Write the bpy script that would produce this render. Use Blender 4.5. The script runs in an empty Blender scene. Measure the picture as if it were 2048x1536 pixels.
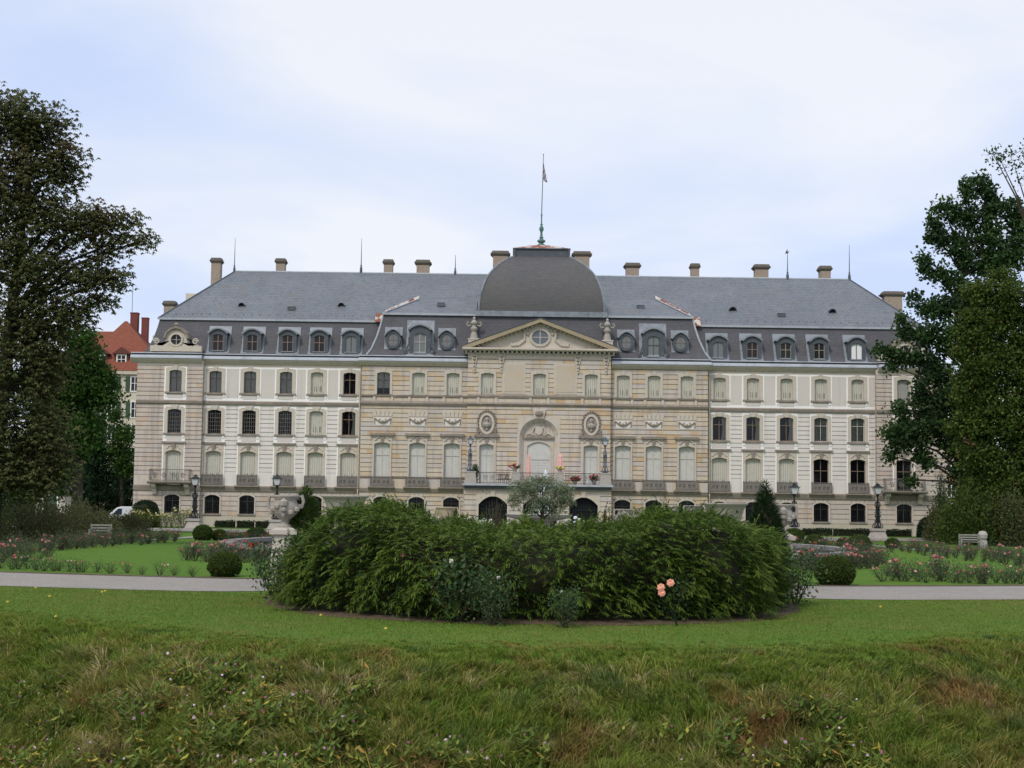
import bpy, math, random
import numpy as np
from mathutils import Matrix, Vector
R = math.radians
scene = bpy.context.scene
col = scene.collection
rnd = random.Random(7)
rng = np.random.default_rng(11)

# ------------------------------------------------------------------ camera
F = 2940.0                       # focal length in pixels of the 2048 px wide photograph
EYE = 2.9
PITCH = math.atan2(232.0, F)
ROLL = R(0.77)
cam_d = bpy.data.cameras.new('camera')
cam = bpy.data.objects.new('camera', cam_d)
col.objects.link(cam)
CM = Matrix.Translation((0, 0, EYE)) @ Matrix.Rotation(R(90) + PITCH, 4, 'X') @ Matrix.Rotation(ROLL, 4, 'Z')
cam.matrix_world = CM
cam_d.sensor_width = 36
cam_d.lens = F / 2048 * 36
cam_d.clip_end = 6000
scene.camera = cam

# ------------------------------------------------------------------ sky and sun
SUN_EL, SUN_AZ = 48, 208          # azimuth measured from +Y clockwise: behind the camera, left
w = bpy.data.worlds.new('World'); scene.world = w; w.use_nodes = True
nt = w.node_tree; nt.nodes.clear()
def N(t, **k):
    n = nt.nodes.new(t)
    for a, b in k.items(): setattr(n, a, b)
    return n
L = nt.links.new
out = N('ShaderNodeOutputWorld'); bg = N('ShaderNodeBackground'); bg.inputs[1].default_value = 0.1
sky = N('ShaderNodeTexSky', sky_type='NISHITA', sun_disc=False)
sky.sun_elevation = R(SUN_EL); sky.sun_rotation = R(SUN_AZ); sky.dust_density = 2.0
tc = N('ShaderNodeTexCoord'); sep = N('ShaderNodeSeparateXYZ'); L(tc.outputs['Generated'], sep.inputs[0])
zz = N('ShaderNodeMath', operation='MAXIMUM'); L(sep.outputs[2], zz.inputs[0]); zz.inputs[1].default_value = 0.0
za = N('ShaderNodeMath', operation='ADD'); L(zz.outputs[0], za.inputs[0]); za.inputs[1].default_value = 0.16
dx = N('ShaderNodeMath', operation='DIVIDE'); L(sep.outputs[0], dx.inputs[0]); L(za.outputs[0], dx.inputs[1])
dy = N('ShaderNodeMath', operation='DIVIDE'); L(sep.outputs[1], dy.inputs[0]); L(za.outputs[0], dy.inputs[1])
cmb = N('ShaderNodeCombineXYZ'); L(dx.outputs[0], cmb.inputs[0]); L(dy.outputs[0], cmb.inputs[1])
ns = N('ShaderNodeTexNoise'); ns.inputs['Scale'].default_value = 0.85; ns.inputs['Detail'].default_value = 7
ns.inputs['Roughness'].default_value = 0.5; ns.inputs['Distortion'].default_value = 0.35
mp = N('ShaderNodeMapping'); mp.inputs['Location'].default_value = (3.9, 0.4, 0); mp.inputs['Scale'].default_value = (-1.1, 1.15, 1)
L(cmb.outputs[0], mp.inputs[0]); L(mp.outputs[0], ns.inputs['Vector'])
rmp = N('ShaderNodeValToRGB'); cr = rmp.color_ramp
cr.elements[0].position = 0.33; cr.elements[0].color = (0, 0, 0, 1)
cr.elements[1].position = 0.57; cr.elements[1].color = (1, 1, 1, 1)
L(ns.outputs[0], rmp.inputs[0])
cloud = N('ShaderNodeMix', data_type='RGBA')
cloud.inputs[6].default_value = (5.3, 6.2, 8.5, 1)      # thin blue-grey veil
cloud.inputs[7].default_value = (7.7, 7.9, 8.4, 1)      # white cloud
L(rmp.outputs[0], cloud.inputs[0])
mx = N('ShaderNodeMix', data_type='RGBA'); mx.inputs[0].default_value = 0.85
L(sky.outputs[0], mx.inputs[6]); L(cloud.outputs[2], mx.inputs[7])
L(mx.outputs[2], bg.inputs[0]); L(bg.outputs[0], out.inputs[0])

sd = bpy.data.lights.new('sun', 'SUN'); sd.energy = 1.5; sd.angle = R(12); sd.color = (1, 0.93, 0.82)
sun = bpy.data.objects.new('sun', sd); col.objects.link(sun)
sv = Vector((math.sin(R(SUN_AZ)) * math.cos(R(SUN_EL)), math.cos(R(SUN_AZ)) * math.cos(R(SUN_EL)), math.sin(R(SUN_EL))))
sun.rotation_euler = sv.to_track_quat('Z', 'Y').to_euler()
vs = scene.view_settings
scene.display_settings.display_device = 'sRGB'
vs.view_transform = 'Standard'; vs.look = 'None'; vs.gamma = 1; vs.exposure = 0.32; vs.use_curve_mapping = False
scene.cycles.max_bounces = 6; scene.cycles.transparent_max_bounces = 8

# ------------------------------------------------------------------ helpers
def ray(px, py):
    d = CM.to_3x3() @ Vector(((px - 1024) / F, -(py - 768) / F, -1))
    return d
def W(px, py, Y):
    """world X and Z of the photograph's pixel on the vertical plane at depth Y"""
    d = ray(px, py); t = Y / d.y
    return d.x * t, EYE + d.z * t
def sstep(a, b, v):
    t = np.clip((v - a) / (b - a), 0, 1); return t * t * (3 - 2 * t)
def crest(x):
    return 19.5 + np.where(x < 0, 0.066, 0.045) * np.minimum(np.abs(x), 12) ** 2 + 0.25 * np.sin(x * 0.9 + 1)
def tz(x, y):
    """terrain height"""
    x = np.asarray(x, float); y = np.asarray(y, float)
    s = crest(x) - y
    bank = 0.9 - 0.42 * np.log1p(np.exp(np.clip(s * 2.5, -30, 30))) / 2.5
    bank = np.maximum(bank, -2.3)
    bank = bank + 0.07 * np.sin(x * 1.7 + y * 1.1) * sstep(0, 1.5, s) * sstep(6, 10, y)
    near = np.where(y < 9, -2.3 + 3.6 * sstep(7.5, 2.5, y), bank)
    near = np.where(y < 9, np.maximum(near, -2.3), near)
    return np.where(y < 9, near, bank - 0.9 * sstep(38, 108, y))
def G(px, py):
    """world point where the pixel's ray meets the terrain"""
    d = ray(px, py); Y = 15.0
    while Y < 400:
        z = EYE + d.z * Y / d.y
        if z <= float(tz(d.x * Y / d.y, Y)): break
        Y += 0.05
    return d.x * Y / d.y, Y, float(tz(d.x * Y / d.y, Y))

def mat(name, color=None, rough=0.8, metal=0.0, island=None, attr=None, noise=None, bump=None, island_w=1.0, spec=0.3, build=None):
    """procedural material. island: list of (pos, rgb) picked per loose piece; noise: (scale, rgb2, amount, contrast)"""
    m = bpy.data.materials.new(name); m.use_nodes = True
    t = m.node_tree; b = t.nodes['Principled BSDF']
    b.inputs['Roughness'].default_value = rough; b.inputs['Metallic'].default_value = metal
    b.inputs['Specular IOR Level'].default_value = spec
    src = None
    if island:
        if attr: g = t.nodes.new('ShaderNodeAttribute'); g.attribute_name = attr
        else: g = t.nodes.new('ShaderNodeNewGeometry')
        r = t.nodes.new('ShaderNodeValToRGB')
        while len(r.color_ramp.elements) < len(island): r.color_ramp.elements.new(0.5)
        for e, (p, c) in zip(r.color_ramp.elements, island): e.position = p; e.color = (*c, 1)
        t.links.new(g.outputs['Fac' if attr else 'Random Per Island'], r.inputs[0]); src = r.outputs[0]
    tcn = t.nodes.new('ShaderNodeTexCoord')
    for nz in (noise or []):
        sc, c2, lo, hi = nz[:4]
        n = t.nodes.new('ShaderNodeTexNoise'); n.inputs['Scale'].default_value = sc; n.inputs['Detail'].default_value = 5
        n.inputs['Roughness'].default_value = 0.6
        if len(nz) > 4:
            mpn = t.nodes.new('ShaderNodeMapping'); mpn.inputs['Scale'].default_value = nz[4]
            t.links.new(tcn.outputs['Object'], mpn.inputs[0]); t.links.new(mpn.outputs[0], n.inputs['Vector'])
        else:
            t.links.new(tcn.outputs['Object'], n.inputs['Vector'])
        mr = t.nodes.new('ShaderNodeMapRange'); mr.inputs[1].default_value = lo; mr.inputs[2].default_value = hi
        t.links.new(n.outputs[0], mr.inputs[0])
        x = t.nodes.new('ShaderNodeMix'); x.data_type = 'RGBA'
        t.links.new(mr.outputs[0], x.inputs[0])
        if src: t.links.new(src, x.inputs[6])
        else: x.inputs[6].default_value = (*color, 1)
        x.inputs[7].default_value = (*c2, 1); src = x.outputs[2]
    if src: t.links.new(src, b.inputs['Base Color'])
    else: b.inputs['Base Color'].default_value = (*color, 1)
    if bump:
        n = t.nodes.new('ShaderNodeTexNoise'); n.inputs['Scale'].default_value = bump[0]; n.inputs['Detail'].default_value = 4
        t.links.new(tcn.outputs['Object'], n.inputs['Vector'])
        bp = t.nodes.new('ShaderNodeBump'); bp.inputs['Strength'].default_value = bump[1]; bp.inputs['Distance'].default_value = bump[2]
        t.links.new(n.outputs[0], bp.inputs['Height']); t.links.new(bp.outputs[0], b.inputs['Normal'])
    if build: build(m, t, b, tcn, src)
    return m

class MB:
    """collects shapes and links them as ONE mesh object"""
    def __init__(s): s.v = []; s.f = []; s.m = []
    def add(s, vs, fs, m=0):
        o = len(s.v); s.v.extend(vs)
        for f in fs: s.f.append([i + o for i in f]); s.m.append(m)
    def quad(s, a, b, c, d, m=0): s.add([a, b, c, d], [(0, 1, 2, 3)], m)
    def poly(s, pts, m=0): s.add(pts, [tuple(range(len(pts)))], m)
    def box(s, x0, x1, y0, y1, z0, z1, m=0):
        v = [(x, y, z) for z in (z0, z1) for x, y in ((x0, y0), (x1, y0), (x1, y1), (x0, y1))]
        s.add(v, [(3, 2, 1, 0), (4, 5, 6, 7), (0, 1, 5, 4), (1, 2, 6, 5), (2, 3, 7, 6), (3, 0, 4, 7)], m)
    def taper(s, c, b, t, z0, z1, m=0):
        """frustum: centre (x,y), half sizes bottom b=(hx,hy), top t"""
        x, y = c
        v = [(x + i * b[0], y + j * b[1], z0) for i, j in ((-1, -1), (1, -1), (1, 1), (-1, 1))] + \
            [(x + i * t[0], y + j * t[1], z1) for i, j in ((-1, -1), (1, -1), (1, 1), (-1, 1))]
        s.add(v, [(3, 2, 1, 0), (4, 5, 6, 7), (0, 1, 5, 4), (1, 2, 6, 5), (2, 3, 7, 6), (3, 0, 4, 7)], m)
    def prism(s, pts, y0, y1, m=0):
        """polygon in xz (counter-clockwise seen from the front) extruded from y0 (front) to y1"""
        n = len(pts)
        v = [(x, y0, z) for x, z in pts] + [(x, y1, z) for x, z in pts]
        fs = [tuple(range(n)), tuple(range(2 * n - 1, n - 1, -1))]
        fs += [(i, i + n, (i + 1) % n + n, (i + 1) % n) for i in range(n)]
        s.add(v, fs, m)
    def exx(s, pts, x0, x1, m=0):
        """profile in yz extruded along x"""
        n = len(pts)
        v = [(x0, y, z) for y, z in pts] + [(x1, y, z) for y, z in pts]
        fs = [tuple(range(n - 1, -1, -1)), tuple(range(n, 2 * n))]
        fs += [(i, (i + 1) % n, (i + 1) % n + n, i + n) for i in range(n)]
        s.add(v, fs, m)
    def tube(s, pts, r, n=6, m=0, cap=True):
        if not hasattr(r, '__len__'): r = [r] * len(pts)
        P = [Vector(p) for p in pts]; o = len(s.v); prev = None
        for i, p in enumerate(P):
            d = (P[min(i + 1, len(P) - 1)] - P[max(i - 1, 0)])
            d = d.normalized() if d.length > 1e-9 else Vector((0, 0, 1))
            if prev is None: a = d.orthogonal().normalized()
            else:
                a = prev - d * prev.dot(d); a = a.normalized() if a.length > 1e-6 else d.orthogonal().normalized()
            prev = a; b = d.cross(a)
            for k in range(n):
                t = 2 * math.pi * k / n
                s.v.append(tuple(p + (a * math.cos(t) + b * math.sin(t)) * r[i]))
        for i in range(len(P) - 1):
            for k in range(n):
                s.f.append([o + i * n + k, o + i * n + (k + 1) % n, o + (i + 1) * n + (k + 1) % n, o + (i + 1) * n + k]); s.m.append(m)
        if cap:
            s.f.append([o + k for k in range(n - 1, -1, -1)]); s.m.append(m)
            s.f.append([o + (len(P) - 1) * n + k for k in range(n)]); s.m.append(m)
    def lathe(s, prof, c=(0, 0, 0), n=16, m=0, sx=1, sy=1, wob=None):
        o = len(s.v); q = len(prof)
        for r, z in prof:
            for k in range(n):
                t = 2 * math.pi * k / n; rr = r * (wob(t, z) if wob else 1)
                s.v.append((c[0] + rr * math.cos(t) * sx, c[1] + rr * math.sin(t) * sy, c[2] + z))
        for i in range(q - 1):
            for k in range(n):
                s.f.append([o + i * n + k, o + i * n + (k + 1) % n, o + (i + 1) * n + (k + 1) % n, o + (i + 1) * n + k]); s.m.append(m)
        s.f.append([o + k for k in range(n - 1, -1, -1)]); s.m.append(m)
        s.f.append([o + (q - 1) * n + k for k in range(n)]); s.m.append(m)
    def ring(s, inn, ou, y0, y1, m=0, y2=None):
        """open band between polylines inn and ou (xz), front at y0; inner reveal back to y1, outer side back to y2"""
        n = len(inn); y2 = y1 if y2 is None else y2
        v = [(x, y0, z) for x, z in inn] + [(x, y0, z) for x, z in ou] + [(x, y1, z) for x, z in inn] + [(x, y2, z) for x, z in ou]
        fs = []
        for i in range(n - 1):
            fs += [(i, i + 1, n + i + 1, n + i), (i + 1, i, 2 * n + i, 2 * n + i + 1), (n + i, n + i + 1, 3 * n + i + 1, 3 * n + i)]
        s.add(v, fs, m)
    def build(s, name, mats, parent=None, loc=(0, 0, 0), smooth=False):
        me = bpy.data.meshes.new(name)
        me.from_pydata(s.v, [], s.f)
        if not isinstance(mats, (list, tuple)): mats = [mats]
        for mm in mats: me.materials.append(mm)
        if len(mats) > 1: me.polygons.foreach_set('material_index', s.m)
        if smooth: me.polygons.foreach_set('use_smooth', [True] * len(s.f))
        me.update()
        return link(name, me, parent, loc)
def link(name, me, parent=None, loc=(0, 0, 0)):
    o = bpy.data.objects.new(name, me); col.objects.link(o); o.location = loc
    if parent: o.parent = parent
    return o
def np_mesh(name, verts, faces, mats, midx=None, smooth=False):
    """verts (n,3); faces: list of integer arrays (m,k)"""
    me = bpy.data.meshes.new(name)
    me.vertices.add(len(verts)); me.vertices.foreach_set('co', np.asarray(verts, np.float32).ravel())
    tot = np.concatenate([np.full(len(f), f.shape[1], np.int32) for f in faces])
    loops = np.concatenate([f.ravel() for f in faces]).astype(np.int32)
    me.loops.add(len(loops)); me.loops.foreach_set('vertex_index', loops)
    me.polygons.add(len(tot))
    st = np.concatenate([[0], np.cumsum(tot)[:-1]]).astype(np.int32)
    me.polygons.foreach_set('loop_start', st); me.polygons.foreach_set('loop_total', tot)
    if not isinstance(mats, (list, tuple)): mats = [mats]
    for mm in mats: me.materials.append(mm)
    if midx is not None: me.polygons.foreach_set('material_index', np.asarray(midx, np.int32))
    if smooth: me.polygons.foreach_set('use_smooth', np.ones(len(tot), bool))
    me.update(calc_edges=True)
    return me
def tag(o, label=None, cat=None, group=None, kind=None):
    if label: o['label'] = label
    if cat: o['category'] = cat
    if group: o['group'] = group
    if kind: o['kind'] = kind
    return o
def empty(name, loc, label=None, cat=None, group=None, rz=0):
    o = bpy.data.objects.new(name, None); col.objects.link(o); o.location = loc; o.rotation_euler = (0, 0, rz)
    return tag(o, label, cat, group)
def copy_tree(o, parent=None):
    c = o.copy(); col.objects.link(c)
    if parent: c.parent = parent
    for ch in [k for k in KIDS(o)]: copy_tree(ch, c)
    return c
def KIDS(o):
    return [k for k in bpy.data.objects if k.parent == o]
def place_copy(kids, root, loc, rz, sc, label, group=None):
    """copy of a thing and (kids) its parts"""
    c = root.copy(); col.objects.link(c); c.location = loc; c.rotation_euler = (0, 0, rz); c.scale = (sc,) * 3 if not hasattr(sc, '__len__') else sc
    c['label'] = label
    if group: c['group'] = group
    for k in kids:
        d = k.copy(); col.objects.link(d); d.parent = c
    return c
def arch(hw, z0, z1, rise, n=9):
    """polyline bottom-left, up, over the segmental head, down to bottom-right"""
    p = [(-hw, z0)]
    for i in range(n):
        t = -1 + 2 * i / (n - 1)
        p.append((hw * t, z1 - rise * t * t))
    p.append((hw, z0)); return p

# ------------------------------------------------------------------ materials
M = {}
STONE = [(0.0, (.56, .51, .47)), (.22, (.50, .455, .43)), (.40, (.58, .515, .43)), (.58, (.59, .495, .375)), (.76, (.53, .46, .40)), (.9, (.57, .44, .29)), (1.0, (.52, .36, .20))]
dirt = (.30, .265, .235)
M['stone'] = mat('sandstone_blocks', island=STONE, rough=.9, noise=[(.35, dirt, .54, .9), (1.3, (.37, .325, .29), .50, .74, (1.6, 1, .12)), (1.3, (.58, .44, .29), .56, .78), (6, (.40, .36, .32), .5, 1.0)], bump=(9, .3, .03))
M['stoneP'] = mat('sandstone_pavilion', island=[(0, (.53, .475, .44)), (.35, (.57, .485, .41)), (.7, (.50, .45, .43)), (1, (.56, .42, .31))], rough=.9,
                  noise=[(.3, dirt, .56, .95), (1.3, (.36, .315, .285), .50, .74, (1.6, 1, .12)), (6, (.36, .32, .28), .5, 1.0)], bump=(9, .3, .03))
M['stoneC'] = mat('sandstone_trim', color=(.54, .49, .43), rough=.9, noise=[(.7, (.55, .44, .30), .52, .8), (2.5, (.34, .30, .27), .52, .9)], bump=(12, .3, .03))
M['joint'] = mat('stone_joint', color=(.20, .17, .15), rough=1)
M['jointP'] = mat('plaster_joint', color=(.33, .30, .28), rough=1)
M['plaster'] = mat('pale_plaster_blocks', color=(.70, .665, .635), rough=.9, noise=[(.8, (.63, .59, .55), .45, .8), (1.2, (.50, .46, .42), .52, .78, (1.8, 1, .12)), (5, (.72, .69, .67), .5, 1)], bump=(14, .15, .02))
M['panel'] = mat('grey_plaster_panel', color=(.60, .565, .53), rough=.9, noise=[(1.2, (.57, .54, .51), .45, .8), (1.2, (.46, .43, .39), .54, .80, (1.8, 1, .12))], bump=(14, .2, .02))
M['white'] = mat('white_painted_trim', color=(.84, .83, .82), rough=.75, noise=[(1.6, (.64, .61, .59), .55, .95)])
M['dirty'] = mat('weathered_stone', color=(.25, .215, .185), rough=.95, noise=[(1.5, (.40, .34, .27), .5, .8), (7, (.17, .15, .14), .5, .9)], bump=(10, .4, .04))
M['plinth'] = mat('plinth_render', color=(.50, .45, .38), rough=.95, noise=[(.9, (.40, .34, .27), .5, .8)], bump=(8, .3, .03))
def slate_build(c1, c2, cm, sc):
    def f(m, t, b, tcn, src):
        mpn = t.nodes.new('ShaderNodeMapping'); mpn.inputs['Rotation'].default_value = (R(90), 0, 0)
        t.links.new(tcn.outputs['Object'], mpn.inputs[0])
        br = t.nodes.new('ShaderNodeTexBrick'); t.links.new(mpn.outputs[0], br.inputs[0])
        br.inputs['Scale'].default_value = sc; br.inputs['Color1'].default_value = (*c1, 1); br.inputs['Color2'].default_value = (*c2, 1)
        br.inputs['Mortar'].default_value = (*cm, 1); br.inputs['Mortar Size'].default_value = .025
        br.inputs['Brick Width'].default_value = .5; br.inputs['Row Height'].default_value = .25
        x = t.nodes.new('ShaderNodeMix'); x.data_type = 'RGBA'; x.inputs[0].default_value = .55
        t.links.new(br.outputs[0], x.inputs[6]); t.links.new(src, x.inputs[7]); t.links.new(x.outputs[2], b.inputs['Base Color'])
        bp = t.nodes.new('ShaderNodeBump'); bp.inputs['Strength'].default_value = .5; bp.inputs['Distance'].default_value = .03
        t.links.new(br.outputs['Fac'], bp.inputs['Height']); bp.invert = True; t.links.new(bp.outputs[0], b.inputs['Normal'])
    return f
M['slate'] = mat('slate_roof', color=(.14, .157, .185), rough=.6, spec=.4, noise=[(.3, (.19, .21, .24), .4, .65), (.9, (.185, .15, .13), .56, .70), (2.5, (.08, .09, .11), .50, .74), (7, (.27, .285, .30), .60, .72)],
                 build=slate_build((.14, .165, .20), (.19, .21, .24), (.05, .06, .075), 1.3))
M['slateD'] = mat('mansard_slate', color=(.085, .092, .108), rough=.7, noise=[(.5, (.118, .125, .145), .45, .75), (1.2, (.14, .12, .11), .6, .8), (3, (.055, .058, .07), .55, .8)],
                  build=slate_build((.09, .085, .098), (.13, .115, .12), (.045, .045, .05), 1.8))
M['slateB'] = mat('dome_slate', color=(.088, .090, .098), rough=.6, spec=.4, noise=[(.3, (.108, .104, .106), .4, .7), (2, (.09, .08, .085), .5, .85)],
                  build=slate_build((.075, .078, .088), (.12, .112, .112), (.035, .035, .04), 1.5))
M['lead'] = mat('lead_flashing', color=(.24, .265, .30), rough=.5, metal=.1, noise=[(1.5, (.13, .15, .175), .45, .75), (4, (.40, .42, .45), .6, .75)])
M['capstone'] = mat('sooty_capstone', color=(.12, .105, .09), rough=.95, noise=[(4, (.19, .165, .135), .5, .8)])
M['leadL'] = mat('pale_zinc', color=(.38, .41, .46), rough=.5, noise=[(1.2, (.24, .27, .32), .5, .8), (5, (.52, .54, .57), .62, .8)])
M['leadD'] = mat('dark_lead', color=(.075, .088, .105), rough=.5, noise=[(2, (.12, .135, .155), .5, .8)])
M['rust'] = mat('rusty_sheet', color=(.24, .085, .055), rough=.8, noise=[(1.1, (.55, .52, .48), .47, .53, (1, 1, .4)), (5, (.22, .10, .06), .5, .8)])
M['copper'] = mat('copper_patina', color=(.09, .19, .17), rough=.7, noise=[(4, (.05, .08, .08), .5, .8)])
M['iron'] = mat('black_iron', color=(.02, .024, .03), rough=.5, metal=.3)
M['ironG'] = mat('grey_iron', color=(.16, .15, .145), rough=.7, noise=[(6, (.09, .085, .08), .5, .8)])
M['wood'] = mat('window_wood', color=(.22, .16, .12), rough=.6)
M['woodW'] = mat('pale_window_wood', color=(.50, .47, .43), rough=.6)
M['woodD'] = mat('dark_window_wood', color=(.10, .085, .075), rough=.6)
M['room'] = mat('painted_unlit_dark', color=(.012, .012, .016), rough=1)  # near-black: the lack of light inside openings is put into the colour
M['cream'] = mat('cream_shutter', color=(.52, .51, .45), rough=.7, noise=[(2, (.42, .41, .36), .45, .8)])
M['slot'] = mat('shutter_slot', color=(.16, .15, .12), rough=.9)
M['curtG'] = mat('grey_curtain', color=(.34, .335, .325), rough=.9, noise=[(3, (.26, .255, .25), .45, .8)])
M['curtE'] = mat('green_grey_curtain', color=(.24, .27, .24), rough=.9, noise=[(3, (.18, .2, .18), .45, .8)])
M['lace'] = mat('lace_curtain', color=(.56, .56, .53), rough=.9, noise=[(1.2, (.44, .45, .44), .4, .8), (12, (.55, .55, .53), .5, .9)])
M['curtW'] = mat('white_curtain', color=(.78, .80, .82), rough=.9)
def glass_build(m, t, b, tcn, src):
    o = t.nodes['Material Output']; tr = t.nodes.new('ShaderNodeBsdfTransparent'); gl = t.nodes.new('ShaderNodeBsdfGlossy')
    gl.inputs['Roughness'].default_value = .06; gl.inputs['Color'].default_value = (.9, .95, 1, 1)
    fr = t.nodes.new('ShaderNodeFresnel'); fr.inputs[0].default_value = 1.38
    mxx = t.nodes.new('ShaderNodeMixShader'); t.links.new(fr.outputs[0], mxx.inputs[0])
    t.links.new(tr.outputs[0], mxx.inputs[1]); t.links.new(gl.outputs[0], mxx.inputs[2]); t.links.new(mxx.outputs[0], o.inputs[0])
M['glass'] = mat('window_glass', color=(.5, .5, .5), build=glass_build)
M['gravel'] = mat('gravel', color=(.30, .28, .255), rough=1, noise=[(3, (.25, .23, .205), .45, .7), (18, (.19, .175, .16), .42, .7), (60, (.38, .365, .35), .5, .8), (.5, (.22, .205, .19), .5, .8)], bump=(40, .6, .02))
M['soil'] = mat('soil', color=(.10, .07, .045), rough=1, noise=[(5, (.15, .11, .075), .45, .7), (30, (.05, .035, .025), .45, .7)], bump=(15, .8, .05))
M['bark'] = mat('bark', color=(.045, .037, .03), rough=1, noise=[(4, (.08, .07, .055), .45, .7, (1, 1, .2))], bump=(10, .6, .05))
M['marble'] = mat('pale_carved_stone', color=(.34, .315, .28), rough=.9, noise=[(3, (.30, .27, .24), .5, .85)], bump=(14, .5, .04))
M['ochre'] = mat('ochre_cornice_stone', color=(.36, .295, .205), rough=.9, noise=[(1.2, (.28, .235, .18), .45, .8)])
M['stoneL'] = mat('pale_stone', color=(.47, .435, .385), rough=.9, noise=[(2, (.44, .38, .31), .5, .85)], bump=(12, .3, .03))
M['panelS'] = mat('grey_stone_pedestal', color=(.38, .355, .33), rough=.9, noise=[(3, (.27, .25, .23), .5, .85)])
M['brick'] = mat('chimney_stone', color=(.36, .29, .235), rough=.95, noise=[(2, (.25, .205, .175), .45, .8)], bump=(7, .5, .05))
M['glassD'] = mat('dark_pane', color=(.10, .12, .15), rough=.12, spec=.6)
M['glassK'] = mat('black_pane', color=(.02, .02, .024), rough=.15, spec=.25)
M['paneG'] = mat('curtained_pane', color=(.16, .175, .19), rough=.25, spec=.5)
M['skyglass'] = mat('roof_glass', color=(.45, .52, .6), rough=.1, spec=.8)
M['wood2'] = mat('brown_pink_sash', color=(.30, .21, .18), rough=.7)
M['woodY'] = mat('yellowish_sash', color=(.34, .31, .24), rough=.7)
M['flagA'] = mat('flag_white', color=(.5, .47, .5), rough=.9)
M['flagB'] = mat('flag_red', color=(.14, .12, .22), rough=.9)
M['pipe'] = mat('cream_pipe', color=(.50, .47, .38), rough=.7)
M['stoneA'] = mat('smooth_ashlar', color=(.51, .44, .36), rough=.9, noise=[(.6, (.53, .39, .25), .5, .75), (1.8, (.47, .42, .39), .5, .8)])
M['ochre2'] = mat('yellowish_stone', color=(.50, .43, .28), rough=.9, noise=[(4, (.38, .33, .24), .5, .8)])
M['basin'] = mat('grey_basin_stone', color=(.20, .19, .18), rough=.8, noise=[(2, (.32, .31, .30), .5, .75), (9, (.10, .10, .095), .5, .8)])
M['water'] = mat('fountain_water', color=(.03, .04, .035), rough=.08, spec=.6, bump=(4, .3, .02))
M['jet'] = mat('water_spray', color=(.85, .88, .92), rough=.2)
M['pinkcloth'] = mat('pink_cloth', color=(.72, .42, .38), rough=.9, noise=[(5, (.60, .30, .28), .5, .8)])
M['cloth'] = mat('blue_trousers', color=(.12, .17, .30), rough=.9)
M['coat'] = mat('pale_blue_coat', color=(.55, .60, .74), rough=.9)
M['hat'] = mat('pale_blue_hat', color=(.66, .70, .84), rough=.9)
M['skin'] = mat('skin', color=(.50, .31, .23), rough=.6)
M['bench'] = mat('weathered_wood', color=(.30, .30, .27), rough=.9, noise=[(5, (.20, .20, .18), .45, .8)])
M['vanwhite'] = mat('white_car_paint', color=(.62, .64, .68), rough=.25, spec=.5)
M['carblue'] = mat('dark_blue_paint', color=(.05, .08, .12), rough=.2, spec=.6)
M['carglass'] = mat('car_glass', color=(.03, .04, .06), rough=.05, spec=.8)
M['tyre'] = mat('black_rubber', color=(.02, .02, .02), rough=.8)
M['creamwall'] = mat('cream_wall', color=(.60, .55, .46), rough=.9, noise=[(.6, (.52, .47, .40), .5, .8)])
M['salmonwall'] = mat('salmon_wall', color=(.56, .25, .16), rough=.9, noise=[(.8, (.50, .23, .15), .5, .8)])
M['tile'] = mat('red_tile_roof', color=(.20, .062, .04), rough=.9, noise=[(.4, (.18, .07, .045), .42, .7), (5, (.33, .12, .075), .5, .8)], bump=(6, .4, .05))
M['tileD'] = mat('dark_red_wood', color=(.13, .05, .04), rough=.9, noise=[(3, (.09, .045, .04), .5, .8)])
M['brickred'] = mat('red_brick', color=(.18, .055, .05), rough=.9, noise=[(4, (.12, .05, .05), .5, .8)])
M['greenshut'] = mat('green_shutter_paint', color=(.06, .10, .07), rough=.8)
# ------------------------------------------------------------------ ground, paths
def lawn_mat(name, c, c2, c3, s=1.0):
    return mat(name, color=c, rough=1, spec=.1, noise=[(.22 * s, c2, .42, .68), (1.7 * s, c3, .5, .8), (14, tuple(v * .6 for v in c), .45, .75), (60, tuple(v * 1.5 for v in c2), .5, .8)], bump=(45, .7, .03))
M['lawn'] = lawn_mat('lawn_grass', (.078, .165, .022), (.10, .18, .026), (.115, .15, .035))
M['bankg'] = lawn_mat('bank_turf', (.06, .085, .02), (.08, .09, .03), (.10, .08, .04))
ys = np.concatenate([np.linspace(-1500, -80, 12), np.linspace(-60, 6, 34), np.linspace(6.5, 15, 18), np.linspace(15.1, 27, 110), np.linspace(27.4, 45, 40), np.linspace(46, 160, 60), np.linspace(170, 3000, 30)])
xp = np.concatenate([np.linspace(0, 12, 60), np.linspace(12.5, 60, 50), np.linspace(65, 1500, 25)])
xs = np.concatenate([-xp[::-1][:-1], xp])
XX, YY = np.meshgrid(xs, ys); ZZ = tz(XX, YY)
nx, ny = len(xs), len(ys)
idx = np.arange(nx * ny).reshape(ny, nx)
fq = np.stack([idx[:-1, :-1], idx[:-1, 1:], idx[1:, 1:], idx[1:, :-1]], -1).reshape(-1, 4)
cy = (YY[:-1, :-1] + YY[1:, 1:]) / 2; cx = (XX[:-1, :-1] + XX[1:, 1:]) / 2
mi = (cy < crest(cx) - .1).astype(int).ravel()
me = np_mesh('ground', np.stack([XX, YY, ZZ], -1).reshape(-1, 3), [fq], [M['lawn'], M['bankg']], mi, True)
tag(link('ground', me), kind='structure')

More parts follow.
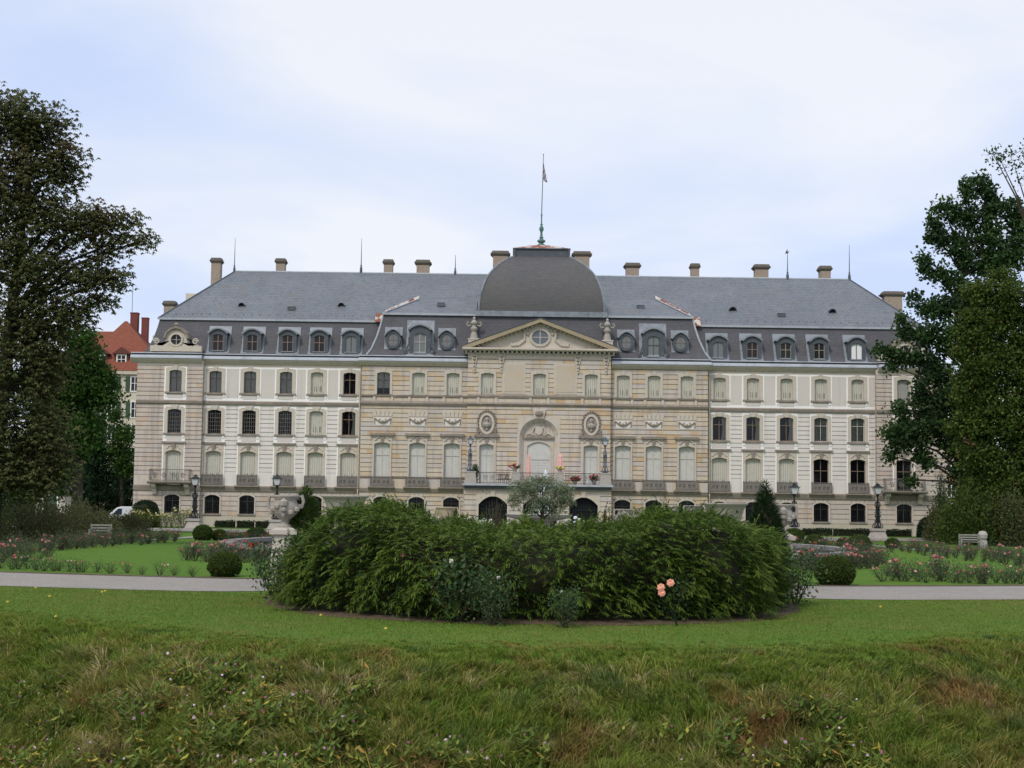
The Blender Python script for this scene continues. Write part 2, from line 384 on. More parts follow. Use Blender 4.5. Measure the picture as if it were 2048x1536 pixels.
def sheet(name, near, far, x0, x1, m, nxs, nys, dz=.004):
    v = []; 
    for i in range(nxs + 1):
        x = x0 + (x1 - x0) * i / nxs; a, b = near(x), far(x)
        for j in range(nys + 1):
            y = a + (b - a) * j / nys; v.append((x, y, float(tz(x, y)) + dz))
    q = nys + 1
    fs = np.array([(i * q + j, (i + 1) * q + j, (i + 1) * q + j + 1, i * q + j + 1) for i in range(nxs) for j in range(nys)])
    return tag(link(name, np_mesh(name, np.array(v), [fs], m, None, True)), kind='structure')
HX, HY, HA, HBF, HBB = .44, 29.5, 4.88, 5.2, 4.0        # hedge: centre, half width, front and back depth
def bow(x, h): return h * math.exp(-((x - HX) / 4.9) ** 4)
sheet('gravel_path', lambda x: 30.5 + .012 * x * x + bow(x, 3.4), lambda x: 35.2 + .013 * x * x + bow(x, 3.2), -26, 26, M['gravel'], 104, 8, .010)
sheet('path_edging', lambda x: 35.2 + .013 * x * x + bow(x, 3.2), lambda x: 35.65 + .013 * x * x + bow(x, 3.2) + .08 * math.sin(x * 5), -26, 26, M['soil'], 300, 2, .016)
sheet('castle_path', lambda x: 119.0, lambda x: 130.0, -60, 60, M['gravel'], 40, 3, .03)
sheet('side_path', lambda x: 84.0, lambda x: 118.9, W(352, 1080, 100)[0], W(380, 1080, 100)[0], M['gravel'], 3, 12, .03)
sheet('side_path', lambda x: 84.0, lambda x: 118.9, W(1762, 1080, 100)[0], W(1795, 1080, 100)[0], M['gravel'], 3, 12, .03)
# soil bed round the hedge
v = []; fs = []
nr = 64
for i in range(nr):
    a = 2 * math.pi * i / nr; ca, sa = math.cos(a), math.sin(a); wob = 1 + .02 * math.sin(5 * a) + .012 * math.sin(13 * a)
    for k, q in enumerate((0.0, .5, .85, 1.0)):
        x = HX + (HA + .45) * ca * q * wob; y = HY + (HBF + .5 if sa < 0 else HBB + .4) * sa * q * wob
        v.append((x, y, float(tz(x, y)) + (.045 if q < 1 else .005)))
for i in range(nr):
    for k in range(3):
        a = i * 4 + k; b = ((i + 1) % nr) * 4 + k; fs.append((a, a + 1, b + 1, b))
tag(link('soil_bed', np_mesh('soil_bed', np.array(v), [np.array(fs)], M['soil'], None, True)), kind='structure')

# ------------------------------------------------------------------ the castle
PW, PP, PMID, PC = 140.0, 139.45, 139.3, 138.7        # facade planes: wing, pavilion, mid, centre
castle = empty('castle', (0, 0, 0), 'long pale stone baroque castle with slate mansard roof, central dome and flagpole', 'castle')
def Z(row, Y=140.0): return W(1079, row, Y)[1]
def X(px, row=870, Y=140.0): return W(px, row, Y)[0]
D = 8.0                                                # half depth of the building

SILLS = []
def wall(x0, x1, yp, bands, holes, mats, name='wall'):
    """bands (z0,z1,style,course): style 'b' blocks mat0, 'p' plain mat of index; holes (x0,x1,z0,z1)"""
    b = MB(); cuts = sorted({h[2] for h in holes} | {h[3] for h in holes})
    def free(a, c):
        iv = [(x0, x1)]; mid = (a + c) / 2
        for h in holes:
            if h[2] < mid < h[3]:
                nv = []
                for p, q in iv:
                    if h[1] <= p or h[0] >= q: nv.append((p, q)); continue
                    if h[0] > p: nv.append((p, h[0]))
                    if h[1] < q: nv.append((h[1], q))
                iv = nv
        return iv
    for z0, z1, style, ch, mi, jm in bands:
        n = max(1, round((z1 - z0) / ch)) if ch else 1
        hgt = (z1 - z0) / n
        for k in range(n):
            a = z0 + k * hgt; c = a + hgt; g = .028 if ch else 0
            zs = [a + g] + [q for q in cuts if a + g + .02 < q < c - g - .02] + [c - g]
            if ch:                                     # joint strips behind the grooves
                for za, zb in ((a - .001, a + g + .02), (c - g - .02, c + .001)):
                    for p, q in free(za, zb): b.quad((p, yp + .075, za), (q, yp + .075, za), (q, yp + .075, zb), (p, yp + .075, zb), jm)
            for za, zb in zip(zs, zs[1:]):
                for p, q in free(za, zb):
                    if ch and style == 'b':
                        xs_ = [p]; off = (k % 2) * .6
                        t = math.floor((p - x0 + off) / 1.25) * 1.25 + x0 - off + 1.25
                        while t < q - .3:
                            if t > p + .3: xs_.append(t)
                            t += 1.25 + .35 * math.sin(t * 7.3 + k * 2.1)
                        xs_.append(q)
                    else: xs_ = [p, q]
                    for u, v_ in zip(xs_, xs_[1:]):
                        o = [(u, yp, za), (v_, yp, za), (v_, yp, zb), (u, yp, zb)]
                        f = [(0, 1, 2, 3)]
                        if ch:
                            o += [(u, yp + .08, za), (v_, yp + .08, za), (v_, yp + .08, zb), (u, yp + .08, zb)]
                            f += [(4, 5, 1, 0), (3, 2, 6, 7), (0, 3, 7, 4), (1, 5, 6, 2)]
                        b.add(o, f, mi)
    zb, zt = bands[0][0], bands[-1][1]
    for x in (x0, x1):                                 # returns at the ends, coursed like the front
        s = -1 if x == x0 else 1
        n = max(1, round((zt - zb) / .42))
        for k in range(n):
            a = zb + (zt - zb) * k / n; c = zb + (zt - zb) * (k + 1) / n - .05
            b.add([(x, yp, a), (x, 155.5, a), (x, 155.5, c), (x, yp, c)], [(0, 1, 2, 3)] if s > 0 else [(3, 2, 1, 0)], bands[1][4])
    b.box(x0 + .05 , x1 - .05, yp + .55, 155, zb, zt - .02, jm)
    return b.build(name, mats, castle)

# levels (m)
zPl, zB0, zB1 = Z(1040), Z(991), Z(981)
zSt0, zSt1 = Z(818), Z(811)
zFr, zCor = Z(742), Z(731)
KIND = {}
WH = {3: (12.3 / 21, Z(794), Z(750.3), .14), 2: (13.5 / 21, Z(876), Z(828), .16), 1: (15 / 21, Z(979), Z(911), .17), 0: (15 / 21, Z(1036), Z(998), .26)}
MHT = {3: (12.8 / 21, Z(794), Z(749.5), .13), 1: (15.6 / 21, Z(977), Z(890), .17), 0: (15.8 / 21, Z(1036), Z(997), .3)}

cache = {}
def put(key, maker, mats, name, parent, loc):
    if key not in cache:
        b = MB(); maker(b); o = b.build(name, mats, parent, loc); cache[key] = o.data; return o
    return link(name, cache[key], parent, loc)

def content(par, kind, hw, h, rise):
    """everything behind the stone opening; local origin = sill centre, facade plane y=0"""
    key = (kind, round(hw, 3), round(h, 3))
    fd = .26
    def clip(x): return h - rise * (x / hw) ** 2
    def sheet_(b, x0, x1, y, m=0, z0=0.0, n=6, wav=0, z1=None):
        for i in range(n):
            a = x0 + (x1 - x0) * i / n; c = x0 + (x1 - x0) * (i + 1) / n
            ya = y + (wav if i % 2 else 0); yc = y + (0 if i % 2 else wav)
            ta = clip(a) if z1 is None else z1; tc_ = clip(c) if z1 is None else z1
            b.quad((a, ya, z0), (c, yc, z0), (c, yc, tc_), (a, ya, ta), m)
    if kind in ('cream', 'greyp'):
        def mk(b):
            sheet_(b, -hw, hw, fd - .06, 0, 0, 14, .055)
            for sx in (-.45, -.12, .42, .62):
                if kind == 'cream': b.box(hw * sx, hw * sx + .035, fd - .075, fd - .03, h * .12, h * .36, 1)
        put(('sh',) + key, mk, [M['cream'] if kind == 'cream' else M['curtG'], M['slot']], 'shutter', par, (0, 0, 0)); return
    # near-black slab that paints the darkness of the unlit room
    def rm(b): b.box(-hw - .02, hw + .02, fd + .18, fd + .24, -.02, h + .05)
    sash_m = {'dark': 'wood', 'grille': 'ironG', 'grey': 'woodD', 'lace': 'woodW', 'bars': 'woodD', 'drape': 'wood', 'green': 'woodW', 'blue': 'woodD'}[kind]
    def sm(b):
        t = .055
        b.box(-t / 2, t / 2, fd - .03, fd + .03, 0, h)
        tb = h * (.66 if kind != 'lace' else .72)
        b.box(-hw, hw, fd - .035, fd + .035, tb - t / 2, tb + t / 2)
        for s in (-1, 1): b.box(s * hw - .05, s * hw + .05, fd - .03, fd + .03, 0, h - rise + .02)
        b.box(-hw, hw, fd - .03, fd + .03, 0, .08)
        if kind == 'grille':
            for q in (-.66, -.33, .33, .66): b.box(hw * q - .016, hw * q + .016, fd - .12, fd - .08, .05, clip(hw * q))
            for k in range(1, 6): b.box(-hw, hw, fd - .135, fd - .10, h * k / 6 - .016, h * k / 6 + .016)
    put(('sash',) + key, sm, [M[sash_m]], 'sash', par, (0, 0, 0))
    def pn(b): sheet_(b, -hw, hw, fd + .01)
    if kind != 'lace': put(('pane',) + key, pn, [M['glass']], 'pane', par, (0, 0, 0))
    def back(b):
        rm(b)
    put(('room',) + key, back, [M['room']], 'painted_dark_backing', par, (0, 0, 0))
    if kind in ('grey', 'lace', 'drape', 'green', 'blue'):
        def ct(b):
            if kind == 'grey': sheet_(b, -hw, -.05, fd + .09, 0, 0, 8, .04); sheet_(b, .05, hw, fd + .09, 0, 0, 8, .04)
            if kind == 'blue': sheet_(b, -hw, -.04, fd + .09, 0, h * .3, 8, .03); sheet_(b, .04, hw, fd + .09, 0, h * .3, 8, .03)
            if kind == 'lace': sheet_(b, -hw, hw, fd + .0, 0, 0, 20, .02)
            if kind == 'drape': b.poly([(hw, fd + .09, 0), (hw, fd + .09, h - .1), (hw * .35, fd + .09, h - .05), (hw * .55, fd + .11, h * .5), (hw * .3, fd + .09, 0)])
            if kind == 'green': sheet_(b, -hw, -.07, fd + .09, 0, 0, 6, .04); sheet_(b, .07, hw, fd + .09, 0, 0, 6, .04)
        put(('cur',) + key, ct, [M[{'grey': 'curtG', 'lace': 'lace', 'drape': 'curtE', 'green': 'curtE', 'blue': 'curtG'}[kind]]], 'curtain', par, (0, 0, 0))
    if kind == 'bars':
        def gr(b):
            n = 8
            for i in range(1, n):
                x = -hw + 2 * hw * i / n; b.box(x - .014, x + .014, .06, .09, 0, clip(x))
            for q in (.3, .75): b.box(-hw, hw, .095, .12, h * q - .015, h * q + .015)
            for i in range(n):
                x = -hw + 2 * hw * (i + .5) / n
                b.tube([(x, .075, .12), (x + .04, .075, .22), (x, .075, .32), (x - .04, .075, .22), (x, .075, .12)], .011, 4)
        put(('gr',) + key, gr, [M['iron']], 'grille', par, (0, 0, 0))

def surround(b, hw, h, rise, o, top, m=0, proud=.07, sill=True, key=True, depth=.34, ear=0.0):
    inn = arch(hw, 0, h, rise); n = len(inn)
    ou = [(-o, 0)] + [(o * (-1 + 2 * i / (n - 3)), top - (rise * .7) * (-1 + 2 * i / (n - 3)) ** 2) for i in range(n - 2)] + [(o, 0)]
    b.ring(inn, ou, -proud, depth, m, .0)
    if sill: b.box(-o - .06, o + .06, -.17, .3, -.17, 0, 1)
    if key: b.prism([(-.12, h - .02), (.12, h - .02), (.2, top + .12), (-.2, top + .12)], -.13, 0, m)

def window(px, row, Y, floor, style, kind, spec, label=None):
    hw, z0, z1, rise = spec
    x = X(px, 770, Y); h = z1 - z0
    def mk(b):
        if style == 'w3':      # white panel, eared stone frame
            W_, zt, zb = 22.5 / 21, Z(744) - z0, Z(811) - z0
            b.ring([(-.8, -.3), (-.8, h + .2), (.8, h + .2), (.8, -.3)], [(-W_, zb), (-W_, zt), (W_, zt), (W_, zb)], -.03, 0, 2)
            b.quad((-W_, -.03, zb), (W_, -.03, zb), (.8, -.03, -.3), (-.8, -.03, -.3), 2)
            b.box(-.68, .68, -.06, -.03, zb + .22, -.24, 3)
            for s in (-1, 1): b.box(s * .84 - .09, s * .84 + .09, -.10, -.03, -.42, -.17, 2)
            surround(b, hw, h, rise, .92, h + .3)
        elif style == 'w2':
            W_, zt, zb = 22 / 21, Z(820) - z0, Z(893) - z0
            b.ring([(-.8, -.2), (-.8, h + .2), (.8, h + .2), (.8, -.2)], [(-W_, zb), (-W_, zt), (W_, zt), (W_, zb)], -.03, 0, 2)
            b.quad((-W_, -.03, zb), (W_, -.03, zb), (.8, -.03, -.2), (-.8, -.03, -.2), 2)
            b.box(-.7, .7, -.055, -.03, zb + .1, -.26, 3)
            for s in (-1, 1): b.box(s * .86 - .1, s * .86 + .1, -.09, -.03, -.44, -.17, 2)
            surround(b, hw, h, rise, .96, h + .22, key=False)
            b.prism([(-.2, h - .02), (.2, h - .02), (.3, h + .2), (.42, zt + .02), (-.42, zt + .02), (-.3, h + .2)], -.14, 0, 0)
            b.box(-1.1, 1.1, -.2, 0, zb - .17, zb - .002, 1)
        elif style == 'w1':
            W_, zt = 22 / 21, Z(896) - z0
            for s in (-1, 1): b.box(s * (W_ - .05) - .07, s * (W_ - .05) + .07, -.03, 0, 0, zt, 2)
            inn = arch(hw, 0, h, rise); n = len(inn)
            ou = [(-.95, 0)] + [(.95 * (-1 + 2 * i / (n - 3)), zt) for i in range(n - 2)] + [(.95, 0)]
            b.ring(inn, ou, -.06, .34, 0, 0)
            b.ring(arch(hw + .02, h * .9, h + .03, rise), arch(hw + .13, h * .9, h + .15, rise + .03), -.12, -.06, 0)
            b.prism([(-.1, h), (.1, h), (.22, zt - .03), (-.22, zt - .03)], -.16, 0, 4)
            for s in (-1, 1): b.tube([(s * .25, -.08, zt - .25), (s * .45, -.09, zt - .32), (s * .6, -.09, zt - .5), (s * .7, -.08, zt - .55)], .05, 5, 0)
        elif style == 'm3':
            surround(b, hw, h, rise, .84, h + .26, sill=False, key=True)
            for s in (-1, 1): b.prism([(s * .84 - .12, -.75), (s * .84 + .12, -.75), (s * .84 + .12, -.22), (s * .84 - .12, -.22)], -.1, 0, 0)
            b.box(-.6, .6, -.03, 0, -.72, -.26, 5)
        elif style == 'm1':
            zt = Z(876) - z0
            inn = arch(hw, 0, h, rise); n = len(inn)
            ou = [(-.92, 0)] + [(.92 * (-1 + 2 * i / (n - 3)), zt) for i in range(n - 2)] + [(.92, 0)]
            b.ring(inn, ou, -.06, .34, 0, 0)
            b.ring(arch(hw + .02, 0, h + .03, rise), arch(hw + .14, 0, h + .17, rise + .03), -.12, -.06, 0)
            b.box(-1.15, 1.15, -.28, 0, zt + .001, zt + .24, 1)
            b.prism([(-.1, h), (.1, h), (.2, zt), (-.2, zt)], -.18, -.0, 4)
            for s in (-1, 1): b.tube([(s * .2, -.1, zt - .12), (s * .5, -.12, zt - .2), (s * .62, -.12, zt - .4), (s * .75, -.1, zt - .42)], .06, 5, 0)
        elif style == 'g':
            o = hw + .13
            b.ring(arch(hw, 0, h, rise), arch(o, 0, h + .14, rise + .04), -.06, .36, 0, 0)
            for q in (-.75, -.25, .25, .75):
                x_ = hw * q; zt = h + .14 - rise * q * q
                b.prism([(x_ - .03, zt), (x_ + .03, zt), (x_ * 1.25 + .03, Z(991) - z0 - .03), (x_ * 1.25 - .03, Z(991) - z0 - .03)], -.004, .0, 1)
            b.box(-o, o, -.1, .3, -.14, 0, 1)
    w_ = put((style, round(hw, 3), round(h, 3)), mk, [M['stoneC'], M['dirty'], M['white'], M['panel'], M['dirty'], M['stone']], 'window', castle, (x, Y, z0))
    if label: w_['label'] = label
    content(w_, kind, hw, h, rise)
    o = {'w3': .85, 'w2': .88, 'w1': .9, 'm3': .78, 'm1': .88, 'g': hw + .1}[style]
    top = {'w3': h + .1, 'w2': h + .05, 'w1': Z(898) - z0, 'm3': h + .1, 'm1': Z(878) - z0, 'g': h - .05}[style]
    return (x - o, x + o, z0 - .05, z0 + top)

def balconette(px, Y, z0, wmid=.95, style=0):
    """stone slab with an iron or stone front under a first-floor window"""
    x = X(px, 770, Y)
    def mk(b):
        b.exx([(-.42, -.12), (-.42, 0), (0, 0), (0, -.4), (-.16, -.4), (-.28, -.2)], -wmid - .22, wmid + .22)
    def rl(b):
        h = Z(957.5) - z0
        b.box(-wmid, wmid, -.34, -.29, h - .05, h); b.box(-wmid, wmid, -.34, -.30, .03, .07)
        for s in (-1, 1):
            b.box(s * wmid - .03, s * wmid + .03, -.34, -.28, 0, h); b.box(s * wmid - .02, s * wmid + .02, -.29, 0, h - .05, h)
        n = 18
        for i in range(1, n):
            q = -wmid + 2 * wmid * i / n; b.box(q - .011, q + .011, -.325, -.30, .05, h - .04)
        for s in (-1, 1):
            for q in (.25, .62): 
                c = s * wmid * q
                b.tube([(c + .13 * math.cos(t) * (1 - t / 14), -.33, h * .5 + .19 * math.sin(t) * (1 - t / 14)) for t in [k * .6 for k in range(18)]], .016, 4)
        b.box(-wmid + .02, wmid - .02, -.27, -.25, .05, h * .92, 1)
    o = put(('balc', round(wmid, 2)), mk, [M['dirty']], 'balconette', castle, (x, Y, z0))
    put(('balr', round(wmid, 2)), rl, [M['ironG'], M['panelD']], 'railing', o, (0, 0, 0))
M['panelD'] = mat('weathered_panel', color=(.33, .295, .27), rough=.9, noise=[(3, (.20, .18, .165), .45, .8)])

# window positions in the photograph
WLx = [431, 500, 572, 634, 699]; WRx = [1439, 1506, 1573, 1641.5, 1715]
MLx = [767, 837, 906]; MRx = [1246.5, 1308, 1374]; Cx = [974.7, 1079, 1182.5]
k3 = {351: 'grey', 431: 'grey', 500: 'grey', 572: 'grey', 634: 'cream', 699: 'dark', 1806.5: 'greyp'}
k2 = {351: 'grille', 431: 'grille', 500: 'grille', 572: 'grille', 634: 'cream', 699: 'drape', 1439: 'drape', 1506: 'drape', 1573: 'drape', 1641.5: 'green', 1715: 'green', 1806.5: 'dark'}
k1 = {1641.5: 'dark', 1715: 'dark', 1806.5: 'dark'}
def wing(x0, x1, xs_, Y, stone):
    holes = []
    for p in xs_:
        holes.append(window(p, 770, Y, 3, 'w3', k3.get(p, 'cream'), WH[3]))
        holes.append(window(p, 850, Y, 2, 'w2', k2.get(p, 'cream'), WH[2]))
        holes.append(window(p, 940, Y, 1, 'w1', k1.get(p, 'cream'), WH[1]))
        holes.append(window(p, 1015, Y, 0, 'g', 'bars', WH[0]))
    a, c = X(x0, 730, Y), X(x1, 730, Y)
    if stone:
        bands = [(0, zPl, 'p', 0, 2, 3), (zPl, zB0, 'b', .43, 0, 3), (zB0, zB1, 'p', 0, 4, 3), (zB1, Z(960), 'p', 0, 5, 3), (Z(960), zSt0, 'b', .41, 0, 3), (zSt0, zSt1, 'p', 0, 4, 3), (zSt1, zFr, 'b', .41, 0, 3), (zFr, zCor, 'p', 0, 5, 3)]
        mats = [M['stoneP'], M['white'], M['plinth'], M['joint'], M['dirty'], M['stoneC']]
    else:
        bands = [(0, zPl, 'p', 0, 2, 3), (zPl, zB0, 'b', .43, 4, 3), (zB0, zB1, 'p', 0, 6, 3), (zB1, Z(952), 'p', 0, 0, 3), (Z(952), zSt0 - .05, 'p', .41, 0, 3), (zSt0 - .05, zSt1, 'p', 0, 1, 3),
                 (zSt1, Z(805), 'p', 0, 1, 3), (Z(805), Z(746), 'p', 0, 5, 3), (Z(746), zFr, 'p', 0, 1, 3), (zFr, zCor, 'p', 0, 7, 3)]
        mats = [M['plaster'], M['white'], M['plinth'], M['jointP'], M['stoneP'], M['panel'], M['dirty'], M['stoneC']]
    wall(a, c, Y, bands, holes, mats)
    b = MB()                                            # string courses
    b.exx([(Y - .16, zSt0 + .04), (Y - .2, zSt1 - .06), (Y - .08, zSt1 + .04), (Y, zSt1 + .04), (Y, zSt0)], a, c)
    b.build('string_course', M['dirty'], castle); b = MB()
    b.exx([(Y - .1, zB0), (Y - .2, zB1 - .1), (Y - .2, zB1), (Y, zB1 + .06), (Y, zB0 - .04)], a, c)
    b.build('string_course', M['dirty'], castle)
    return a, c
for x0, x1, xs_, Y, st in ((275, 407, [351], PP, True), (407, 724, WLx, PW, False), (1416, 1752, WRx, PW, False), (1752, 1893, [1806.5], PP, True)):
    wing(x0, x1, xs_, Y, st)
for p in WLx + WRx: balconette(p, PW, Z(979))
for p in MLx + MRx: balconette(p, PMID, Z(977), 1.02)

def midsec(x0, x1, xs_, gap=None):
    Y = PMID; holes = []
    kinds = {767: 'blue'}
    for p in xs_:
        holes.append(window(p, 770, Y, 3, 'm3', kinds.get(p, 'cream'), MHT[3]))
        holes.append(window(p, 930, Y, 1, 'm1', 'lace', MHT[1]))
        holes.append(window(p, 1015, Y, 0, 'g', 'bars', MHT[0]))
        # carved swag panel and voussoirs above
        x = X(p, 770, Y)
        b = MB(); zc = Z(848)
        b.box(-.9, .9, -.02, .02, -.45, .45, 0)
        b.box(-.76, .76, -.05, -.02, -.36, .36, 2)
        for s in (-1, 1):
            b.tube([(s * .72, -.09, .3), (s * .5, -.1, .12), (s * .25, -.12, -.02), (0, -.14, -.06)], [.05, .07, .09, .1], 6, 1)
            b.tube([(s * .74, -.07, .32), (s * .76, -.07, -.05), (s * .72, -.07, -.28)], [.06, .05, .02], 5, 1)
            b.tube([(s * .2, -.1, .02), (s * .35, -.1, .2), (s * .2, -.1, .3)], [.05, .04, .02], 5, 1)
        b.lathe([(.02, -.02), (.12, .02), (.15, .12), (.1, .22), (.02, .26)], (0, -.13, -.12), 8, 1)
        for i in range(5):
            t = (i - 2) / 2
            b.prism([(t * .72 - .15, .50), (t * .72 + .15, .50), (t * .84 + .17, 1.0), (t * .84 - .17, 1.0)], -.05, 0, 0)
        b.build('relief_panel', [M['stoneC'], M['dirty'], M['leadL']] if 0 else [M['stoneC'], M['dirty'], M['plaster']], castle, (x, Y, zc))
    a, c = X(x0, 730, Y), X(x1, 730, Y)
    bands = [(0, zPl, 'p', 0, 2, 3), (zPl, Z(988), 'b', .44, 0, 3), (Z(988), Z(981), 'p', 0, 4, 3), (Z(981), Z(961), 'b', .95, 0, 3), (Z(961), Z(957), 'p', 0, 4, 3), (Z(957), Z(822), 'b', .44, 0, 3),
             (Z(822), Z(815), 'b', .34, 0, 3), (Z(815), Z(808), 'p', 0, 4, 3), (Z(808), Z(799), 'b', .43, 0, 3), (Z(799), Z(795), 'p', 0, 4, 3), (Z(795), Z(738), 'b', .44, 0, 3), (Z(738), Z(729), 'b', .43, 0, 3)]
    wall(a, c, Y, bands, holes, [M['stone'], M['white'], M['plinth'], M['joint'], M['dirty'], M['stoneC']])
    for pf in ([(Y - .14, Z(815)), (Y - .22, Z(811)), (Y - .12, Z(807)), (Y, Z(806.5)), (Y, Z(815.5))], [(Y - .1, Z(798.5)), (Y - .14, Z(795)), (Y, Z(794.5)), (Y, Z(799))],
               [(Y - .1, Z(988)), (Y - .2, Z(981)), (Y, Z(980)), (Y, Z(988.5))], [(Y - .05, Z(960)), (Y - .07, Z(957.5)), (Y, Z(957)), (Y, Z(960.5))]):
        b = MB(); b.exx(pf, a, c); b.build('string_course', M['dirty'], castle)
    return a, c
midsec(724, 936, MLx); midsec(1222, 1416, MRx)
# ------------------------------------------------------------------ centre block
zT = W(1079, 968.5, 134.4)[1]                           # terrace floor
aC, cC = X(936, 730, PC), X(1222, 730, PC)
CX = X(1079, 770, PC)
holes = [window(p, 770, PC, 3, 'm3', 'cream', MHT[3]) for p in Cx]
side = (13.8 / 21, zT + .05, Z(891), .15)
for p in (Cx[0], Cx[2]): holes.append(window(p, 770, PC, 1, 'm1', 'lace', side))
zSp, zCr = Z(876), Z(837.4)
holes.append((CX - 2.0, CX + 2.0, zT, zCr + .1))
wall(aC, cC, PC, [(0, zT, 'p', 0, 5, 3), (zT, Z(822), 'b', .44, 0, 3), (Z(822), Z(815), 'b', .34, 0, 3), (Z(815), Z(808), 'p', 0, 5, 3), (Z(808), Z(799), 'b', .43, 0, 3),
     (Z(799), Z(795), 'p', 0, 4, 3), (Z(795), Z(722), 'b', .44, 0, 3), (Z(722), Z(708), 'p', 0, 5, 3)], holes,
     [M['stone'], M['white'], M['plinth'], M['joint'], M['dirty'], M['stoneC']])
for r0, r1, p in ((815, 811, .2), (799, 795, .13)):
    b = MB(); b.exx([(PC - .08, Z(r0)), (PC - p, Z(r1)), (PC - .06, Z(r1 - 3)), (PC, Z(r1 - 3.5)), (PC, Z(r0 + .5))], aC, cC); b.build('string_course', M['dirty'], castle)
b = MB(); b.box(aC, cC, PC - .05, PC, Z(722.5), Z(721))
b.build('string_course', M['dirty'], castle)
# smooth ashlar panel in the middle of the top floor
for s in (-1, 1):
    b = MB(); x0, x1 = sorted((CX + s * 1.35, CX + s * 3.55)); b.box(x0, x1, PC - .03, PC, Z(790), Z(729), 0)
    b.box(x0 + .25, x1 - .2, PC - .06, PC - .03, Z(786), Z(733), 1)
    b.build('ashlar_panel', [M['stoneC'], M['stoneA']] if 'stoneA' in M else [M['stoneC'], M['stoneC']], castle)
# great door niche
b = MB()
def semi(r, zs, n=17):
    return [(-r, 0)] + [(-r * math.cos(math.pi * i / (n - 1)), zs + r * .97 * math.sin(math.pi * i / (n - 1))) for i in range(n)] + [(r, 0)]
zs = zSp - zT; ro = zCr - zSp
inn = semi(ro, zs); n = len(inn)
ou = [(-2.02, 0)] + [(max(-2.02, min(2.02, -2.9 * math.cos(math.pi * i / 16))), min(zs + ro + .14, zs + 2.9 * math.sin(math.pi * i / 16))) for i in range(17)] + [(2.02, 0)]
b.ring(inn, ou, -.03, .02, 0, 0)
i2 = semi(ro * .76, zs)
fs = []; vv = [(x, -.03, z) for x, z in inn] + [(x, .5, z) for x, z in i2]
for i in range(n - 1): fs.append((i, i + 1, n + i + 1, n + i))
b.add(vv, fs, 0)
b.poly([(x, .5, z) for x, z in semi(ro * .76, zs)[1:-1]], 1)
b.box(-ro * .78, ro * .78, .2, .52, zs - .1, zs + .12, 2)
for i in range(9):                                     # voussoir joints
    a = math.pi * (i + .5) / 9; c_, s_ = -math.cos(a), math.sin(a)
    b.tube([(c_ * ro * .99, -.02, zs + s_ * ro * .97), (c_ * ro * .78, .46, zs + s_ * ro * .75)], .018, 4, 2)
b.prism([(-.42, zs + ro - .06), (.42, zs + ro - .06), (.62, zs + ro + .75), (-.62, zs + ro + .75)], -.2, 0, 0)
b.lathe([(.03, 0), (.35, .06), (.42, .25), (.28, .45), (.05, .5)], (0, -.22, zs + ro + .15), 10, 2, 1, .5)
# coat-of-arms like relief (plain shield with two scrolls)
b.prism([(0, zs + .2), (.34, zs + .45), (.36, zs + 1.0), (0, zs + 1.08), (-.36, zs + 1.0), (-.34, zs + .45)], .34, .5, 0)
for s in (-1, 1):
    b.tube([(s * .42, .42, zs + .25), (s * .62, .4, zs + .5), (s * .5, .38, zs + .85), (s * .3, .36, zs + 1.12)], [.06, .09, .08, .04], 6, 0)
    b.tube([(s * .5, .44, zs + .2), (s * .85, .42, zs + .4), (s * 1.15, .44, zs + .25)], [.08, .07, .03], 6, 0)
hd, dh, drr = 1.06, Z(884.8) - zT, .42
inn = arch(hd, 0, dh, drr); n = len(inn)
ou = [(-ro * .77, 0)] + [(ro * .77 * (-1 + 2 * i / (n - 3)), zs - .1) for i in range(n - 2)] + [(ro * .77, 0)]
b.ring(inn, ou, .42, .75, 0, .5)
b.ring(arch(hd + .02, 0, dh + .02, drr), arch(hd + .16, 0, dh + .16, drr + .03), .36, .42, 1)
nic = b.build('door_niche', [M['stoneC'], M['stoneC'], M['dirty']], castle, (CX, PC, zT))
b = MB()
b.poly([(x, .52, z) for x, z in arch(hd, 0, dh, drr)][::-1], 0)
for q in (dh * .60,): b.box(-hd, hd, .47, .515, q - .07, q + .05, 1)
for q in (-.0,): b.box(-.03, .03, .48, .515, 0, dh * .6, 1)
b.box(-hd, hd, .48, .515, 0, .12, 1)
for k in range(1, 9): b.box(-hd, hd, .5, .517, dh * .58 * k / 9 - .012, dh * .58 * k / 9 + .012, 1)
b.build('door', [M['lace'], M['woodW']], castle, (CX, PC, zT))
